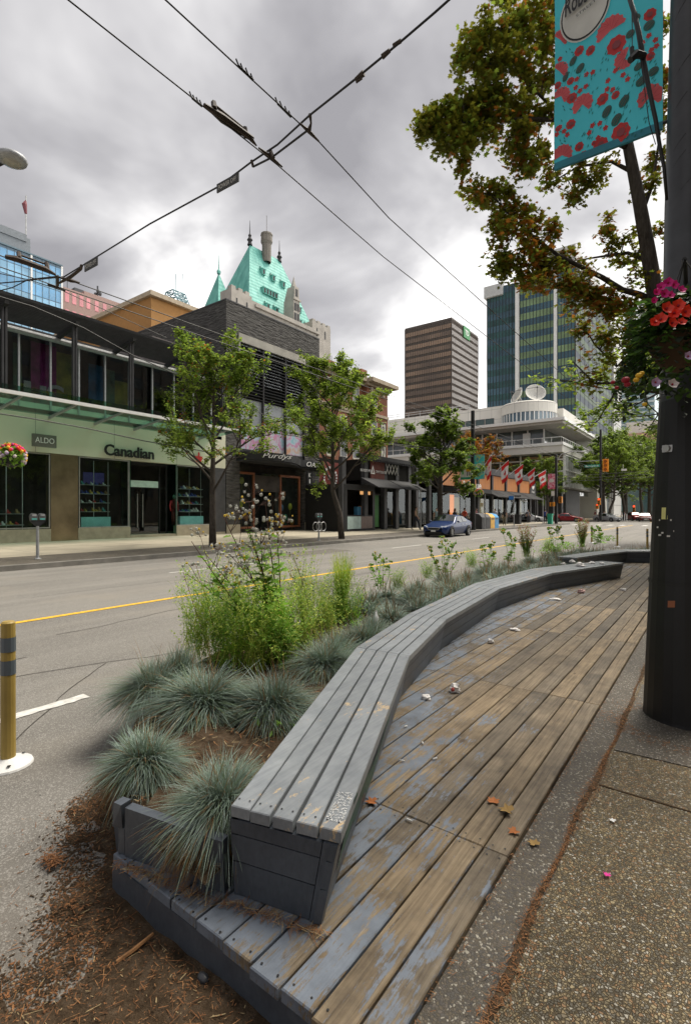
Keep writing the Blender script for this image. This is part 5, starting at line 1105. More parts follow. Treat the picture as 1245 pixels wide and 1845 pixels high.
m = MB(); m.add([(-112, 91.5, 58), (-112, 99, 58), (-120, 99, 58), (-120, 91.5, 58), (-116, 95, 71)], [(0, 1, 4), (1, 2, 4), (2, 3, 4), (3, 0, 4)]); m.lathe([(.5, 0), (.6, .8), (.15, 1.4), (.03, 5.6)], (-116, 95, 70.7), 6)
T2 = thing('copper_turret', 'smaller pointed green copper turret roof left of the big one', 'roof turret', (-116, 95, 50)); m.build('turret_roof', M['copper'], T2)
m = MB(); m.box(-120, -112, 91.5, 99, 50, 58); m.build('turret_base', gs, T2)
# lattice crowned tower
a = PX(325, 550, -150); b_ = PX(362, 550, -150); ap = PX(344, 516, -150); Lt = thing('lattice_roof_tower', 'distant tower topped by an open blue steel lattice pyramid', 'tower', (-155, a.y, 40))
m = MB(); m.box(-168, -150, a.y, b_.y, 0, a.z - 3); m.build('wall', gs, Lt); m = MB(); y0, y1, z0, z1 = a.y, b_.y, a.z - 3, ap.z; ym = (y0 + y1) / 2
m.add([(-150, y0, z0), (-150, y1, z0), (-168, y1, z0), (-168, y0, z0), (-153, y0 + 3, z0 + 3), (-153, y1 - 3, z0 + 3), (-165, y1 - 3, z0 + 3), (-165, y0 + 3, z0 + 3)], [(0, 1, 5, 4), (1, 2, 6, 5), (2, 3, 7, 6), (3, 0, 4, 7), (4, 5, 6, 7)]); m.build('copper_skirt', M['copper'], Lt)
m = MB(); cs = [(-152, y0 + 2), (-152, y1 - 2), (-166, y1 - 2), (-166, y0 + 2)]; tp = [(-157, ym - 2.6), (-157, ym + 2.6), (-161, ym + 2.6), (-161, ym - 2.6)]
for k in range(6):
    f = k / 5; pp = [(c[0] + (t_[0] - c[0]) * f, c[1] + (t_[1] - c[1]) * f, z0 + 3 + (z1 - z0 - 3) * f) for c, t_ in zip(cs, tp)]
    for i in range(4): m.tube([pp[i], pp[(i + 1) % 4]], .22, 4)
    if k < 5:
        f = (k + 1) / 5; p2 = [(c[0] + (t_[0] - c[0]) * f, c[1] + (t_[1] - c[1]) * f, z0 + 3 + (z1 - z0 - 3) * f) for c, t_ in zip(cs, tp)]
        for i in range(4): m.tube([pp[i], p2[i]], .28, 4); m.tube([pp[i], p2[(i + 1) % 4]], .16, 4); m.tube([pp[(i + 1) % 4], p2[i]], .16, 4)
m.tube([(-159, ym, z1), (-159, ym, z1 + 7)], .15, 4); m.tube([(-153, y0 + 3, z0 + 8), (-153, y0 + 3, z0 + 16)], .12, 4); m.build('lattice_crown', cm('steel_blue', (.18, .30, .34)), Lt)
# ---------------------------------------------------------------- towers
def curtain(root, name, mats, x0, x1, y0, y1, z0, fh, n, axis, band=.55, off=.05, every=1):
    """one ribbon of glass per storey on one face"""
    for k in range(n):
        z = z0 + k * fh; m = MB()
        if axis == 'x': m.box(x0 - .1, x0 + off, y0, y1, z, z + fh * band)
        else: m.box(x0, x1, y0 - off, y0 + .1, z, z + fh * band)
        m.build(name, mats[k % len(mats)], root)
def mullions(root, x0, x1, y0, y1, z0, z1, axis, n, w=.12, off=.14, mat_=None, name='mullions'):
    m = MB()
    for k in range(n + 1):
        f = k / n
        if axis == 'x': y = y0 + (y1 - y0) * f; m.box(x0, x0 + off, y - w / 2, y + w / 2, z0, z1)
        else: x = x0 + (x1 - x0) * f; m.box(x - w / 2, x + w / 2, y0 - off, y0, z0, z1)
    m.build(name, mat_ or M['dark_metal'], root)
# blue glass tower at far left
bl = [mirrorglass('blue_glass', (.10, .29, .50), .08, .25, .35, .12), mirrorglass('blue_glass_light', (.17, .37, .55), .08, .25, .3, .2)]
X = -120; ye = YX(112, X); Bt = thing('blue_glass_tower', 'blue mirror glass office tower at the left edge behind the shops', 'tower', (X, 40, 30))
m = MB(); m.box(-150, X, 12, ye, 0, 57.6); m.build('core', cm('blue_core', (.10, .16, .22), .4), Bt)
curtain(Bt, 'window_band', bl, X, 0, 12.1, ye - .1, 28, 2.65, 11, 'x', .93); mullions(Bt, X, 0, 12.1, ye, 27, 57.6, 'x', 30, .1, .12, cm('mull_blue', (.10, .16, .2))); 
for y in (ye - 6.4, ye - 12.8, ye - 19.2, ye - .1): m = MB(); m.box(X, X + .25, y - .18, y + .18, 27, 57.6); m.build('white_fin', M['white'], Bt)
m = MB(); m.box(-149, X + .3, 12, ye, 57.6, 57.9); m.build('parapet', cm('mull_blue', (.1, .16, .2)), Bt)
m = MB(); y1_ = YX(55, X - 2); m.box(-140, X - 2, 14, y1_, 57.9, 62); m.box(-141, X - 1.8, 13.8, y1_ - .8, 61, 62.6); m.build('plant_room', cm('plant_grey', (.16, .18, .2)), Bt)
fp = PX(47, 430, X - 2); fl = thing('rooftop_flagpole', 'thin flagpole with a small furled dark flag on the blue glass tower', 'flagpole', fp); zt_ = PX(47, 352, X - 2).z
m = MB(); m.tube([(fp.x, fp.y, 61), (fp.x, fp.y, zt_)], .16, 5); m.build('pole', M['steel'], fl); m = MB(); m.tube([(fp.x, fp.y, zt_ - 1), (fp.x, fp.y - .3, zt_ - 2), (fp.x, fp.y, zt_ - 4)], [.1, .5, .25], 6); m.build('flag', cm('flag_dark', (.15, .03, .04)), fl)
# pink tower
X = -140; Pk = thing('pink_tower', 'pink brown office block with pink window columns beside the blue tower', 'tower', (X, 70, 30)); yp0, ypm, yp1 = YX(113, X), YX(152, X), 92
m = MB(); m.box(-170, X, yp0, ypm, 0, 61.8); m.box(-170, X, ypm, yp1, 0, 62.6); m.build('wall', cm('pink_wall', (.36, .24, .21), .8, vary=.08), Pk)
pg = mirrorglass('pink_glass', (.62, .20, .22), .15, .1, .15)
y = yp0 + .6
while y < yp1 - 1.5:
    for z in (58.0, 54.4, 52.0, 49.2, 46.6, 44.0): m = MB(); m.box(X - .1, X + .06, y, y + 1.05, z, z + (2.9 if z == 58.0 else 1.6)); m.build('window', pg, Pk)
    y += 1.9 if y < ypm else 2.3
m = MB(); m.tube([(X - 6, 75, 62.6), (X - 6, 75, 68)], .25, 5)
for k in range(5): m.ball((X - 6 + (k % 2) * .6, 74.4 + k * .35, 65.5 + (k % 3) * .6), .45, 6, 4)
m.tube([(X - 5, 66, 62), (X - 5, 66, 67)], .1, 4); m.box(X - 8, X - 4, 67.5, 70, 62.6, 64.4); m.build('roof_antenna', M['pole_grey'], Pk)
# bronze bank tower
c = PD(813, 574, 260); xl = PY(729, 588, c.y).x; yr = PX(860, 605, c.x).y; Tz = 102
TD = thing('bronze_office_tower', 'brown glass office tower with horizontal bands and a green square sign', 'tower', (c.x, c.y, 0))
m = MB(); m.box(xl, c.x, c.y, yr, 0, Tz + .8); m.build('core', cm('bronze_core', (.095, .078, .066), .5), TD)
bz = [mirrorglass('bronze_glass', (.27, .175, .11), .3, .08, .35, .05), mirrorglass('bronze_glass_b', (.19, .125, .08), .3, .08, .3, .08)]
curtain(TD, 'window_band', bz, xl + .4, c.x - .4, c.y, 0, 40, 3.6, 17, 'y', .6, .15); gz = mirrorglass('bronze_side', (.30, .27, .25), .25, .05, .12, .05)
curtain(TD, 'window_band', [gz], c.x, 0, c.y + .4, yr - .4, 40, 3.6, 17, 'x', .6, .15)
mullions(TD, xl, c.x, c.y, 0, 38, Tz, 'y', 26, .18, .3, cm('bronze_mull', (.085, .065, .052))); mullions(TD, c.x, 0, c.y, yr, 38, Tz, 'x', 26, .18, .3, cm('bronze_mull', (.085, .065, .052)))
a, b_ = PX(834, 598, c.x + .5), PX(845, 610, c.x + .5); ts = thing('green_square_sign', 'green square bank sign high on the brown tower', 'sign', a); zc = PX(839, 600, c.x + .5).z
m = MB(); m.box(c.x + .35, c.x + .8, a.y, b_.y, zc - 3, zc + 3.2); m.build('sign_panel', cm('bank_green', (.02, .20, .05), .5), ts); text('TD', 'lettering', (b_.y - a.y) * .6, (c.x + .85, a.y + (b_.y - a.y) * .2, zc - 1.2), (0, 1, 0), (0, 0, 1), M['white'], ts, height=2.8, bold=True)
# green glass tower
Yg = 140; xg0, xgA, xgB, xgC = PY(877, 520, Yg).x, PY(928, 520, Yg).x, PY(936, 510, Yg).x, PY(1035, 480, Yg).x
Gt = thing('green_glass_tower', 'tall blue green glass tower with white concrete fins behind the maple', 'tower', (xgC, Yg, 0)); ztg = 65.4
m = MB(); m.box(xg0, xgC, Yg, 190, 0, ztg); m.build('core', cm('green_core', (.03, .05, .06), .4), Gt)
ga = cm('green_glass', (.17, .25, .13), .25, vary=.35, scale=.15); gb = cm('navy_glass', (.05, .105, .14), .25, vary=.4, scale=.12); gc = cm('deep_glass', (.025, .075, .075), .2, vary=.6, scale=.15)
fh = 3.55; gsa = cm('side_green_shaded', (.075, .11, .07), .5, spec=.15, vary=.35, scale=.1); gsb = cm('side_navy_shaded', (.03, .045, .065), .5, spec=.15, vary=.4, scale=.1)  # darkened copies of the front glass; side face's shade put into the colours
for k in range(18):
    z = 1.2 + k * fh
    if z < 12: continue
    m = MB(); m.box(xg0 + .2, xgA - .1, Yg - .12, Yg + .1, z, z + 1.8); m.build('window_band', gc, Gt); m = MB(); m.box(xg0 + .2, xgA - .1, Yg - .10, Yg + .1, z + 1.8, z + fh); m.build('window_band', gb, Gt)
    for (a, b_) in ((xgB + .1, PY(997, 500, Yg).x), (PY(1004, 500, Yg).x, xgC - .1)):
        m = MB(); m.box(a, b_, Yg - .12, Yg + .1, z, z + 1.75); m.build('window_band', ga, Gt); m = MB(); m.box(a, b_, Yg - .10, Yg + .1, z + 1.75, z + fh); m.build('window_band', gb, Gt)
    m = MB(); m.box(xgC - .1, xgC + .12, Yg + .3, 196, z, z + 1.75); m.build('window_band', gsa, Gt); m = MB(); m.box(xgC - .1, xgC + .10, Yg + .3, 196, z + 1.75, z + fh); m.build('window_band', gsb, Gt)
mullions(Gt, xg0, xgA, Yg, 0, 5, ztg, 'y', 9, .12, .2); mullions(Gt, xgB, PY(997, 500, Yg).x, Yg, 0, 5, ztg, 'y', 10, .12, .2); mullions(Gt, PY(1004, 500, Yg).x, xgC, Yg, 0, 5, ztg, 'y', 5, .12, .2); mullions(Gt, xgC, 0, Yg, 196, 5, ztg, 'x', 10, .12, .16)
for u0, u1 in ((929, 935), (998, 1003)):
    m = MB(); m.box(PY(u0, 500, Yg).x, PY(u1, 500, Yg).x, Yg - .9, Yg + .2, 3, ztg + .4); m.build('concrete_fin', M['white'], Gt)
m = MB(); m.box(xg0 - .6, PY(906, 520, Yg).x, Yg - 1, Yg + 14, ztg - 2.6, ztg + .6); m.box(PY(965, 500, Yg).x, xgC + .3, Yg - 1, Yg + 12, ztg + .7, ztg + 5.5); m.box(PY(965, 500, Yg).x, xgC + 1.2, Yg + 12, 190, ztg + .7, ztg + 5.5); m.build('roof_box', cm('pale_panel', (.50, .50, .49), .6), Gt)
m = MB(); m.box(xgC - 14, xgC + .6, 197, 214, 0, 67); m.build('concrete_shaft', cm('pale_panel', (.50, .50, .49), .6), Gt)
m = MB()
for k in range(18): m.box(xgC + .601, xgC + .62, 197, 214, 4 + k * 3.55, 4.1 + k * 3.55)
m.build('shaft_joint', M['charcoal'], Gt)
# ---------------------------------------------------------------- white podium building with satellite dishes
Yp = 100; Xp = -22
W_ = thing('white_podium_building', 'low white modern building with curved roof drum, overhanging roof and glass walls at the crossing', 'building', (Xp, Yp, 0))
wp = cm('white_panel', (.60, .58, .53), .6, vary=.08, scale=.4)
t = NT('panel_grid'); p = t.pos(); bt = t.n('ShaderNodeTexBrick'); bt.offset = 0; sp_ = t.n('ShaderNodeSeparateXYZ'); t.l(p, sp_.inputs[0]); cc_ = t.n('ShaderNodeCombineXYZ'); t.l(t.math('ADD', sp_.outputs[0], sp_.outputs[1]), cc_.inputs[0]); t.l(sp_.outputs[2], cc_.inputs[1]); t.l(cc_.outputs[0], bt.inputs['Vector'])
bt.inputs['Scale'].default_value = 1; bt.inputs['Brick Width'].default_value = 2.6; bt.inputs['Row Height'].default_value = 2.1; bt.inputs['Mortar Size'].default_value = .03; bt.inputs['Color1'].default_value = (.62, .60, .55, 1); bt.inputs['Color2'].default_value = (.58, .56, .51, 1); bt.inputs['Mortar'].default_value = (.26, .25, .24, 1); t.col(bt.outputs[0]); t.set(.6); M['panel_grid'] = t.m
zr = 18.3
m = MB(); m.box(-75, Xp - 12, Yp + 3, 150, zr + .6, 23.7); m.build('upper_wall', M['panel_grid'], W_)       # band above the roof slab
dc = PY(950, 740, Yp + 7); dr = 5.4; dcx = PY(941, 740, Yp + 1).x
m = MB(); n_ = 40; m.lathe([(dr, zr + .6), (dr, zr + .9)], (dcx, Yp + 5, 0), n_); m.lathe([(dr, zr + 3.0), (dr, 23.3), (dr - .3, 23.5), (.1, 23.5)], (dcx, Yp + 5, 0), n_); m.build('curved_drum', M['panel_grid'], W_, smooth=False)
m = MB(); m.lathe([(dr - .15, zr + .9), (dr - .15, zr + 3.0)], (dcx, Yp + 5, 0), n_); m.build('drum_window', mirrorglass('drum_glass', (.06, .10, .13), .1), W_)
m = MB()
for k in range(n_): a = k / n_ * 6.283; x, y = dcx + math.cos(a) * (dr - .1), Yp + 5 + math.sin(a) * (dr - .1); m.tube([(x, y, zr + .9), (x, y, zr + 3.2)], .1, 4)
m.build('drum_mullions', M['white'], W_)
for u0, u1 in ((819, 837), (838, 855), (856, 872), (873, 889)):
    a, b_ = PY(u0, 770, Yp + 2.9), PY(u1, 770, Yp + 2.9); windowpart(W_, 'window', M['dark_metal'], cm('teal_win', (.06, .09, .09), .1), Yp + 3, a.x, b_.x, zr + .9, zr + 3.0, .1, axis='y')
# roof slab with overhang
m = MB(); m.hexa([(-75, Yp - 4, zr), (Xp, Yp - 4, zr), (Xp, 124, zr), (-75, 124, zr)], [(-75, Yp - 4, zr + .55), (Xp, Yp - 4, zr + .55), (Xp, 124, zr + .55), (-75, 124, zr + .55)]); m.build('roof_slab', M['white'], W_)
m = MB(); m.box(-74, Xp - .4, Yp - 3.6, 124, zr - .5, zr - .003); m.build('roof_soffit', cm('soffit', (.36, .33, .29), .7), W_)
# terrace storey set back
m = MB(); m.box(-72, Xp - 5, Yp + 1.5, 122, 14.4, zr - .5); m.build('terrace_wall', mirrorglass('terrace_glass', (.05, .065, .065), .12), W_); m = MB()
for x in [Xp - 5 - k * 3.1 for k in range(16)]: m.box(x - .12, x + .12, Yp + 1.3, Yp + 1.5, 14.4, zr - .5)
m.box(Xp - 9, Xp - 7.6, Yp + 1.2, Yp + 1.5, 14.4, 17.2); m.build('terrace_mullions', M['white'], W_)
m = MB(); m.box(-75, Xp - .6, Yp - 3, 124, 12.6, 14.3); m.build('balcony_slab', wp, W_)
m = MB(); m.box(-75, Xp - .4, Yp - 3.2, 124.2, 13.9, 14.45); m.build('balcony_edge', M['white'], W_)
m = MB(); m.tube([(-75, Yp - 2.9, 15.4), (Xp - .8, Yp - 2.9, 15.4)], .06, 4); m.tube([(Xp - .8, Yp - 2.9, 15.4), (Xp - .8, 123, 15.4)], .06, 4)
for k in range(32): m.tube([(Xp - .8 - k * 1.7, Yp - 2.9, 14.4), (Xp - .8 - k * 1.7, Yp - 2.9, 15.4)], .04, 4)
for k in range(16): m.tube([(Xp - .8, Yp - 2.9 + k * 1.7, 14.4), (Xp - .8, Yp - 2.9 + k * 1.7, 15.4)], .04, 4)
m.build('railing', M['white'], W_)
# glazed storeys
gw = mirrorglass('podium_glass', (.035, .05, .045), .06, .1, .4, .3); gs2 = mirrorglass('podium_side_glass', (.07, .12, .085), .06, .3, .5, .35)
m = MB(); m.box(-75, Xp - 1, Yp, 122, 5, 12.6); m.build('glass_wall', [gw], W_)
m = MB(); m.box(Xp - 1, Xp - .9, Yp + .2, 121.8, 6.4, 12.4); m.build('glass_wall', gs2, W_)
m = MB()
for k in range(13): x = Xp - 1 - k * 4; m.box(x - .15, x + .15, Yp - .25, Yp - .001, 5, 12.6)
for z in (6.2, 9.2, 11.4): m.box(-75, Xp - .8, Yp - .2, Yp - .002, z, z + .25)
m.build('front_mullions', M['white'], W_)
m = MB()
for k in range(17): y = Yp + k * 1.35; m.box(Xp - .9, Xp - .7, y - .07, y + .07, 6.2, 12.5)
for z in (6.2, 8.4, 9.4, 12.2): m.box(Xp - .9, Xp - .65, Yp, 122, z, z + .16)
m.build('side_mullions', M['white'], W_)
m = MB(); m.box(-75, Xp + .2, Yp - 1.5, 122, 5.9, 6.2); m.box(-75, Xp - 3, Yp + 2, 122, 0, 5.9); m.build('entrance_canopy', M['concrete_dark'], W_); m = MB(); m.box(Xp - 8, Xp - .9, Yp + 1, Yp + 13, .1, 5.88); m.build('dark_entrance', M['charcoal'], W_)
for k in range(9): m = MB(); x = Xp - 1.2 - k * 1.5; m.box(x - .1, x + .1, Yp - .6, Yp - .4, .1, 5.9); m.build('steel_column', M['galv'], W_)
m = MB(); m.box(Xp - 4, Xp + .4, 124.3, 137, 0, 19.2); m.build('end_block', wp, W_)
m = MB(); m.box(Xp + .41, Xp + .5, 128, 131.5, 15, 18); m.build('blue_logo_panel', cm('logo_blue', (.02, .07, .30)), W_); m = MB(); m.box(-75, Xp - 2.5, Yp + 6, 130, zr + .6, 22.3); m.build('roof_parapet', wp, W_)
m = MB()
for x in range(-70, -42, 3): m.tube([(x, Yp + 3.2, 23.7), (x, Yp + 3.2, 24.8)], .05, 4)
m.tube([(-70, Yp + 3.2, 24.8), (-43, Yp + 3.2, 24.8)], .06, 4); m.tube([(-70, Yp + 3.2, 24.3), (-43, Yp + 3.2, 24.3)], .05, 4); m.build('roof_railing', M['galv'], W_)
def dish(u, v, s_, az, label):
    c_ = PY(u, v, Yp + 6); th = thing('satellite_dish', label, 'satellite dish', c_, 'rooftop dishes'); m = MB(); n_ = 18; q = Matrix.Rotation(az, 3, 'Z') @ Matrix.Rotation(R(62), 3, 'Y')
    prof = [(0.01, -.45), (.4, -.38), (.75, -.2), (1, 0), (1.03, 0), (.75, -.26), (.4, -.45), (0.01, -.52)]
    m.lathe(prof, (0, 0, 0), n_); m.v = [tuple(c_ + (q @ Vector(p_)) * s_) for p_ in m.v]; m.build('reflector', cm('dish_white', (.55, .54, .50), .5), th, smooth=True)
    m = MB(); tip = c_ + (q @ Vector((0, 0, .75))) * s_
    for k in range(3): a = k * 2.09; m.tube([c_ + (q @ Vector((math.cos(a) * .95, math.sin(a) * .95, 0))) * s_, tip], .05, 4)
    m.ball(tip, .18, 6, 4); m.build('feed_arm', M['pole_grey'], th); m = MB(); b0 = c_ + (q @ Vector((0, 0, -.5))) * s_; m.tube([b0, (b0.x, b0.y, 23.4)], .25, 6); m.tube([b0, (b0.x + 1.2, b0.y, 23.4)], .1, 5); m.tube([b0, (b0.x - 1.2, b0.y, 23.4)], .1, 5); m.build('mount', M['galv'], th)
dish(929, 711, 1.75, R(-135), 'left satellite dish on the curved roof drum'); dish(964, 706, 2.0, R(-60), 'right satellite dish, tilted and larger, on the curved roof drum')
# building between brick hotel and podium: small dark roof
m = MB(); m.box(-75, -50, 105, 125, 0, 24); solo(m.build('dark_roof_block', M['charcoal']), 'dark low block between the brick hotel and the brown tower', 'building')
# far teal tower & low red roofed block up the street
Tl = thing('pale_balcony_tower', 'pale turquoise apartment tower with stacked balconies far up the street', 'tower', (-40, 320, 0)); a, b_ = PY(1114, 700, 320), PY(1178, 700, 320)
m = MB(); m.box(a.x, b_.x, 320, 350, 0, 86); m.build('core', cm('teal_core', (.25, .38, .42), .3), Tl)
for k in range(22): m = MB(); m.box(a.x - .3, b_.x + .3, 318.3, 320, 24 + k * 2.9, 25 + k * 2.9); m.build('balcony_band', cm('balcony_white', (.55, .62, .63), .4), Tl)
a, b_ = PY(1112, 800, 240), PY(1200, 800, 240); Rb = thing('low_terracotta_block', 'low terracotta and glass block in front of the turquoise tower', 'building', (a.x, 240, 0)); m = MB(); m.box(a.x, b_.x + 8, 240, 260, 0, 30); m.build('wall', mirrorglass('teal_dark', (.03, .09, .10), .2), Rb); m = MB(); m.box(a.x - .5, b_.x + 8, 239.5, 260, 30, 34.5); m.build('upper_band', cm('terracotta', (.42, .26, .19)), Rb); m = MB(); m.box(a.x - .7, b_.x + 8, 239, 260, 29.2, 30.2); m.build('ledge', M['white'], Rb)
m = MB(); m.box(b_.x - 15, b_.x - 3, 245, 255, 34.5, 40); m.build('plant_box', M['offwhite'], Rb)
# building on the near side of the street (seen only as reflections)
Nb = thing('apartment_block', 'brown apartment block on the near side of the street, reflected in the shop glass', 'building', (10, 10, 0)); m = MB(); m.box(9, 26, -25, 64, .1, 22); m.build('wall', cm('beige_wall', (.20, .17, .14)), Nb)
for z in range(7):
    m = MB(); m.box(8.9, 9.05, -24, 63, 3.6 + z * 2.7, 5.0 + z * 2.7); m.build('window_band', cm('win_refl', (.12, .14, .15), .15), Nb)
m = MB(); y = -24
while y < 63: m.box(8.8, 8.9, y, y + .9, 3, 22); y += 2.6
m.build('pilasters', cm('beige_wall', (.20, .17, .14)), Nb)
# ================================================================== TREES
lm = {'g': leafmat('maple_green', (.15, .235, .03), .55, .5, .35), 'l': leafmat('maple_light', (.27, .37, .05), .5, .5, .3), 'o': leafmat('maple_olive', (.22, .22, .024), .5, .55, .35), 'r': leafmat('maple_rust', (.40, .16, .025), .5, .6, .35), 'd': leafmat('maple_dark', (.09, .14, .025), .4, .55, .35), 'y': leafmat('maple_lime', (.36, .47, .06), .55, .5, .25)}
bark = NT('bark'); p = bark.pos((3, 3, .7)); n_ = bark.noise(p, 7, 6, .7); bark.col(bark.ramp(n_, [(.3, (.028, .022, .018)), (.7, (.11, .095, .08))])); bark.set(.9, 0, .2); bark.bump(n_, .8, .03); M['bark'] = bark.m
MAPLE = [(0, -.15), (.22, -.2), (.18, 0), (.5, .02), (.36, .2), (.5, .48), (.2, .4), (0, .8), (-.2, .4), (-.5, .48), (-.36, .2), (-.5, .02), (-.18, 0), (-.22, -.2)]
SIMPLE = [(0, -.1), (.38, .05), (.42, .45), (0, .75), (-.42, .45), (-.38, .05)]
def leaf(m, p, s_, mi, r_, shape, droop=.4):
    az = r_.uniform(0, 6.283); d_ = Vector((math.cos(az), math.sin(az), r_.uniform(-1.0, .35) * droop * 2)).normalized()
    sd = d_.cross(Vector((0, 0, 1))).normalized(); sd = (sd + Vector((r_.uniform(-.5, .5), r_.uniform(-.5, .5), r_.uniform(-.6, .6)))).normalized(); nr = sd.cross(d_)
    m.cm = mi; m.face(*[p + d_ * (y * s_) + sd * (x * s_) + nr * (-abs(x) * s_ * .18) for x, y in shape])
def street_tree(name, seed, base_h, H_, Rr, n_limb, leafn, ls, cols, wts, shape=SIMPLE, lean=0, trunk_r=.15, up=1.0, low=.28):
    """trunk, ascending limbs that branch twice, leaves in tufts along the twigs"""
    r_ = random.Random(seed); br_ = MB(); lf = MB(); twigs = []
    tp = [Vector((0, 0, -.05)), Vector((lean * .2, 0, base_h * .5)), Vector((lean, 0, base_h)), Vector((lean * 1.1, .05, H_ * .6)), Vector((lean * 1.2 + r_.uniform(-.2, .2), r_.uniform(-.2, .2), H_ * .92))]
    br_.tube(tp, [trunk_r * 1.2, trunk_r, trunk_r * .85, trunk_r * .4, .012], 9)
    def limb(p, d_, L_, r0, lev):
        pts = [p]; n = 5 if lev < 2 else 3; q = p.copy(); dd = d_.normalized()
        for k in range(n):
            dd = (dd + Vector((r_.gauss(0, .13), r_.gauss(0, .13), r_.gauss(.06 * up if lev < 2 else .02, .09)))).normalized(); q = q + dd * (L_ / n); pts.append(q.copy())
        br_.tube(pts, [r0 * (1 - .85 * k / n) + .003 for k in range(n + 1)], 6 if lev == 0 else (4 if lev == 1 else 3), False)
        if lev >= 2: twigs.append((pts, L_)); return
        for k in range(6 if lev == 0 else 5):
            f = r_.uniform(.28, 1.0) if lev == 0 else r_.uniform(.2, 1); i = min(n - 1, int(f * n)); s0 = pts[i].lerp(pts[i + 1], f * n - i if f < 1 else 1); t_ = (pts[i + 1] - pts[i]).normalized()
            side = Vector((r_.gauss(0, 1), r_.gauss(0, 1), r_.gauss(.15, .55))).normalized(); limb(s0, (t_ * .75 + side * .8), L_ * r_.uniform(.32, .52) * (1.1 - .3 * f), r0 * .42, lev + 1)
    for k in range(n_limb):
        f = k / n_limb; z = H_ * (low + (.80 - low) * f ** .9); az = k * 2.4 + r_.uniform(-.4, .4); rad = Rr * (1 - .55 * f ** 1.5) * r_.uniform(.72, 1.12)
        elev = (.45 + .65 * f) * up; d_ = Vector((math.cos(az), math.sin(az), elev * 1.0)); i = min(3, int((z / (H_ * .92)) * 4)); 
        t_ = z / (H_ * .92); base = None
        for a, b_ in zip(tp, tp[1:]):
            if a.z <= z <= b_.z: base = a.lerp(b_, (z - a.z) / (b_.z - a.z))
        limb(base, d_, rad * 1.05, trunk_r * .42 * (1 - .4 * f), 0)
    tot = sum(L_ for _, L_ in twigs)
    for pts, L_ in twigs:
        k = max(2, int(leafn * L_ / tot)); tint = r_.choices(range(len(cols)), wts)[0]
        for _ in range(k):
            f = r_.random() ** .7; i = min(len(pts) - 2, int(f * (len(pts) - 1))); q = pts[i].lerp(pts[i + 1], r_.random()) + Vector((r_.gauss(0, .07), r_.gauss(0, .07), r_.gauss(-.02, .06))) * (1 + ls * 2)
            leaf(lf, q, ls * r_.uniform(.65, 1.2), tint if r_.random() < .6 else r_.choices(range(len(cols)), wts)[0], r_, shape)
    return br_, lf
def plant_tree(name, label, base, args, group=None):
    th = thing(name, label, 'tree', base, group); b_, l_ = street_tree(name, **args)
    b_.build('trunk_and_limbs', M['bark'], th, smooth=True, world=False); l_.build('crown', [lm[c] for c in args['cols']], th, world=False); return th
gl_ = ['g', 'l', 'd']
ta = plant_tree('street_maple', 'slender maple in front of the pale green shop, nearest of the row across the road', G(383, 985, .17), dict(seed=3, base_h=2.6, H_=9.0, Rr=3.5, n_limb=16, leafn=17000, ls=.115, cols=['g', 'l', 'd', 'r'], wts=[5, 4.2, 1.4, .35], up=1.15, trunk_r=.13, low=.25), 'street trees across the road')
tb = plant_tree('street_maple', 'fuller light green maple in front of the dark stone building', G(615, 970, .17), dict(seed=8, base_h=2.6, H_=10.9, Rr=3.7, n_limb=21, leafn=26000, ls=.132, cols=['l', 'g', 'd', 'y'], wts=[5, 4, 1.2, 2], up=1.05, trunk_r=.15, low=.24, lean=-.6), 'street trees across the road')
tc_ = plant_tree('street_maple', 'dark green dense maple right behind the blue car', (-17.2, 35.6, .17), dict(seed=12, base_h=2.6, H_=9.6, Rr=3.7, n_limb=20, leafn=20000, ls=.185, cols=['g', 'd', 'l'], wts=[4, 3, 2], up=.95, trunk_r=.2, low=.28), 'street trees across the road')
tr_ = plant_tree('rusty_street_tree', 'rust coloured tree behind the banner pole, in front of the white building', (-36, 91.5, .17), dict(seed=15, base_h=4, H_=17, Rr=6.5, n_limb=18, leafn=9000, ls=.36, cols=['r', 'o'], wts=[5, 2], up=1.0, trunk_r=.17, low=.3))
far_specs = [(-27.5, 91.5, 1.15, 'green tree behind the flags, in front of the white building', 0), (-24.2, 93, 1.1, 'green tree behind the corner pole, right of the one behind the flags', 1), (-15.0, 97, 1.4, 'bright green tree at the far corner beside the street name sign', 1), (-17.2, 105, 1.7, 'second bright green tree past the crossing', 0), (-14.5, 112, 1.75, 'third green tree past the crossing', 1), (-15.5, 121, 1.85, 'fourth tree in the avenue past the crossing', 0), (-13.5, 131, 1.9, 'fifth tree in the avenue past the crossing', 1), (-13.5, 146, 2.0, 'sixth tree in the avenue past the crossing', 0), (-12, 165, 2.1, 'farthest left tree of the avenue', 1),
             (-2.5, 98, 1.6, 'right side avenue tree just past the crossing', 0), (-2.5, 118, 1.8, 'right side avenue tree, second past the crossing', 1), (-3.5, 140, 1.9, 'right side avenue tree, third past the crossing', 0), (-8, 190, 2.2, 'tree closing the far end of the street', 1), (-12, 230, 2.8, 'largest far tree closing the view', 0)]
for i, (x, y, s_, lb, k) in enumerate(far_specs):
    dup(tc_ if k == 0 else tb, loc=(x, y, .15), rz=i * 1.9, scale=(s_ * 1.1, s_ * 1.1, s_), label=lb, group='green trees along the street')
plant_tree('street_tree', 'yellow green maple on the near sidewalk beyond the big maple', (1.3, 17.5, .15), dict(seed=21, base_h=3.2, H_=9.5, Rr=5.2, n_limb=24, leafn=17000, ls=.15, cols=['g', 'l', 'o', 'y'], wts=[4, 3, 1.5, 1.5], up=.6, trunk_r=.2, low=.36), 'near side street trees')
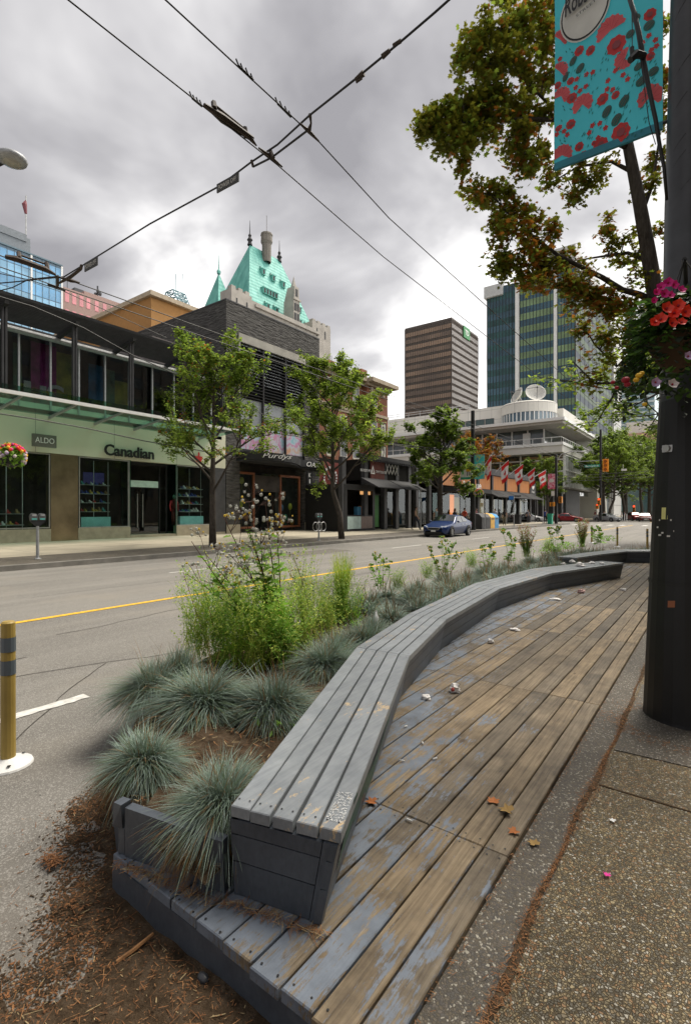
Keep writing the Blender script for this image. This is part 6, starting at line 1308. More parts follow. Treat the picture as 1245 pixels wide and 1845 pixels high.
plant_tree('street_tree', 'next green maple on the near sidewalk, partly behind the lamp pole', (1.2, 30, .15), dict(seed=24, base_h=3.0, H_=10, Rr=5.5, n_limb=22, leafn=12000, ls=.19, cols=['g', 'l', 'd'], wts=[4, 3, 1.5], up=.8, trunk_r=.2, low=.3), 'near side street trees')
# ---- the big maple overhead, grown towards sighted clumps
r6 = random.Random(77)
BM = thing('big_maple', 'large maple with olive and rusty leaves reaching over the deck from the right', 'tree', (-.15, 8.6, .15))
T7 = 7.4
tr0 = [Vector((-.15, 8.6, .1)), Vector((-.17, 8.55, 2.2)), PD(1184, 560, 7.4), PD(1166, 450, 7.35), PD(1150, 360, 7.35), PD(1131, 265, 7.4), PD(1112, 160, 7.5), PD(1090, 40, 7.6), PD(1075, -60, 7.7)]
bm_ = MB(); bm_.tube(tr0, [.17, .14, .11, .098, .085, .072, .06, .045, .025], 10)
limbs = [[PD(1183, 545, 7.4), PD(1150, 530, 7.3), PD(1120, 522, 7.2), PD(1085, 500, 7.1), PD(1045, 480, 7.0), PD(1005, 460, 6.9), PD(965, 430, 6.9), PD(925, 395, 6.8), PD(880, 345, 6.8)],
         [PD(1168, 470, 7.35), PD(1130, 455, 7.6), PD(1080, 462, 7.7), PD(1030, 470, 7.9)],
         [PD(1140, 310, 7.4), PD(1100, 290, 7.6), PD(1040, 300, 7.6), PD(990, 330, 7.5)],
         [PD(1131, 265, 7.4), PD(1080, 240, 7.2), PD(1010, 215, 7.0), PD(940, 215, 6.8), PD(870, 218, 6.7), PD(790, 225, 6.6)],
         [PD(1112, 165, 7.5), PD(1060, 200, 7.3), PD(990, 190, 7.0), PD(930, 130, 6.9), PD(860, 90, 6.8)],
         [PD(1118, 190, 7.5), PD(1050, 130, 7.6), PD(980, 90, 7.5), PD(920, 40, 7.4), PD(880, -20, 7.4)],
         [PD(1155, 385, 7.35), PD(1175, 330, 7.6), PD(1185, 260, 7.8), PD(1195, 170, 8)],
         [PD(1183, 545, 7.4), PD(1210, 470, 7.3), PD(1230, 380, 7.3), PD(1240, 260, 7.3)],
         [PD(1184, 590, 7.4), PD(1150, 620, 7.5), PD(1110, 660, 7.7), PD(1070, 620, 7.8), PD(1035, 560, 7.9)],
         [PD(1155, 640, 7.5), PD(1115, 690, 7.4), PD(1070, 690, 7.5), PD(1030, 650, 7.6)]]
for l_ in limbs:
    n_ = len(l_); r0 = .05 if len(l_) > 5 else .034; bm_.tube(l_, [r0 * (1 - .8 * k / (n_ - 1)) for k in range(n_)], 7)
allp = []
for l_ in limbs:
    for a, b_ in zip(l_, l_[1:]):
        for k in range(4): allp.append(a.lerp(b_, k / 4))
for a, b_ in zip(tr0[2:], tr0[3:]):
    for k in range(4): allp.append(a.lerp(b_, k / 4))
# (u, v, depth, radius px, leaves, palette)  palette 0 green-olive, 1 mixed, 2 rusty
bl_ = [(860, 60, 6.8, 42, 260, 0), (900, 50, 6.9, 42, 260, 0), (940, 60, 7, 45, 280, 0), (840, 100, 6.8, 38, 220, 0), (880, 115, 6.8, 45, 300, 0), (930, 115, 6.9, 48, 300, 1), (975, 70, 7.1, 45, 280, 1), (985, 130, 7.1, 40, 240, 1), (960, 20, 7.2, 45, 260, 1), (910, 0, 7.3, 42, 220, 0), (1000, 20, 7.4, 40, 200, 1),
       (765, 225, 6.6, 30, 190, 0), (795, 205, 6.6, 36, 250, 0), (800, 250, 6.6, 36, 250, 0), (835, 190, 6.7, 40, 300, 0), (840, 235, 6.7, 42, 320, 0), (830, 265, 6.6, 28, 150, 0), (880, 175, 6.8, 42, 320, 0), (885, 225, 6.8, 44, 320, 1), (925, 200, 6.9, 40, 260, 1), (930, 240, 6.9, 38, 230, 1), (880, 150, 6.8, 30, 160, 0), (970, 215, 7, 38, 200, 1), (960, 165, 7, 26, 70, 1),
       (840, 310, 6.8, 22, 90, 1), (850, 345, 6.8, 30, 130, 1), (880, 350, 6.8, 28, 120, 1), (905, 330, 6.9, 32, 170, 1), (935, 300, 6.9, 36, 210, 1), (965, 290, 7, 36, 190, 1), (990, 330, 7.2, 26, 90, 1), (905, 385, 6.8, 36, 190, 1), (940, 380, 6.9, 34, 160, 2), (905, 430, 6.8, 34, 160, 2), (950, 420, 6.9, 38, 200, 2), (985, 410, 7, 32, 130, 2),
       (895, 485, 6.8, 28, 170, 0), (925, 480, 6.8, 36, 240, 1), (960, 470, 6.9, 38, 230, 2), (990, 490, 7, 38, 230, 2), (1020, 460, 7.2, 34, 130, 2), (960, 510, 6.8, 26, 140, 2), (1010, 520, 7, 36, 200, 2), (1045, 510, 7.1, 34, 170, 2), (1040, 550, 7.2, 36, 200, 2), (1075, 530, 7.2, 34, 150, 2), (1080, 560, 7.3, 32, 140, 2), (1110, 550, 7.3, 34, 150, 2), (1140, 560, 7.3, 32, 140, 1),
       (1035, 355, 7.4, 26, 80, 1), (1060, 330, 7.5, 30, 110, 1), (1085, 300, 7.5, 30, 110, 1), (1040, 310, 7.5, 30, 120, 1), (1090, 410, 7.7, 30, 100, 2), (1120, 420, 7.6, 28, 80, 1), (1100, 450, 7.7, 30, 100, 1), (1130, 470, 7.6, 30, 90, 1), (1160, 340, 7.6, 26, 90, 1), (1180, 290, 7.8, 30, 110, 1), (1195, 210, 8, 34, 120, 2), (1200, 120, 8, 34, 140, 2), (1190, 420, 7.5, 26, 60, 1),
       (1215, 40, 8, 36, 130, 1), (1235, 160, 7.8, 40, 130, 1), (1060, 585, 7.8, 34, 110, 1), (1090, 610, 7.7, 34, 90, 1), (1110, 590, 7.6, 34, 130, 0), (1140, 600, 7.5, 32, 140, 0), (1130, 640, 7.5, 34, 130, 0), (1100, 650, 7.6, 30, 70, 0), (1070, 640, 7.6, 26, 30, 2), (1040, 600, 7.7, 26, 25, 2), (1050, 680, 7.6, 28, 30, 2), (1080, 690, 7.5, 28, 45, 2), (1120, 680, 7.5, 32, 100, 0), (1150, 660, 7.5, 32, 130, 0), (1165, 610, 7.4, 30, 120, 0), (1150, 500, 7.4, 26, 50, 1), (1060, 120, 7.5, 50, 260, 1), (1040, 30, 7.6, 50, 240, 1), (1110, 60, 7.7, 45, 200, 1), (1100, 200, 7.5, 40, 160, 1), (1040, 230, 7.4, 40, 150, 1), (1160, 60, 7.8, 40, 160, 1), (1230, 260, 7.5, 30, 60, 1)]
lfm = MB(); pal = [[5, 1.6, .15], [5, 1.2, .8], [3.4, .9, 2.2]]; cl = ['o', 'l', 'r']
for (u, v, t_, rp, n_, pk) in bl_:
    c_ = PD(u, v, t_); rad = rp * t_ / FPX; near_ = sorted(allp, key=lambda q: (q - c_).length)[:3]; q0 = r6.choice(near_[:2])
    mid = q0.lerp(c_, .5) + Vector((r6.gauss(0, .06), r6.gauss(0, .06), .08)); bp = bez(q0, mid, c_, 5); L_ = (c_ - q0).length
    bm_.tube(bp, [.011 + .004 * L_, .009, .008, .007, .006, .005], 5, False)
    ntw = max(4, n_ // 22)
    for k in range(ntw):
        d_ = Vector((r6.gauss(0, 1), r6.gauss(0, 1), r6.gauss(0, .8))).normalized(); e_ = c_ + d_ * rad * r6.uniform(.5, 1.05); s0 = bp[r6.randint(2, 5)]; tw = bez(s0, s0.lerp(e_, .5) + Vector((0, 0, .05)), e_, 4)
        bm_.tube(tw, [.005, .004, .0035, .003, .002], 3, False)
        for _ in range(int(n_ * 1.6 / ntw)):
            f = r6.uniform(.35, 1.05); q = tw[min(3, int(f * 4))].lerp(tw[min(4, int(f * 4) + 1)], r6.random()) + Vector((r6.gauss(0, .05), r6.gauss(0, .05), r6.gauss(-.03, .05)))
            leaf(lfm, q, r6.uniform(.05, .09), r6.choices([0, 1, 2], pal[pk])[0], r6, MAPLE, .6)
bm_.build('trunk_and_limbs', M['bark'], BM, smooth=True); lfm.build('crown', [lm[c] for c in cl], BM)
# ================================================================== NEAR POLE, BANNER, BASKET
NP = thing('lamp_pole', 'thick black street lamp pole at the right edge of the deck', 'pole', (-.17, 4.27, .155)); px_, py_ = -.17, 4.27
m = MB(); m.lathe([(.268, 0), (.265, .02), (.238, .68), (.205, 1.5), (.165, 2.25)], (px_, py_, .155), 24); m.build('pole_base', M['black_pole'], NP)
m = MB(); m.lathe([(.1665, 0), (.145, .5), (.132, 1.4), (.095, 2.9), (.085, 5.5)], (px_, py_, 2.38), 24); m.build('shaft', M['pole_grey'], NP, smooth=True)
m = MB()
for z, r_ in ((1.92, .19), (1.1, .233), (2.9, .148), (4.25, .118), (4.33, .117), (4.62, .11)): m.lathe([(r_, 0), (r_, .02)], (px_, py_, z), 24)
m.build('strap_band', M['black'], NP)
def onpole(u, v, extra=.004):   # a point on the pole's skin facing the street
    d = ray(u, v); a = math.atan2(-FW.y, -FW.x); best = None
    lo, hi = 2.0, 6.0
    for k in range(400):
        t_ = 2.9 + k * .003; q = O0 + d * t_; rr_ = math.hypot(q.x - px_, q.y - py_); z = q.z
        pr = .268 - (z - .155) * .0445 if z < 2.4 else .16 - (z - 2.4) * .026
        if rr_ < pr + extra: return q
    return O0 + d * 3.3
def patch(u0, v0, u1, v1, mat_, name, n_=3):
    m = MB(); qs = []
    for k in range(n_ + 1):
        u = u0 + (u1 - u0) * k / n_; qs.append((onpole(u, v0), onpole(u + (v1 - v0) * -.04, v1)))
    for a, b_ in zip(qs, qs[1:]): m.face(a[1], b_[1], b_[0], a[0])
    m.build(name, mat_, NP)
patch(1191, 914, 1202, 935, cm('sticker_yellow', (.70, .66, .25)), 'sticker'); patch(1202, 1082, 1215, 1094, cm('sticker_orange', (.30, .10, .04)), 'sticker')
for (a, b_, w) in ((1185, 962, 5), (1200, 964, 6), (1182, 948, 3), (1186, 935, 2), (1212, 955, 3), (1190, 958, 4), (1206, 935, 3)): patch(a, b_, a + w, b_ + 3, M['offwhite'], 'paper_scrap', 1)
q = onpole(1201, 808); m = MB(); m.tube([q, q + Vector((-.01, -.02, 0))], .026, 8); m.box(q.x - .03, q.x + .03, q.y - .012, q.y + .004, q.z - .024, q.z + .024); m.build('junction_bracket', M['steel'], NP)
r7 = random.Random(4)
m = MB()
for k in range(9):
    z0 = r7.uniform(3.6, 5.4); a0 = r7.uniform(3.2, 4.4); pr = .155 - (z0 - 2.4) * .024 + .006; m.tube([(px_ + math.cos(a0 + f * .28) * pr, py_ + math.sin(a0 + f * .28) * pr, z0 + f * .035) for f in range(6)], .0025, 3)
m.build('tie_wires', M['black'], NP)
YB = 4.29; bl0, br0 = PY(998, 303, YB), PY(1193, 228, YB); bz0, bz1 = bl0.z - .02, 6.75
BN = thing('street_banner', 'turquoise street banner with red flowers and green seed pods hanging beside the lamp pole', 'banner', (bl0.x, YB, bz0)); bx0, bx1 = bl0.x, br0.x
t = NT('banner_cloth'); p = t.pos(); t.col(t.ramp(t.noise(p, 3, 3), [(.3, (.035, .30, .38)), (.7, (.06, .38, .46))])); t.set(.7)
ts_ = t.n('ShaderNodeBsdfTranslucent'); ts_.inputs[0].default_value = (.05, .36, .44, 1); ms = t.n('ShaderNodeMixShader'); ms.inputs[0].default_value = .35; t.l(t.b.outputs[0], ms.inputs[1]); t.l(ts_.outputs[0], ms.inputs[2]); t.l(ms.outputs[0], t.o.inputs[0]); M['banner'] = t.m
def bwave(x, z): return YB + .010 * math.sin((x - bx0) * 9 + z * 1.3) + .008 * math.sin(z * 5)
m = MB(); nx_, nz_ = 16, 40; vs = [(bx0 + (bx1 - bx0) * i / nx_, bwave(bx0 + (bx1 - bx0) * i / nx_, bz0 + (bz1 - bz0) * j / nz_), bz0 + (bz1 - bz0) * j / nz_) for j in range(nz_ + 1) for i in range(nx_ + 1)]
m.add(vs, [(j * (nx_ + 1) + i, j * (nx_ + 1) + i + 1, (j + 1) * (nx_ + 1) + i + 1, (j + 1) * (nx_ + 1) + i) for j in range(nz_) for i in range(nx_)])
m.build('cloth', M['banner'], BN, smooth=True)
m = MB(); m.box(bx0, bx1, YB - .012, YB + .012, bz0 - .0, bz0 + .055); m.build('hem', cm('banner_hem', (.02, .20, .27), .6), BN)
m = MB(); m.tube([(bx0 - .01, YB, bz0 + .02), (px_, YB, bz0 + .05)], .012, 8); m.tube([(bx0, YB, bz1), (px_, YB, bz1)], .014, 8); m.build('banner_arm', M['black'], BN)
bc = [cm('flower_red', (.48, .03, .03), .7), cm('flower_coral', (.60, .10, .11), .7), cm('pod_green', (.015, .12, .10), .7), cm('leaf_teal', (.01, .16, .14), .7), cm('flower_core', (.25, .05, .06), .7), cm('coral_line', (.42, .03, .05), .7)]
def BXZ(cx, cy):
    q = PY(990 + cx * .1928, 20 + cy * .1928, YB - .015); return q.x, q.z
fl = MB(); lay = [0.0]
def bshape(cx, cy, pts, mi, rot=0.0, sc_=1.0, d=0):
    x0_, z0_ = BXZ(cx, cy); k = .1928 * 3.95 / FPX * sc_ ; fl.cm = mi; lay[0] = (lay[0] + 1) % 7; yy = - .006 - d * .0035 - lay[0] * .0002
    P2 = []
    for x, y in pts:
        a, b_ = x * math.cos(rot) - y * math.sin(rot), x * math.sin(rot) + y * math.cos(rot); xx = min(bx1 - .002, max(bx0 + .002, x0_ + a * k * .92)); zz_ = z0_ + b_ * k; P2.append((xx, bwave(xx, zz_) + yy, max(zz_, bz0 + .002)))
    c_ = (sum(q[0] for q in P2) / len(P2), sum(q[1] for q in P2) / len(P2), sum(q[2] for q in P2) / len(P2)); n_ = len(P2); b0_ = len(fl.v); fl.v += [c_] + P2
    for i in range(n_): fl.f.append([b0_, b0_ + 1 + i, b0_ + 1 + (i + 1) % n_]); fl.m.append(mi); fl.att.append(0)
def ros(r_, k, dep=.07, n=4): return [((r_ * (1 + dep * math.cos(k * a))) * math.cos(a), (r_ * (1 + dep * math.cos(k * a))) * math.sin(a)) for a in [i / (k * n) * 6.283 for i in range(k * n)]]
def fan(r_, a0, a1, k=9): 
    o_ = [(0, 0)]
    for i in range(k):
        for f, q in ((0, .88), (.5, 1.0), (1, .88)): a = a0 + (a1 - a0) * (i + f) / k; o_.append((r_ * q * math.cos(a), r_ * q * math.sin(a)))
    return o_
def ell(a_, b_, n=14): return [(a_ * math.cos(i / n * 6.283), b_ * math.sin(i / n * 6.283)) for i in range(n)]
for cx, cy, r_ in ((265, 348, 48), (372, 350, 46), (618, 310, 88), (185, 635, 38), (200, 800, 52), (490, 820, 56), (612, 788, 38), (190, 1048, 48), (935, 415, 40), (268, 1255, 44), (470, 1240, 70), (660, 1130, 85), (930, 10, 55), (310, 1335, 44), (65, 680, 38), (75, 1095, 30), (405, 1222, 24)):
    bshape(cx, cy, ros(r_, 8), 0, cx * .1, .95); bshape(cx, cy, ros(r_ * .45, 7, .1), 4, 0, .95, 1)
for cx, cy in ((335, 575), (395, 558), (243, 618), (330, 690), (235, 698), (275, 730), (610, 556), (682, 598), (725, 640), (540, 648), (532, 728), (585, 735), (462, 1042), (393, 1060), (362, 1125), (516, 1085), (130, 1115), (158, 1148), (862, 288), (920, 215), (982, 255), (992, 312), (945, 352), (62, 1150), (90, 1080), (85, 425), (445, 1175)):
    bshape(cx, cy, ros(24, 5, .2), 0, cx * .3, .95)
for cx, cy, r_, a0, a1 in ((565, 170, 145, .1, 3.6), (700, 440, 105, 1.2, 5.3), (300, 860, 108, -.9, 3.9), (935, 800, 118, -.9, 3.9), (100, 780, 95, -1.2, 3.2), (110, 1340, 110, -.6, 3.4), (80, 540, 95, -1, 2.5), (85, 240, 100, -1, 2.5)):
    bshape(cx, cy, fan(r_, a0, a1), 1, 0, .95)
    for k in range(8):
        a = a0 + (a1 - a0) * (k + 1) / 9; bshape(cx + math.cos(a) * r_ * .55, cy - math.sin(a) * r_ * .55, [(-r_ * .38, -1.2), (r_ * .38, -1.2), (r_ * .38, 1.2), (-r_ * .38, 1.2)], 5, a, .9, 2)
for cx, cy, a_, b_, ro in ((208, 442, 50, 34, 1.0), (275, 515, 52, 38, .8), (138, 595, 50, 28, 1.2), (922, 115, 52, 46, .5), (748, 205, 42, 40, .6), (692, 845, 58, 42, .9), (530, 938, 58, 42, 1.0), (620, 1015, 58, 44, .9), (965, 560, 48, 42, .4), (850, 660, 50, 42, .6), (825, 520, 42, 36, .5), (800, 50, 40, 40, .3)):
    bshape(cx, cy, ell(a_, b_), 2, ro, .95)
    for k in (-2, -1, 0, 1, 2): bshape(cx, cy, [(-a_ * .7, k * b_ * .3 - 1.5), (a_ * .8, k * b_ * .16 - 1.5), (a_ * .8, k * b_ * .16 + 1.5), (-a_ * .7, k * b_ * .3 + 1.5)], 3 if k % 2 else 4, ro, .95, 2)
    bshape(cx - 6, cy + b_ + 55, [(-55, -1.5), (55, -1.5), (55, 1.5), (-55, 1.5)], 3, 1.25, .95)
for _ in range(170):
    cx, cy = r7.uniform(90, 990), r7.uniform(300, 1280); bshape(cx, cy, [(-19, 0), (0, 6), (19, 0), (0, -6)], 3, .9 + r7.uniform(-.2, .4) + (1.2 if cx < 200 else 0), .95)
fl.build('printed_flowers', bc, BN)
m = MB(); ex, ez = BXZ(320, -20); Rx, Rz = .175, .215
def el2(k, dy): return [(ex + Rx * k * math.cos(a) * 1.0, 0, ez + Rz * k * math.sin(a)) for a in [i / 36 * 6.283 for i in range(36)]]
for kk_, mi, dy in ((1.06, 1, -.008), (1.0, 0, -.010), (.94, 1, -.012), ):
    pts = [(x, bwave(x, z) + dy - .006, z) for x, _, z in el2(kk_, 0)]; c_ = (ex, bwave(ex, ez) + dy - .006, ez); b0_ = len(m.v); m.v += [c_] + pts
    for i in range(36): m.f.append([b0_, b0_ + 1 + i, b0_ + 1 + (i + 1) % 36]); m.m.append(mi); m.att.append(0)
m.build('name_oval', [M['black'], cm('banner_white', (.60, .60, .56))], BN)
text('Robson', 'lettering', .27, (ex - .14, YB - .03, ez + .0), (1, 0, .22), (-.1, 0, 1), M['black'], BN, height=.15, extrude=.002, bold=True, shear=.3); text('STREET', 'lettering', .15, (ex - .055, YB - .03, ez - .045), (1, 0, .32), (-.2, 0, 1), M['black'], BN, height=.022, extrude=.002)
# feeder cable in front of the banner
fc = thing('feeder_cable', 'black feeder cable with a clamp hanging down across the banner', 'cable', PD(1140, 20, 3.4)); m = MB()
ca_ = [PD(1128, -20, 3.5), PD(1141, 22, 3.45), PD(1150, 60, 3.4), PD(1158, 110, 3.4), PD(1168, 160, 3.38), PD(1180, 215, 3.36), PD(1187, 260, 3.38), PD(1195, 300, 3.4), PD(1200, 360, 3.42)]
m.tube(ca_, [.014, .014, .016, .017, .014, .013, .012, .011, .009], 8); m.build('cable', M['black'], fc, smooth=True)
m = MB(); m.tube([PD(1136, -20, 3.44), PD(1138, 60, 3.38), PD(1137, 108, 3.36)], .003, 5); m.tube([PD(1146, 20, 3.42), PD(1152, 100, 3.38), PD(1168, 220, 3.36), PD(1180, 260, 3.4)], .003, 5); m.build('thin_line', M['black'], fc)
m = MB(); m.tube([PD(1134, 108, 3.36), PD(1145, 97, 3.36), PD(1160, 100, 3.38)], [.022, .026, .02], 8); m.tube([PD(1137, 85, 3.36), PD(1138, 103, 3.36)], .014, 6); m.build('clamp', M['black'], fc)
# hanging basket
bk = Vector((-.155, 3.63, 2.62)); HB = thing('hanging_basket', 'overflowing hanging flower basket with magenta and red petunias on the near lamp pole', 'flower basket', bk); r8 = random.Random(14)
m = MB(); m.lathe([(.03, -.18), (.10, -.16), (.16, -.08), (.2, .02), (.19, .02), (.02, -.0)], bk, 16); m.build('basket', cm('coir', (.07, .04, .02), .9), HB); m = MB(); m.tube([bk + Vector((0, 0, .5)), (px_, py_ - .1, bk.z + .55)], .014, 6)
for a in (0, 2.1, 4.2): m.tube([bk + Vector((math.cos(a) * .25, math.sin(a) * .25, .02)), bk + Vector((0, 0, .5))], .004, 4)
m.build('hanger', M['black'], HB)
m = MB()
for _ in range(2600):
    a = r8.uniform(0, 6.283); rr_ = r8.uniform(.08, .29); zz_ = r8.uniform(-.28, .22) if rr_ > .2 else r8.uniform(.0, .26); q = bk + Vector((math.cos(a) * rr_, math.sin(a) * rr_, zz_)); d_ = Vector((math.cos(a), math.sin(a), r8.uniform(-.8, .5)))
    leafpoly(m, q, d_, r8.uniform(.03, .075), r8.choice([0, 0, 1, 2]), r8, OVAL, 1.8)
for k in range(28):   # trailing strands
    a = math.pi + r8.uniform(-1.6, 1.3); L_ = r8.uniform(.16, .46); q = bk + Vector((math.cos(a) * .27, math.sin(a) * .27, -.02))
    for j in range(16):
        q2 = q + Vector((math.cos(a) * .10 * math.sin(j / 16 * 1.6), math.sin(a) * .10 * math.sin(j / 16 * 1.6), -L_ * j / 16)); leafpoly(m, q2, Vector((r8.gauss(0, 1), r8.gauss(0, 1), -.3)), r8.uniform(.025, .05), r8.choice([0, 2, 2]), r8, OVAL, 1.6)
m.build('foliage', [leafmat('basket_leaf', (.05, .11, .02), .3), leafmat('basket_leaf_light', (.12, .24, .04), .4), leafmat('basket_leaf_dark', (.02, .035, .015), .2)], HB)
def bloom(m, c_, s_, mi, nrm):
    nrm = Vector(nrm).normalized(); a_ = nrm.orthogonal().normalized(); b_ = nrm.cross(a_); m.cm = mi; n_ = 15; pts = []
    for i in range(n_): a = i / n_ * 6.283; rr_ = s_ * (1 + .12 * math.cos(5 * a)); pts.append(c_ + (a_ * math.cos(a) + b_ * math.sin(a)) * rr_ + nrm * (s_ * .15 * math.cos(5 * a)))
    b0_ = len(m.v); m.v += [tuple(c_ - nrm * s_ * .6)] + [tuple(q) for q in pts]
    for i in range(n_): m.f.append([b0_, b0_ + 1 + i, b0_ + 1 + (i + 1) % n_]); m.m.append(mi); m.att.append(0)
    m.cm = 5; m.ball(c_ - nrm * s_ * .35, s_ * .22, 6, 4)
fcol = [cm('petunia_magenta', (.62, .01, .22), .5), cm('petunia_red', (.80, .04, .015), .5), cm('petunia_lilac', (.45, .32, .50), .6), cm('petunia_white', (.55, .48, .45), .6), cm('petunia_yellow', (.7, .42, .02), .6), cm('petunia_dark', (.30, .005, .02), .6)]
m = MB()
for (u, v, s_, mi) in [(1190, 515, .030, 0), (1203, 508, .032, 0), (1197, 528, .03, 0), (1183, 525, .026, 0), (1215, 512, .03, 0), (1208, 530, .028, 0), (1178, 540, .022, 0), (1228, 520, .03, 0), (1190, 572, .042, 1), (1180, 578, .036, 1), (1202, 553, .042, 1), (1214, 562, .042, 1), (1222, 548, .042, 1), (1212, 580, .036, 1), (1236, 560, .042, 1), (1228, 578, .03, 1), (1181, 688, .032, 2), (1212, 690, .036, 3), (1240, 640, .03, 2)]:
    c_ = PD(u, v, 2.62 + r8.uniform(-.03, .06)); bloom(m, c_, s_ * .74, mi, (-FW + Vector((r8.uniform(-.5, .2), 0, r8.uniform(-.2, .4)))))
for (u, v, s_, mi) in [(1150, 676, .018, 4), (1145, 684, .016, 4), (1155, 672, .014, 4), (1126, 684, .022, 5), (1129, 692, .018, 5), (1160, 728, .013, 4), (1103, 688, .012, 5), (1110, 698, .012, 5)]:
    c_ = PD(u, v, 2.7); m.cm = mi; m.ball(c_, s_, 8, 5, (1, 1, .8)); 
m.build('flower_heads', fcol, HB)
m = MB()
for (u, v) in [(1150, 676), (1126, 684), (1160, 728), (1103, 688), (1181, 688)]:
    e_ = PD(u, v, 2.7); s0 = bk + Vector((-.2, 0, -.05)); m.tube(bez(s0, s0.lerp(e_, .5) + Vector((0, 0, -.06)), e_, 6), .003, 4)
    for _ in range(10): leafpoly(m, s0.lerp(e_, r8.uniform(.2, 1)) + Vector((0, 0, -.03)), Vector((r8.gauss(0, 1), r8.gauss(0, 1), r8.gauss(-.3, .5))), .035, 0, r8, OVAL, 1.5)
m.build('trailing_stems', leafmat('trail_leaf', (.04, .07, .02), .3), HB)
# ================================================================== WIRES
def wire(name, label, pts, r_=.010, cat='overhead wire', group=None, sag=0):
    P3 = [Vector(q) for q in pts]
    if len(P3) == 2 and sag: P3 = [P3[0].lerp(P3[1], k / 14) + Vector((0, 0, -sag * 4 * (k / 14) * (1 - k / 14))) for k in range(15)]
    m = MB(); m.tube(P3, r_, 5); return solo(m.build(name, M['wire']), label, cat, group)
ZW = 6.45
def Wz(u, v, z=ZW): return G(u, v, z)
w1a, w1b = Wz(152, 22), Wz(500, 297); xw1 = (w1a.x + w1b.x) / 2; w2a, w2b = Wz(323, 22), Wz(570, 250); xw2 = (w2a.x + w2b.x) / 2
def along(x, u, z=ZW): return PX(u, 0, x).y
y1a, y2a = w1a.y, w2a.y; d1 = w1b - w1a; d2 = w2b - w2a
e1 = w1a - d1.normalized() * 3, Vector((xw1 - .3, 70, ZW)); e2 = w2a - d2.normalized() * 3, Vector((xw2 - .3, 70, ZW))
wire('trolley_wire', 'left trolley wire of the pair over the near lane', [e1[0], w1a, w1b, Wz(690, 462), e1[1]], .0085); wire('trolley_wire', 'right trolley wire of the pair over the near lane', [e2[0], w2a, w2b, Wz(700, 392), e2[1]], .0085)
sp = [Wz(830, -20, 6.9), Wz(783, 22, 6.8), Wz(720, 76, 6.65), Wz(640, 142, 6.55), Wz(558, 207, 6.5), Wz(500, 260, 6.5), Wz(452, 292, 6.5), Wz(395, 335, 6.5), Wz(270, 403, 6.5), Wz(178, 460, 6.5), Wz(116, 498, 6.5), Wz(20, 508, 6.5), Wz(-30, 512, 6.5)]
wire('span_wire', 'thick span wire crossing over both trolley wires diagonally', sp, .013)
wire('lower_crossing_bar', 'short bar hung under the span wire between the two trolley wires', [Wz(456, 300, 6.42), Wz(490, 283, 6.42), Wz(556, 233, 6.42)], .014, 'wire fitting')
def fitting(name, label, segs, cat='wire fitting', extra=None, mat_=None):
    m = MB()
    for pts, rr_ in segs: m.tube([Wz(u, v, z) for u, v, z in pts], rr_, 6)
    return solo(m.build(name, mat_ or M['wood_wire']), label, cat)
fitting('section_insulator', 'long dark section insulator bar on the left trolley wire', [([(368, 188, 6.45), (400, 212, 6.5), (455, 250, 6.5)], [.02, .055, .035]), ([(452, 250, 6.47), (462, 262, 6.45)], [.03, .01]), ([(385, 185, 6.62), (386, 195, 6.5)], .035), ([(441, 230, 6.62), (443, 246, 6.5)], .035), ([(388, 190, 6.62), (440, 232, 6.62)], .018)])
for nm, lb, uv in (('wire_clamp', 'toothed clamp ahead of the section insulator', [(346, 176), (352, 182), (358, 186), (364, 191)]), ('wire_clamp', 'toothed clamp strip on the right trolley wire, upper one', [(430, 118), (438, 126), (447, 134), (456, 144)]), ('wire_clamp', 'toothed clamp strip on the right trolley wire, just above the crossing', [(500, 186), (508, 193), (517, 202), (524, 210)])):
    m = MB()
    for u, v in uv: q = Wz(u, v, 6.46); m.tube([q, q + Vector((-.02, -.02, .07))], .009, 5)
    m.tube([Wz(*uv[0], 6.46), Wz(*uv[-1], 6.46)], .014, 5); solo(m.build(nm, M['wire']), lb, 'wire fitting')
fitting('crossing_runner', 'runner bar where the span meets the left trolley wire', [([(466, 266, 6.44), (485, 280, 6.44), (508, 300, 6.44)], [.012, .026, .012]), ([(487, 272, 6.5), (492, 284, 6.4)], .03)])
fitting('crossing_runner', 'runner bar where the span meets the right trolley wire', [([(540, 222, 6.44), (556, 236, 6.44), (574, 254, 6.44)], [.012, .026, .012]), ([(558, 205, 6.5), (560, 222, 6.46), (556, 236, 6.42)], [.022, .012, .03])])
fitting('span_hanger', 'bent hanger at the left end of the crossing bar', [([(453, 288, 6.5), (456, 300, 6.42)], .02)])
fitting('strain_insulator', 'strain insulator on the span wire, nearer the crossing', [([(640, 143, 6.55), (655, 131, 6.57)], [.022, .035]), ([(641, 148, 6.5), (652, 140, 6.52)], .014)]); fitting('strain_insulator', 'strain insulator pair on the span wire at the upper right', [([(688, 102, 6.6), (702, 90, 6.62)], [.03, .022]), ([(708, 82, 6.66), (722, 73, 6.66)], .022)])
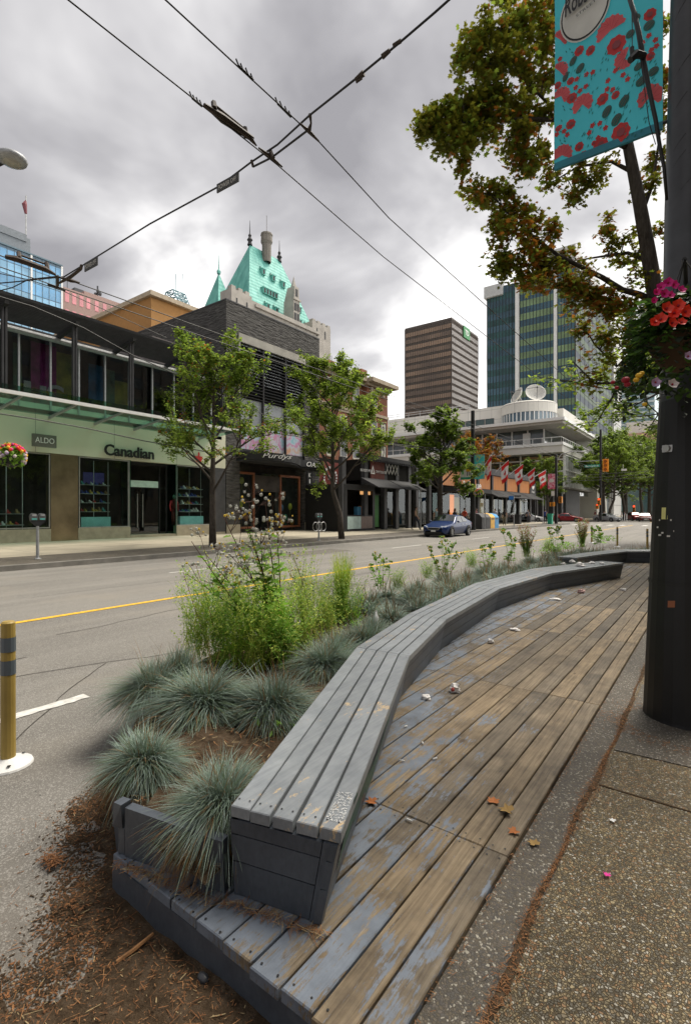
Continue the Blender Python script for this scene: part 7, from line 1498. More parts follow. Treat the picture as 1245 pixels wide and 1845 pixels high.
def plate(name, label, u0, v0, u1, v1, z, h, txt):
    a, b_ = Wz(u0, v0, z), Wz(u1, v1, z); d_ = (b_ - a).normalized(); nr = d_.cross(Vector((0, 0, 1))).normalized() * .008; th = thing(name, label, 'sign', a)
    m = MB(); dn = Vector((0, 0, -h)); m.hexa([a + dn - nr, b_ + dn - nr, b_ + dn + nr, a + dn + nr], [a - nr, b_ - nr, b_ + nr, a + nr]); m.build('plate', cm('plate_dark', (.045, .045, .043)), th)
    nd = d_.cross(Vector((0, 0, 1))); s_ = 1 if nd.dot(-FW) > 0 else -1
    o_ = (a if s_ > 0 else b_) + d_ * (.04 if s_ > 0 else -.04) + Vector((0, 0, -h * .78)) + nd * s_ * .010; text(txt, 'lettering', (b_ - a).length - .08, o_, d_ * s_, (0, 0, 1), M['offwhite'], th, height=h * .5, extrude=.001)
plate('wire_sign', 'small dark plate with worn white lettering under the span wire near the crossing', 391, 332, 430, 310, 6.47, .13, 'POWER OFF'); plate('wire_sign', 'small dark plate with white lettering under the span wire at the left', 153, 474, 176, 461, 6.47, .17, 'POWER OFF')
fitting('section_insulator', 'far left section insulator with a tan rod over the far lane', [([(10, 462, 6.45), (30, 466, 6.47), (82, 484, 6.45), (100, 494, 6.45)], [.04, .06, .05, .02]), ([(34, 458, 6.62), (84, 476, 6.62)], .02), ([(34, 455, 6.65), (35, 464, 6.5)], .04), ([(84, 473, 6.65), (86, 484, 6.5)], .04)])
fitting('crossing_runner', 'runner fittings hanging at the far lane crossing', [([(105, 499, 6.44), (128, 505, 6.44), (144, 509, 6.44)], [.014, .04, .014]), ([(87, 512, 6.44), (103, 518, 6.44), (118, 523, 6.44)], [.03, .035, .02]), ([(104, 497, 6.46), (104, 514, 6.44)], .03), ([(104, 511, 6.42), (128, 498, 6.42), (146, 484, 6.5), (147, 478, 6.5)], [.02, .035, .03, .03])])
xl1, xl2 = Wz(104, 497).x, Wz(104, 516).x
yl = Wz(104, 497).y
wire('trolley_wire', 'far lane trolley wire, outer one of the far pair', [(xl1, yl - 14, ZW), (xl1, yl, ZW), (xl1, 70, ZW)], .012); wire('trolley_wire', 'far lane trolley wire, inner one of the far pair', [(xl2, yl - 14, ZW), (xl2, yl, ZW), (xl2, 70, ZW)], .012)
wire('thin_feeder', 'thin sagging feeder wire below the far pair', [Wz(-20, 488, 6.4), Wz(50, 503, 6.4), Wz(110, 522, 6.4), Wz(220, 572, 6.35), Wz(300, 608, 6.3)], .009)
wire('curved_pull_off', 'curved pull off wire at the far left', [Wz(-20, 528, 6.3), Wz(22, 518, 6.4), Wz(52, 503, 6.45), Wz(105, 497, 6.45)], .011)
# black service cables across the shop fronts
wire('service_cable', 'sagging black cable crossing in front of the green fascia', [PD(-20, 742, 16), PD(60, 754, 17), PD(160, 772, 18.5), PD(260, 794, 20), PD(330, 806, 21), PD(420, 822, 23)], .022); wire('service_cable', 'long cable dropping across the pergola', [PD(-20, 528, 15), PD(60, 552, 16), PD(150, 590, 17.5), PD(240, 640, 19), PD(330, 680, 21), PD(470, 745, 26), PD(640, 792, 33), PD(852, 815, 40)], .02); wire('service_cable', 'second cable just under the long one across the street trees', [PD(430, 770, 25), PD(560, 790, 30), PD(700, 800, 35), PD(852, 822, 40)], .022)
for i, (v0, v1) in enumerate(((868, 876), (884, 880), (852, 846))): wire('far_wire', 'far crossing wire over the intersection, ' + ('middle', 'lowest', 'highest')[i] + ' one', [(-30, 74 + i * 3, 7.0 - i * .2), (-15, 74 + i * 3, 6.6 - i * .2), (3, 74 + i * 3, 7.0 - i * .2)], .03)
# ================================================================== FAR LEFT LAMP AND BASKET
lp = thing('street_lamp', 'grey oval street lamp head reaching in from the left edge', 'street lamp', (-15.9, 5.3, .15)); zl_ = PD(25, 285, 13).z; lh = PD(22, 286, 13)
m = MB(); m.tube([(-15.9, 5.3, .15), (-15.9, 5.3, 3), (-15.9, 5.3, zl_ - .3)], [.14, .11, .07], 10); m.tube([(-15.9, 5.3, zl_ - .3), (-15.4, 5.2, zl_ + .05), lh], [.06, .05, .045], 8); m.build('pole', M['black_pole'], lp, smooth=True)
m = MB(); m.ball(lh, .36, 16, 8, (1, 1, .42)); m.build('lamp_head', M['galv'], lp, smooth=True); m = MB(); m.ball(lh + Vector((0, 0, -.06)), .26, 14, 7, (1, 1, .45)); m.build('lens', cm('lens', (.35, .34, .3), .2), lp, smooth=True)
def basket(c_, s_, seed, label):
    c_ = Vector(c_); r_ = random.Random(seed); th = thing('hanging_basket', label, 'flower basket', c_, 'hanging flower baskets across the road'); m = MB(); m.lathe([(.05, -.3), (.22, -.22), (.32, 0), (.02, 0)], c_, 10); m.build('basket', M['black'], th); m = MB()
    for _ in range(420):
        a = r_.uniform(0, 6.28); e_ = r_.uniform(-.9, 1.2); rr_ = s_ * r_.uniform(.7, 1); q = c_ + Vector((math.cos(a) * math.cos(e_) * rr_, math.sin(a) * math.cos(e_) * rr_, math.sin(e_) * rr_ * .9)); leafpoly(m, q, Vector((r_.gauss(0, 1), r_.gauss(0, 1), r_.gauss(0, 1))), .14, r_.choice([0, 0, 1]), r_, OVAL, 1.6)
    m.build('foliage', [wg[0], wg[6]], th); m = MB()
    for _ in range(75):
        a = r_.uniform(0, 6.28); e_ = r_.uniform(-.5, 1.4); q = c_ + Vector((math.cos(a) * math.cos(e_), math.sin(a) * math.cos(e_), math.sin(e_) * .9)) * s_ * 1.02; m.cm = r_.choice([0, 1, 1, 4, 2] if e_ > .3 else [2, 3, 4]); m.ball(q, .05, 6, 4)
    m.build('flower_heads', fcol, th); return th
basket(PD(20, 822, 13.7), .36, 3, 'hanging basket of red and yellow flowers at the far left edge')
# ================================================================== MID POLE WITH BANNERS, FLAGS, SIGNS
mp = Vector((-15.75, 38.5, .15)); MPo = thing('banner_pole', 'tall black pole with two banners in front of the corner shop', 'pole', mp); m = MB(); m.tube([mp, mp + Vector((0, 0, 3)), mp + Vector((0, 0, 9.6))], [.24, .19, .15], 10); m.build('pole', M['black_pole'], MPo); m = MB(); m.box(mp.x - .08, mp.x + .08, mp.y - .4, mp.y - .2, 4.5, 4.75); m.build('fitting', M['galv'], MPo)
def PM(u, v): return PY(u, v, mp.y - .25)
def flatb(name, label, u0, v0, u1, v1, mat_):
    a, b_ = PM(u0, v1), PM(u1, v0); th = thing(name, label, 'banner', a); m = MB(); m.box(a.x, b_.x, mp.y - .27, mp.y - .24, a.z, b_.z); m.build('cloth', mat_, th); m = MB(); m.tube([(a.x, mp.y - .25, b_.z), (mp.x, mp.y - .2, b_.z)] if b_.x < mp.x else [(b_.x, mp.y - .25, b_.z), (mp.x, mp.y - .2, b_.z)], .03, 5); m.build('banner_arm', M['black'], th); return th, a, b_
th, a, b_ = flatb('street_banner', 'white banner with two simple figures and green borders, left of the pole', 829, 820, 847, 864, M['white']); w, h = b_.x - a.x, b_.z - a.z; yf = mp.y - .28
m = MB(); m.box(a.x, b_.x, yf, yf + .01, a.z, a.z + .1 * h); m.cm = 1; m.box(a.x, b_.x, yf, yf + .01, b_.z - .12 * h, b_.z); m.build('green_border', [cm('border_green', (.02, .35, .22)), cm('border_green2', (.1, .4, .1))], th)
m = MB(); m.hexa([(a.x + .55 * w, yf - .002, a.z + .33 * h), (b_.x, yf - .002, a.z + .33 * h), (b_.x, yf + .01, a.z + .33 * h), (a.x + .55 * w, yf + .01, a.z + .33 * h)], [(a.x + .62 * w, yf - .002, a.z + .72 * h), (b_.x, yf - .002, a.z + .72 * h), (b_.x, yf + .01, a.z + .72 * h), (a.x + .62 * w, yf + .01, a.z + .72 * h)]); m.cm = 1; m.box(a.x + .16 * w, a.x + .32 * w, yf - .001, yf + .01, a.z + .22 * h, a.z + .48 * h)
m.cm = 2; m.box(a.x + .65 * w, a.x + .71 * w, yf, yf + .01, a.z + .15 * h, a.z + .33 * h); m.box(a.x + .82 * w, a.x + .88 * w, yf, yf + .01, a.z + .15 * h, a.z + .33 * h); m.ball((a.x + .24 * w, yf, a.z + .53 * h), .07, 6, 4, (1, .2, 1)); m.ball((a.x + .25 * w, yf, a.z + .76 * h), .17, 8, 5, (1.3, .1, .8)); m.build('printed_figures', [cm('fig_yellow', (.75, .42, .02)), cm('fig_green', (.12, .5, .12)), M['black']], th)
t = NT('floral_print'); p = t.pos(); v = t.vor(p, 6); t.col(t.ramp(t.noise(p, 3.5, 3), [(.4, (.06, .50, .50)), (.5, (.10, .55, .52)), (.56, (.50, .52, .10)), (.62, (.03, .28, .45))])); t.set(.7); M['floral'] = t.m
th, a, b_ = flatb('street_banner', 'turquoise and yellow floral banner with a pale oval, right of the pole', 854, 818, 872, 863, M['floral']); m = MB(); m.ball(((a.x + b_.x) / 2, mp.y - .28, a.z + (b_.z - a.z) * .55), .28, 12, 6, (1, .05, .7)); m.build('name_oval', M['offwhite'], th)
basket((mp.x - .65, mp.y - .3, PM(840, 885).z), .42, 6, 'flower basket on the left of the banner pole'); basket((mp.x + .6, mp.y - .3, PM(865, 888).z), .36, 7, 'flower basket on the right of the banner pole')
red = cm('flag_red', (.60, .015, .015), .7); wht = M['white']
LFX = [(0, -.5), (.05, -.2), (.38, -.27), (.3, -.12), (.6, .12), (.5, .18), (.55, .4), (.3, .33), (.2, .45), (.1, .3), (.14, .65), (0, .9)]; LFX = LFX + [(-x, y) for x, y in LFX[::-1][1:-1]]
def flag(i, tipuv, y_base, label):
    base = Vector((XC + .05, y_base, 6.2)); tip = PX(tipuv[0], tipuv[1], XC + 1.7); th = thing('canadian_flag', label, 'flag', base, 'red and white flags on the roof edge'); m = MB(); m.tube([base, tip], .035, 6); m.build('pole', M['white'], th)
    d_ = (tip - base).normalized(); L_ = 1.2; H_ = 2.15; nx_, nz_ = 8, 12; r_ = random.Random(i)
    def Q(s_, f): # s along hoist from tip, f fly (down)
        q = tip - d_ * (s_ * L_); lat = d_.copy(); lat.z = 0; lat.normalize(); return q + Vector((0, 0, -1)) * (f * H_ * .95) + lat * (f * (.25 * (s_ - .2)) + .06 * math.sin(s_ * 7 + f * 5 + i)) + Vector((0, 1, 0)) * (.10 * math.sin(s_ * 9 + i + f * 2) * f)
    m = MB()
    for a in range(nz_):
        for b_ in range(nx_): m.cm = 1 if 3 <= a < 9 else 0; m.face(Q(b_ / nx_, a / nz_), Q(b_ / nx_, (a + 1) / nz_), Q((b_ + 1) / nx_, (a + 1) / nz_), Q((b_ + 1) / nx_, a / nz_))
    m.build('cloth', [red, wht], th); m = MB(); n3 = (Q(.5, .5) - Q(.4, .5)).cross(Q(.5, .6) - Q(.5, .5)).normalized(); s_ = 1 if n3.dot(-FW) > 0 else -1
    for sg in (1, -1):
        pts = [Q(.5 + x * .42, .5 - (y - .2) * .24) + n3 * .015 * sg for y, x in [(yy, xx) for xx, yy in LFX]]; c_ = Q(.5, .5) + n3 * .015 * sg; m.add([c_] + pts, [(0, k + 1, (k + 1) % len(pts) + 1) for k in range(len(pts))])
    m.build('maple_leaf', red, th)
for i, ((u, v), ub) in enumerate(zip([(884, 820), (915, 829), (941, 836), (963, 842), (983, 846)], [866, 891, 916, 941, 956])): flag(i, (u, v), min(YX(ub, XC), yc1 - .1), ['first flag from the left, next to the banner pole', 'second flag from the left on the roof edge', 'middle flag of the five on the roof edge', 'fourth flag from the left on the roof edge', 'fifth flag, next to the pink banner'][i])
# traffic signals and poles at the crossing
def pole_(name, label, x, y, h, r_=.1, cat='pole', mat_=None):
    th = thing(name, label, cat, (x, y, .15)); m = MB(); m.tube([(x, y, .15), (x, y, h)], [r_, r_ * .8], 8); m.build('pole', mat_ or M['black_pole'], th); return th
sx_ = YX(1001, -15.8); s1 = pole_('signal_pole', 'dark lamp and signal pole at the near corner of the crossing with a pink banner', -15.8, sx_, PX(1001, 818, -15.8).z, .19)
m = MB(); z = PX(1001, 826, -15.8).z; m.tube([(-15.8, sx_, z - .3), (-15.2, sx_, z + .5), (-14, sx_, z + .8), (-13, sx_, z + .7)], .05, 6); m.ball((-12.8, sx_, z + .65), .3, 8, 5, (1.3, .7, .4)); m.build('lamp_arm', M['galv'], s1)
a, b_ = PY(986, 881, sx_ - .2), PY(999, 853, sx_ - .2); th = thing('street_banner', 'pink and white patterned banner on the corner signal pole', 'banner', a); m = MB(); m.box(a.x, b_.x, sx_ - .22, sx_ - .2, a.z, b_.z); t = NT('pink_print'); p = t.pos(); t.col(t.ramp(t.noise(p, 5, 3), [(.42, (.50, .05, .12)), (.55, (.62, .35, .4))])); M['pinkp'] = t.m; m.build('cloth', t.m, th); m = MB(); m.ball(((a.x + b_.x) / 2, sx_ - .23, a.z + (b_.z - a.z) * .55), .3, 10, 5, (1, .05, .8)); m.build('name_oval', M['offwhite'], th); m = MB(); m.tube([(a.x, sx_ - .2, b_.z), (-15.8, sx_ - .1, b_.z)], .03, 4); m.build('banner_arm', M['black'], th)
m = MB(); a, b_ = PY(992, 893, sx_ - .2), PY(998, 884, sx_ - .2); m.box(a.x, b_.x, sx_ - .22, sx_ - .2, a.z, b_.z); m.box(a.x + .1, a.x + .2, sx_ - .2, sx_ - .15, a.z + .1, b_.z); m.build('plate', M['offwhite'], s1)
yel = cm('signal_yellow', (.75, .28, .02), .5)
def signal(name, label, c_, w, h, face='-y', lit=None, back=False):
    c_ = Vector(c_); th = thing(name, label, 'traffic light', c_); m = MB(); m.box(c_.x - w / 2, c_.x + w / 2, c_.y - .15, c_.y + .15, c_.z - h / 2, c_.z + h / 2)
    m.build('housing', yel, th); 
    for k in range(3):
        z = c_.z + h * (.31 - .31 * k); m = MB(); m.tube([(c_.x, c_.y - .16, z), (c_.x, c_.y - .34, z)], h * .13, 10, False); vz = m.build('visor', yel if back else M['black'], th); m = MB(); m.ball((c_.x, c_.y - .17, z), h * .11, 8, 5, (1, .3, 1)); m.build('lens', cm('lit_red', (.8, .05, .02), emit=2) if lit == k else cm('signal_orange_dark', (.35, .12, .02)), vz)
    return th
for (u, v, w, h, lit, lb) in ((1090, 838, .85, 2.05, None, 'yellow traffic light hanging over the far right of the crossing'), ):
    yq_ = 90; q = PY(u, v, yq_); signal('traffic_light', lb, q, w, h, back=True)
sp2 = pole_('signal_pole', 'black signal pole beyond the crossing with the street name arm', PY(1081, 900, 90).x, 90, 15, .22); qx = PY(1081, 900, 90).x
m = MB(); z = PY(1081, 829, 90).z; m.tube([(qx - 3.6, 90, z), (qx + 1, 90, z)], .06, 6); m.build('mast_arm', M['galv'], sp2)
a, b_ = PY(1052, 842, 89.8), PY(1080, 836, 89.8); ss = thing('street_name_sign', 'green street name sign reading Burrard St beside the yellow signal', 'street sign', a); m = MB(); m.box(a.x, b_.x, 89.78, 89.82, a.z, b_.z); m.build('plate', cm('sign_green', (.01, .28, .18), .5), ss); text('Burrard St', 'lettering', (b_.x - a.x) * .86, (a.x + (b_.x - a.x) * .07, 89.77, a.z + (b_.z - a.z) * .22), (1, 0, 0), (0, 0, 1), M['white'], ss, height=(b_.z - a.z) * .55, extrude=.003, bold=True)
for (u, v, y_, w, h, lit, lb) in ((1078, 903, 89.5, .5, 1.1, 0, 'small red lit signal on the far pole, upper'), (1075, 912, 89.4, .45, .8, 0, 'small red lit signal on the far pole, lower'), (1009, 900, sx_ + .2, .4, .8, None, 'small yellow signal head right of the corner pole'), (994, 908, sx_ - .4, .55, .5, None, 'small yellow walk signal box left of the corner pole'), (1141, 916, 125, .45, 1.6, 0, 'red lit signal far down the street')): signal('traffic_light', lb, PY(u, v, y_), w, h, lit=lit)
a, b_ = PY(1118, 848, 75.6), PY(1128, 844, 75.6); m = MB(); m.box(a.x, b_.x, 75.58, 75.6, a.z, b_.z); m.box(a.x + .2, a.x + .25, 75.58, 75.6, b_.z, b_.z + .6); solo(m.build('hanging_sign', M['white']), 'small white sign hung on the wires over the crossing', 'sign')
sg3 = pole_('bus_stop_post', 'thin grey post with a small blue bus stop sign', -16.1, YX(925, -16.1), PX(925, 893, -16.1).z, .05, 'sign post', M['galv']); yq = YX(925, -16.1); a, b_ = PY(916, 900, yq), PY(925, 893, yq); m = MB(); m.box(a.x, b_.x, yq - .03, yq, a.z, b_.z); m.build('blue_sign', cm('bus_blue', (.02, .16, .5)), sg3); a, b_ = PY(926, 894.5, yq), PY(938, 893, yq); m = MB(); m.box(a.x, b_.x, yq - .03, yq, a.z, b_.z + .05); m.build('name_blade', M['black'], sg3)
pole_('sign_post', 'thin grey post beside the recycling bins', -15.6, YX(873, -15.6), 3.1, .04, 'sign post', M['galv']); pole_('sign_post', 'thin grey post near the street corner', -16.0, YX(977, -16.0), 3.4, .05, 'sign post', M['galv']); pole_('sign_post', 'grey post by the shop awning behind the walking man', -18.5, YX(757, -18.5), 3.4, .05, 'sign post', M['galv'])
# ================================================================== PARKING METERS, RACK, BINS, BOLLARDS
def meter(x, y, label):
    z = farz(x) if x < -15.5 else .15; th = thing('parking_meter', label, 'parking meter', (x, y, z), 'double parking meters'); m = MB(); m.lathe([(.10, 0), (.10, .02), (.045, .04), (.04, 1.0)], (x, y, z), 12); m.build('post', M['galv'], th)
    m = MB(); m.hexa([(x - .03, y - .06, z + 1.0), (x + .03, y - .06, z + 1.0), (x + .03, y + .06, z + 1.0), (x - .03, y + .06, z + 1.0)], [(x - .05, y - .22, z + 1.16), (x + .05, y - .22, z + 1.16), (x + .05, y + .22, z + 1.16), (x - .05, y + .22, z + 1.16)]); m.build('yoke', M['dark_metal'], th)
    for s_ in (-.115, .115):
        m = MB(); c_ = []
        for k in range(13): a = math.pi * k / 12; c_.append((math.cos(a) * .10, .12 + math.sin(a) * .10))
        prof = [(-.10, 0)] and [(.085, 0), (.10, .12)] + c_[1:-1] + [(-.10, .12), (-.085, 0)]
        n_ = len(prof); m.add([(x - .06, y + s_ + a, z + 1.17 + b_) for a, b_ in prof] + [(x + .06, y + s_ + a, z + 1.17 + b_) for a, b_ in prof], [tuple(range(n_ - 1, -1, -1)), tuple(range(n_, 2 * n_))] + [(i, (i + 1) % n_, n_ + (i + 1) % n_, n_ + i) for i in range(n_)])
        hd = m.build('meter_head', cm('meter_grey', (.10, .105, .11), .4), th); m = MB(); m.box(x + .062, x + .066, y + s_ - .06, y + s_ + .06, z + 1.30, z + 1.36); m.build('window', M['galv'], hd); m = MB(); m.box(x + .062, x + .067, y + s_ - .07, y + s_ + .07, z + 1.19, z + 1.235); m.build('label_strip', cm('meter_teal', (.1, .42, .38)), hd)
q = G(68, 1007, .17); meter(q.x, q.y, 'double headed parking meter at the far left across the road'); q = G(574, 974, .155); meter(q.x, q.y, 'double headed parking meter with bike rings, left of the second tree')
rk = thing('bike_rack', 'ring shaped steel bike rack fixed to the second parking meter post', 'bike rack', q); m = MB()
for dy, r_ in ((-.30, .22), (.30, .22), (-.02, .22)):
    c_ = q + Vector((.05 if dy else .12, dy, .72)); m.tube([c_ + Vector((.0, math.cos(a) * r_, math.sin(a) * r_)) for a in [k / 18 * 6.283 for k in range(19)]], .018, 5)
m.build('rings', M['steel'], rk)
bn = thing('recycling_station', 'row of recycling bins, black and yellow and blue, on the kerb', 'recycling bins', (-15.9, 39.8, .16))
def binp(y0, y1, mat_, nm):
    m = MB(); x0, x1 = -16.6, -15.75; pr = [(x0, .17), (x1, .17), (x1, 1.15), (x1 - .25, 1.42), (x0 + .15, 1.5), (x0, 1.3)]; n_ = len(pr)
    m.add([(x, y0, z) for x, z in pr] + [(x, y1, z) for x, z in pr], [tuple(range(n_)), tuple(range(2 * n_ - 1, n_ - 1, -1))] + [((i + 1) % n_, i, n_ + i, n_ + (i + 1) % n_) for i in range(n_)]); b_ = m.build(nm, mat_, bn)
    m = MB(); m.box(x1 - .0, x1 + .015, y0 + .15, y1 - .15, .95, 1.05); m.build('slot', M['black'], b_)
yb_ = YX(864, -15.9); bw_ = (YX(895, -15.9) - yb_) / 4 
for k, (c, nm) in enumerate((('charcoal', 'black_bin'), ('charcoal', 'black_bin'), (None, 'yellow_bin'), (0, 'blue_bin'))): binp(yb_ + k * bw_ + .02, yb_ + (k + 1) * bw_ - .02, M['charcoal'] if c == 'charcoal' else (cm('bin_yellow', (.72, .38, .02), .45) if c is None else cm('bin_blue', (.03, .26, .55), .45)), nm)
m = MB(); q = PX(932, 938, -18.5); m.box(-18.9, -18.2, q.y - .35, q.y + .35, .2, 1.2); m.box(-18.95, -18.15, q.y - .4, q.y + .4, 1.15, 1.3); solo(m.build('litter_bin', M['dark_metal']), 'dark square litter bin under the shop awning', 'litter bin')
m = MB(); y_ = YX(991, -15.9); m.box(-16.2, -15.7, y_ - .3, y_ + .3, .15, 1.3); m.box(-16.25, -15.65, y_ - .35, y_ + .35, 1.25, 1.4); solo(m.build('newspaper_box', cm('box_green', (.02, .33, .2))), 'green newspaper box at the street corner', 'newspaper box')
def bollard(x, y, h, label, full=True):
    th = thing('bollard', label, 'bollard', (x, y, 0), 'yellow flexible bollards by the planter'); m = MB(); m.lathe([(.14, 0), (.135, .012), (.09, .03), (.05, .05), (.002, .055)], (x, y, .002), 20); m.build('base', M['white'], th, smooth=False)
    m = MB(); m.lathe([(.042, .045), (.040, h), (.03, h + .01), (.001, h + .012)], (x, y, 0), 14); m.build('post', cm('bollard_tan', (.36, .25, .06), .55), th, smooth=False); m = MB()
    for z in (h * .9, h * .74): m = MB(); m.lathe([(.043, z - .10 * h), (.0428, z)], (x, y, 0), 14); m.build('reflective_band', cm('band_grey', (.10, .12, .14), .4), th)
    m = MB()
    for a in (-.3, 1.8, 3.9): m.lathe([(.012, 0), (.001, .001)], (x + math.cos(a) * .1, y + math.sin(a) * .1, .036), 8)
    m.build('bolt', M['black'], th)
q = G(15, 1378, 0); bollard(q.x, q.y, .90, 'tan flexible bollard on a white base at the left edge near the camera'); 
for u, v, lb in ((1111, 985, 'bollard beyond the planter, middle one of the far three'), (1165, 992, 'bollard beyond the planter close to the lamp pole'), (1065, 978, 'bollard half hidden by the rusty bush')): q = G(u, v, 0); bollard(q.x, q.y, .9, lb)
for i, u in enumerate((1104, 1108, 1112, 1119, 1124, 1128)): pole_('white_bollard', 'thin white bollard in the row on the far corner', PY(u, 930, 93).x, 93, 1.3, .06, 'bollard', M['white'])['group'] = 'white bollards on the far corner'
# ================================================================== CARS
blk = cm('tyre', (.015, .015, .015), .8); cg = mirrorglass('car_glass', (.015, .02, .022), .03, 0, .3)
def car(label, x, y, rz, col, kind='sedan', name='parked_car', group=None, L_=4.55, Wd=1.78, H_=1.44, det=True):
    th = thing(name, label, 'car', (x, y, .0), group, rz)
    # stations along length (front at +Y local = 0 .. L), (f, zbottom, zbelt, ztop, halfwidth)
    if kind == 'sedan': S = [(0, .42, .60, .62, .60), (.02, .24, .62, .66, .76), (.06, .20, .66, .72, .85), (.14, .19, .76, .80, .88), (.27, .19, .84, .90, .89), (.30, .19, .86, .96, .89), (.45, .19, .90, 1.40, .89), (.52, .19, .91, 1.44, .89), (.68, .19, .93, 1.41, .89), (.76, .19, .95, 1.27, .88), (.86, .20, .97, 1.02, .87), (.95, .24, .95, 1.0, .83), (.985, .32, .88, .93, .76), (1, .42, .8, .84, .66)]
    else: S = [(0, .45, .7, .74, .62), (.02, .28, .76, .82, .78), (.07, .24, .86, .92, .86), (.2, .23, .96, 1.02, .89), (.25, .23, .98, 1.06, .89), (.38, .23, 1.0, 1.5, .89), (.5, .23, 1.02, 1.6, .89), (.75, .23, 1.04, 1.58, .89), (.88, .24, 1.05, 1.45, .87), (.96, .27, 1.02, 1.1, .83), (1, .42, .9, .95, .72)]
    m = MB(); n_ = 13; 
    def sec(s_):
        f, zb_, zm, zt_, w = s_; yy = f * L_ - L_ / 2; w *= Wd / 1.78; tall = max(0, (zt_ - zm) / .5); wr_ = w * (1 - .30 * min(1, tall)) if zt_ - zm > .12 else w * .93
        half = [(w * .86, zb_), (w * .985, zb_ + (zm - zb_) * .3), (w, zb_ + (zm - zb_) * .62), (w * .975, zm), (w * .975 + (wr_ - w * .975) * .85, zm + (zt_ - zm) * .82), (wr_ * .86, zt_ - .012 * (1 + tall)), (wr_ * .4, zt_ + .006)]
        return [(a, yy, z) for a, z in half] + [(-a, yy, z) for a, z in half[::-1]]
    secs = [sec(s_) for s_ in S]; k_ = len(secs[0])
    for s_ in secs: m.v += s_
    for i in range(len(secs) - 1):
        for k in range(k_ - 1): m.f.append([i * k_ + k, i * k_ + k + 1, (i + 1) * k_ + k + 1, (i + 1) * k_ + k]); m.m.append(0); m.att.append(0)
    m.f.append(list(range(k_))); m.m.append(0); m.att.append(0); m.f.append(list(range((len(secs) - 1) * k_ + k_ - 1, (len(secs) - 1) * k_ - 1, -1))); m.m.append(0); m.att.append(0)
    body = m.build('body', col, th, smooth=True, world=False)
    bv = body.modifiers.new('s', 'SUBSURF'); bv.levels = 1; bv.render_levels = 1
    # glass: side windows, screens, 8 mm proud
    def at(f):
        for a, b_ in zip(S, S[1:]):
            if a[0] <= f <= b_[0]: t_ = (f - a[0]) / (b_[0] - a[0]); return tuple(a[i] + (b_[i] - a[i]) * t_ for i in range(5))
    def sp3(f, h, sg, o_=.012):
        s_ = at(f); f0, zb_, zm, zt_, w = s_; w *= Wd / 1.78; tall = max(0, (zt_ - zm) / .5); wr_ = w * (1 - .30 * min(1, tall)); z = zm + (zt_ - zm) * h; xx = w * .975 + (wr_ - w * .975) * h * 1.03
        return (sg * (xx + o_), f * L_ - L_ / 2, z)
    win = [(.34, .47, .78, .68), (.54, .66, .80, .78)] if kind == 'sedan' else [(.31, .42, .60, .52), (.54, .60, .80, .80)]
    for sg in (1, -1):
        for a0, a1, b1_, b0_ in ([(.335, .44, .575, .575), (.59, .59, .70, .755)] if kind == 'sedan' else [(.29, .38, .52, .52), (.535, .535, .71, .71), (.725, .725, .85, .89)]):
            m = MB(); pts = [sp3(a0, .1, sg), sp3(a0 + (a1 - a0) * .6, .5 if a1 > a0 else .5, sg), sp3(a1, .80, sg), sp3((a1 + b1_) / 2, .83, sg), sp3(b1_, .78, sg), sp3(b0_, .1, sg)]; m.face(*(pts if sg > 0 else pts[::-1])); m.build('side_window', cg, th, world=False)
    def scr(fa, fb, nm):
        m = MB(); A_, B_ = at(fa), at(fb); sA, sB = sec(A_), sec(B_); rows = []
        za = A_[3] + .012; zb2 = B_[3] + .004; wa, wb = abs(sA[4][0]) * .93, abs(sB[4][0]) * .92; ya, yb2 = fa * L_ - L_ / 2, fb * L_ - L_ / 2
        up_ = .022
        for k in range(7): q = -1 + k / 3; rows.append(((q * wa, ya + .0, za + up_ - .03 * q * q), (q * wb, yb2, zb2 + up_ - .03 * q * q)))
        for a, b_ in zip(rows, rows[1:]): m.face(a[0], b_[0], b_[1], a[1])
        m.build(nm, cg, th, world=False, smooth=True)
    if kind == 'sedan': scr(.315, .445, 'windscreen'); scr(.85, .70, 'rear_window')
    else: scr(.265, .375, 'windscreen'); scr(.955, .885, 'rear_window')
    for fy in (.19, .79):
        for sg in (1, -1):
            yy = fy * L_ - L_ / 2; w = .80 * Wd / 1.78; m = MB(); m.lathe([(.001, -.10), (.30, -.10), (.325, -.08), (.325, .08), (.30, .10), (.22, .105), (.21, .06), (.001, .06)], (0, 0, 0), 22)
            m.v = [(sg * (w + z), yy + a, .325 + b_) for a, b_, z in m.v]; wl_ = m.build('wheel', blk, th, world=False)
            m = MB()
            for k in range(7): a = k / 7 * 6.283; m.hexa(*[[(sg * (w + zz_), yy + math.cos(a + da) * r_, .325 + math.sin(a + da) * r_) for da, r_ in ((-.35, .05), (.35, .05), (.13, .215), (-.13, .215))] for zz_ in (.07, .095)])
            m.build('rim', M['steel'], wl_, world=False)
            m = MB(); n2 = 20; m.lathe([(.375, 0), (.001, 0)], (0, 0, 0), n2); m.v = [(sg * (.895 * Wd / 1.78 + .004), yy + a, .35 + b_) for a, b_, z in m.v if True]; m.v = [(x_, y_, max(z_, .2)) for x_, y_, z_ in m.v]; m.build('wheel_arch', M['black'], th, world=False)
            wl_.location.x += sg * .025
    ch = M['steel']; fx = -L_ / 2
    m = MB(); m.box(-.42, .42, fx - .005, fx + .08, .46, .60); m.build('grille', M['black'], th, world=False); m = MB(); m.tube([(-.45, fx - .01, .60), (0, fx - .03, .62), (.45, fx - .01, .60)], .018, 5); m.tube([(-.45, fx - .01, .60), (-.3, fx - .015, .47), (.3, fx - .015, .47), (.45, fx - .01, .60)], .014, 5); m.build('grille_trim', ch, th, world=False)
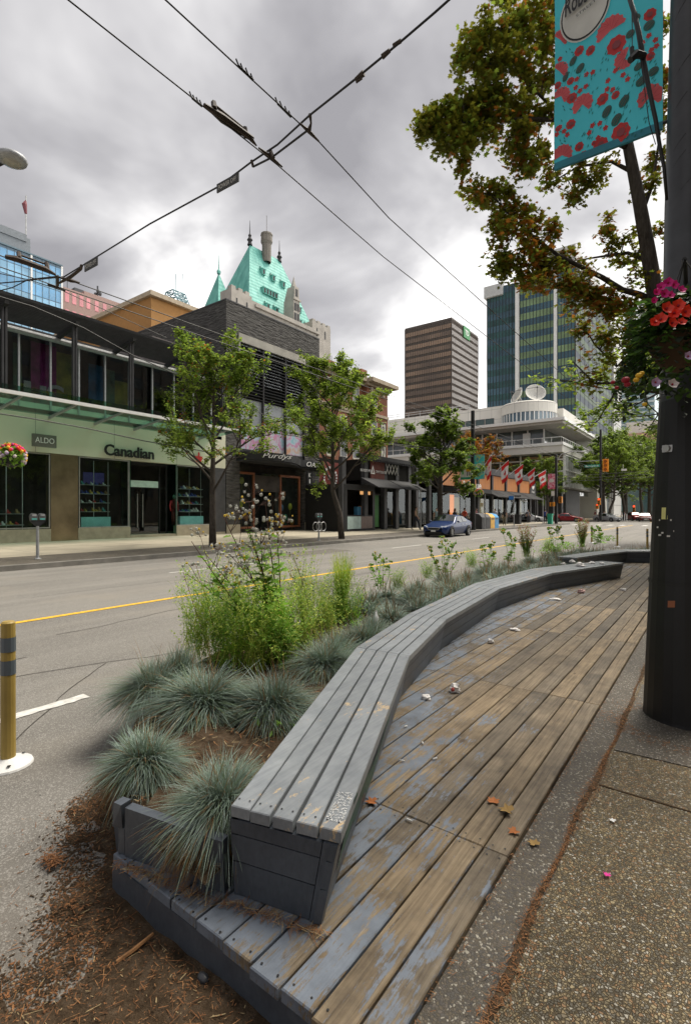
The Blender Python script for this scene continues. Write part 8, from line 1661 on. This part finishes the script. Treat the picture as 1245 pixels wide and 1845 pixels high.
    m = MB(); m.box(-.16, .16, fx - .03, fx, .36, .45); m.build('number_plate', M['white'], th, world=False); m = MB(); m.box(-.55, .55, fx + .0, fx + .1, .24, .34); m.build('air_intake', M['black'], th, world=False)
    for sg in (1, -1):
        m = MB(); m.hexa([(sg * .48, fx + .02, .56), (sg * .78, fx + .26, .60), (sg * .80, fx + .34, .62), (sg * .45, fx + .1, .58)], [(sg * .48, fx + .03, .67), (sg * .80, fx + .30, .73), (sg * .81, fx + .42, .74), (sg * .46, fx + .14, .70)]); m.build('headlight', cm('headlamp', (.55, .58, .6), .15), th, world=False)
        m = MB(); m.hexa([(sg * .55, -fx - .08, .72), (sg * .78, -fx - .16, .72), (sg * .8, -fx - .3, .72), (sg * .55, -fx - .2, .72)], [(sg * .55, -fx - .06, .86), (sg * .8, -fx - .14, .86), (sg * .82, -fx - .3, .86), (sg * .55, -fx - .2, .86)]); m.build('tail_light', cm('tail_red', (.35, .01, .01), .2), th, world=False)
        m = MB(); m.ball((sg * .98, fx + L_ * .355, .98), .10, 8, 5, (1, .6, .65)); m.build('wing_mirror', col, th, world=False)
        for f0 in (.44, .58): 
            m = MB(); m.tube([(sg * .90, fx + L_ * (f0 + .10), .80), (sg * .905, fx + L_ * (f0 + .14), .80)], .014, 4); m.build('door_handle', ch, th, world=False)
    m = MB(); m.box(-.8, .8, -L_ / 2 + .3, L_ / 2 - .3, .15, .22); m.build('underbody', M['black'], th, world=False)
    return th
def paint(name, c):
    if name not in M: t = NT(name); t.col(c); t.set(.35, .1, .3); t.b.inputs['Coat Weight'].default_value = .45; t.b.inputs['Coat Roughness'].default_value = .04; M[name] = t.m
    return M[name]
q0 = G(757, 967, 0); car('dark blue sedan parked across the road, facing the camera', -14.35, 30.9, R(1), paint('paint_blue', (.006, .028, .12)))
car('dark red car crossing the intersection sideways', -19.2, 86, R(90), paint('paint_red', (.22, .008, .012)), 'sedan', 'moving_car')
car('white sedan behind the red car at the crossing', -24.6, 84.5, R(90), paint('paint_white', (.55, .55, .55)), name='moving_car'); car('silver car leaving the crossing beside the signal pole', -14.6, 93, R(60), paint('paint_silver', (.35, .36, .37)), name='moving_car')
car('red hatchback waiting beyond the crossing, leftmost of the group', -11.9, 104, R(25), paint('paint_red', (.22, .008, .012)), 'suv', 'moving_car', 'cars beyond the crossing'); car('dark red sedan with headlights facing the camera beyond the crossing', -9.7, 98, R(8), paint('paint_maroon', (.14, .008, .01)), 'sedan', 'moving_car', 'cars beyond the crossing'); car('red sedan behind the maroon one beyond the crossing', -8.2, 103, R(8), paint('paint_red', (.22, .008, .012)), 'sedan', 'moving_car', 'cars beyond the crossing'); car('white car behind the red ones beyond the crossing', -7.8, 110, R(5), paint('paint_white', (.55, .55, .55)), 'suv', 'moving_car', 'cars beyond the crossing')
# ================================================================== PEOPLE
skin = cm('skin', (.42, .25, .17), .6); hairm = cm('hair', (.03, .02, .015), .8)
def person(label, x, y, rz, h, shirt, trous, shoes=(.04, .04, .04), pose='stand', hairlen=0, name='person'):
    z0 = farz(x) if x < -15.4 else .002; k = h / 1.75; r_ = random.Random(int(abs(x * 91 + y * 37)))
    J = {}; E2 = []; reg = []
    def add(n, p, r0, par=None, rg='s'):
        J[n] = (Vector(p) * k, r0 * k, rg)
        if par: E2.append((par, n))
    st_ = .22 if pose == 'walk' else .0
    add('pel', (0, 0, .95), .135, None, 't'); add('wst', (0, 0, 1.12), .125, 'pel', 'c'); add('chs', (0, -.01, 1.30), .15, 'wst', 'c'); add('shl', (0, 0, 1.42), .10, 'chs', 'c'); add('nck', (0, -.01, 1.49), .055, 'shl', 'k'); add('hd0', (0, -.02, 1.57), .075, 'nck', 'k'); add('hd1', (0, -.02, 1.65), .095, 'hd0', 'k'); add('hd2', (0, -.01, 1.71), .07, 'hd1', 'k')
    add('nose', (0, -.115, 1.615), .014, 'hd1', 'k')
    for s_, nm, sw in ((1, 'L', 1), (-1, 'R', -1)):
        add('hip' + nm, (s_ * .095, 0, .90), .10, 'pel', 't'); add('kne' + nm, (s_ * .10, -sw * st_ * .7 - .03, .50), .065, 'hip' + nm, 't'); add('ank' + nm, (s_ * .10, -sw * st_ + (.12 if sw * st_ < 0 else 0), .10), .042, 'kne' + nm, 't'); add('toe' + nm, (s_ * .115, -sw * st_ - .13 + (.10 if sw * st_ < 0 else 0), .035), .035, 'ank' + nm, 'f')
        add('sho' + nm, (s_ * .19, 0, 1.41), .062, 'shl', 'c'); bend = .16 if pose != 'stand' or s_ > 0 else .04
        add('elb' + nm, (s_ * .245, sw * st_ * .4 + .03, 1.14), .045, 'sho' + nm, 'c' if r_.random() < .5 else 'k'); add('wri' + nm, (s_ * .25, sw * st_ * .5 - bend, .92), .03, 'elb' + nm, 'k'); hw = Vector((s_ * .25, sw * st_ * .5 - bend - .02, .86)); add('pal' + nm, hw, .03, 'wri' + nm, 'k')
        for q, (dx, L3) in enumerate(((-.03, .07), (-.01, .085), (.012, .08), (.03, .06))): add('fn%d%s' % (q, nm), hw + Vector((s_ * -.005, dx * .9, -L3)), .009, 'pal' + nm, 'k')
        add('thm' + nm, hw + Vector((-s_ * .01, -.045, -.03)), .010, 'pal' + nm, 'k')
    names = list(J); me = bpy.data.meshes.new('body'); me.from_pydata([tuple(J[n][0]) for n in names], [(names.index(a), names.index(b_)) for a, b_ in E2], []); ob = bpy.data.objects.new('body', me); C.objects.link(ob)
    sk = ob.modifiers.new('skin', 'SKIN'); ss_ = ob.modifiers.new('sub', 'SUBSURF'); ss_.levels = 1; ss_.render_levels = 1
    for i, n in enumerate(names): r0 = J[n][1]; me.skin_vertices[0].data[i].radius = (r0 * (1.25 if n in ('chs', 'wst', 'pel', 'shl') else 1), r0 * (.85 if n in ('chs', 'shl') else 1)); me.skin_vertices[0].data[i].use_root = (n == 'pel')
    bpy.context.view_layer.update(); m2 = bpy.data.meshes.new_from_object(ob.evaluated_get(bpy.context.evaluated_depsgraph_get())); bpy.data.objects.remove(ob)
    th = thing(name, label, 'person', (x, y, z0), None, rz); ob = bpy.data.objects.new('body', m2); C.objects.link(ob); setp(ob, th)
    hexn = lambda c: '%02x%02x%02x' % tuple(int(v_ * 255) for v_ in c)
    mats = [skin, cm('cloth_' + hexn(shirt), shirt, .85), cm('cloth_' + hexn(trous), trous, .85), cm('cloth_' + hexn(shoes), shoes, .7)]
    m2.materials.clear()
    for q in mats: m2.materials.append(q)
    rmap = {'k': 0, 'c': 1, 't': 2, 'f': 3}; segs = [(J[a][0], J[b_][0], J[b_][2]) for a, b_ in E2]
    for f in m2.polygons:
        c_ = f.center; best, bd = 0, 9
        for a, b_, rg in segs:
            ab = b_ - a; t_ = max(0, min(1, (c_ - a).dot(ab) / ab.length_squared)); d_ = (c_ - (a + ab * t_)).length
            if d_ < bd: bd, best = d_, rmap[rg]
        f.material_index = best; f.use_smooth = True
    m = MB(); m.ball((0, .012 * k, 1.685 * k), .108 * k, 10, 6, (.92, 1, .85))
    if hairlen: m.ball((0, .07 * k, 1.56 * k), .09 * k, 8, 6, (1, .6, 1.5))
    m.build('hair', hairm, th, world=False, smooth=True); return th
for lb, u, X_, rz, h, sh, tr, pose, hl in [
    ('man in an olive shirt and dark trousers walking past the shop door', 749, -18.6, R(100), 1.80, (.16, .14, .07), (.015, .018, .03), 'walk', 0), ('person in a red shirt behind the blue car', 836, -17.8, R(160), 1.75, (.42, .06, .03), (.03, .03, .04), 'walk', 0),
    ('person in black with brown hair behind the blue car roof', 819, -17.2, R(70), 1.7, (.02, .02, .025), (.02, .02, .02), 'stand', 1), ('woman in a black top and khaki trousers near the bins', 908, -17.6, R(200), 1.68, (.012, .012, .012), (.16, .14, .09), 'walk', 1),
    ('person in pale blue beside the dark awning post', 786, -18.8, R(20), 1.7, (.25, .35, .38), (.03, .03, .04), 'stand', 0), ('person in white behind the bins under the awning', 891, -19.0, R(0), 1.7, (.4, .38, .42), (.05, .05, .07), 'stand', 1), ('person in dark red by the shop window', 857, -18.8, R(90), 1.72, (.15, .03, .05), (.03, .03, .03), 'stand', 1),
    ('person in a blue jacket waiting at the street corner', 981, -16.6, R(180), 1.75, (.02, .06, .25), (.015, .015, .02), 'stand', 0), ('person in white and red next to the green newspaper box', 1000, -15.9, R(10), 1.7, (.5, .42, .42), (.03, .03, .05), 'walk', 0), ('small figure in grey by the corner shop window', 950, -18.9, R(60), 1.7, (.12, .12, .14), (.03, .03, .04), 'stand', 0)]:
    person(lb, X_, YX(u, X_), rz, h, sh, tr, pose=pose, hairlen=hl)
for lb, u, y_, sh in (('dark clothed pedestrian at the signal pole on the far corner', 1080, 92, (.03, .03, .03)), ('pedestrian in tan on the far corner', 1087, 93, (.3, .22, .14)), ('pedestrian in white under the far trees', 1119, 100, (.5, .5, .5)), ('pedestrian in maroon by the dark entrance', 1071, 95, (.15, .02, .03)), ('pedestrian in blue under the far trees', 1124, 103, (.08, .1, .2))):
    q = PY(u, 930, y_); person(lb, q.x, y_, R(u * 7 % 360), 1.72, sh, (.03, .03, .05), pose='walk' if u % 2 else 'stand')
sc.view_settings.exposure = 1.1
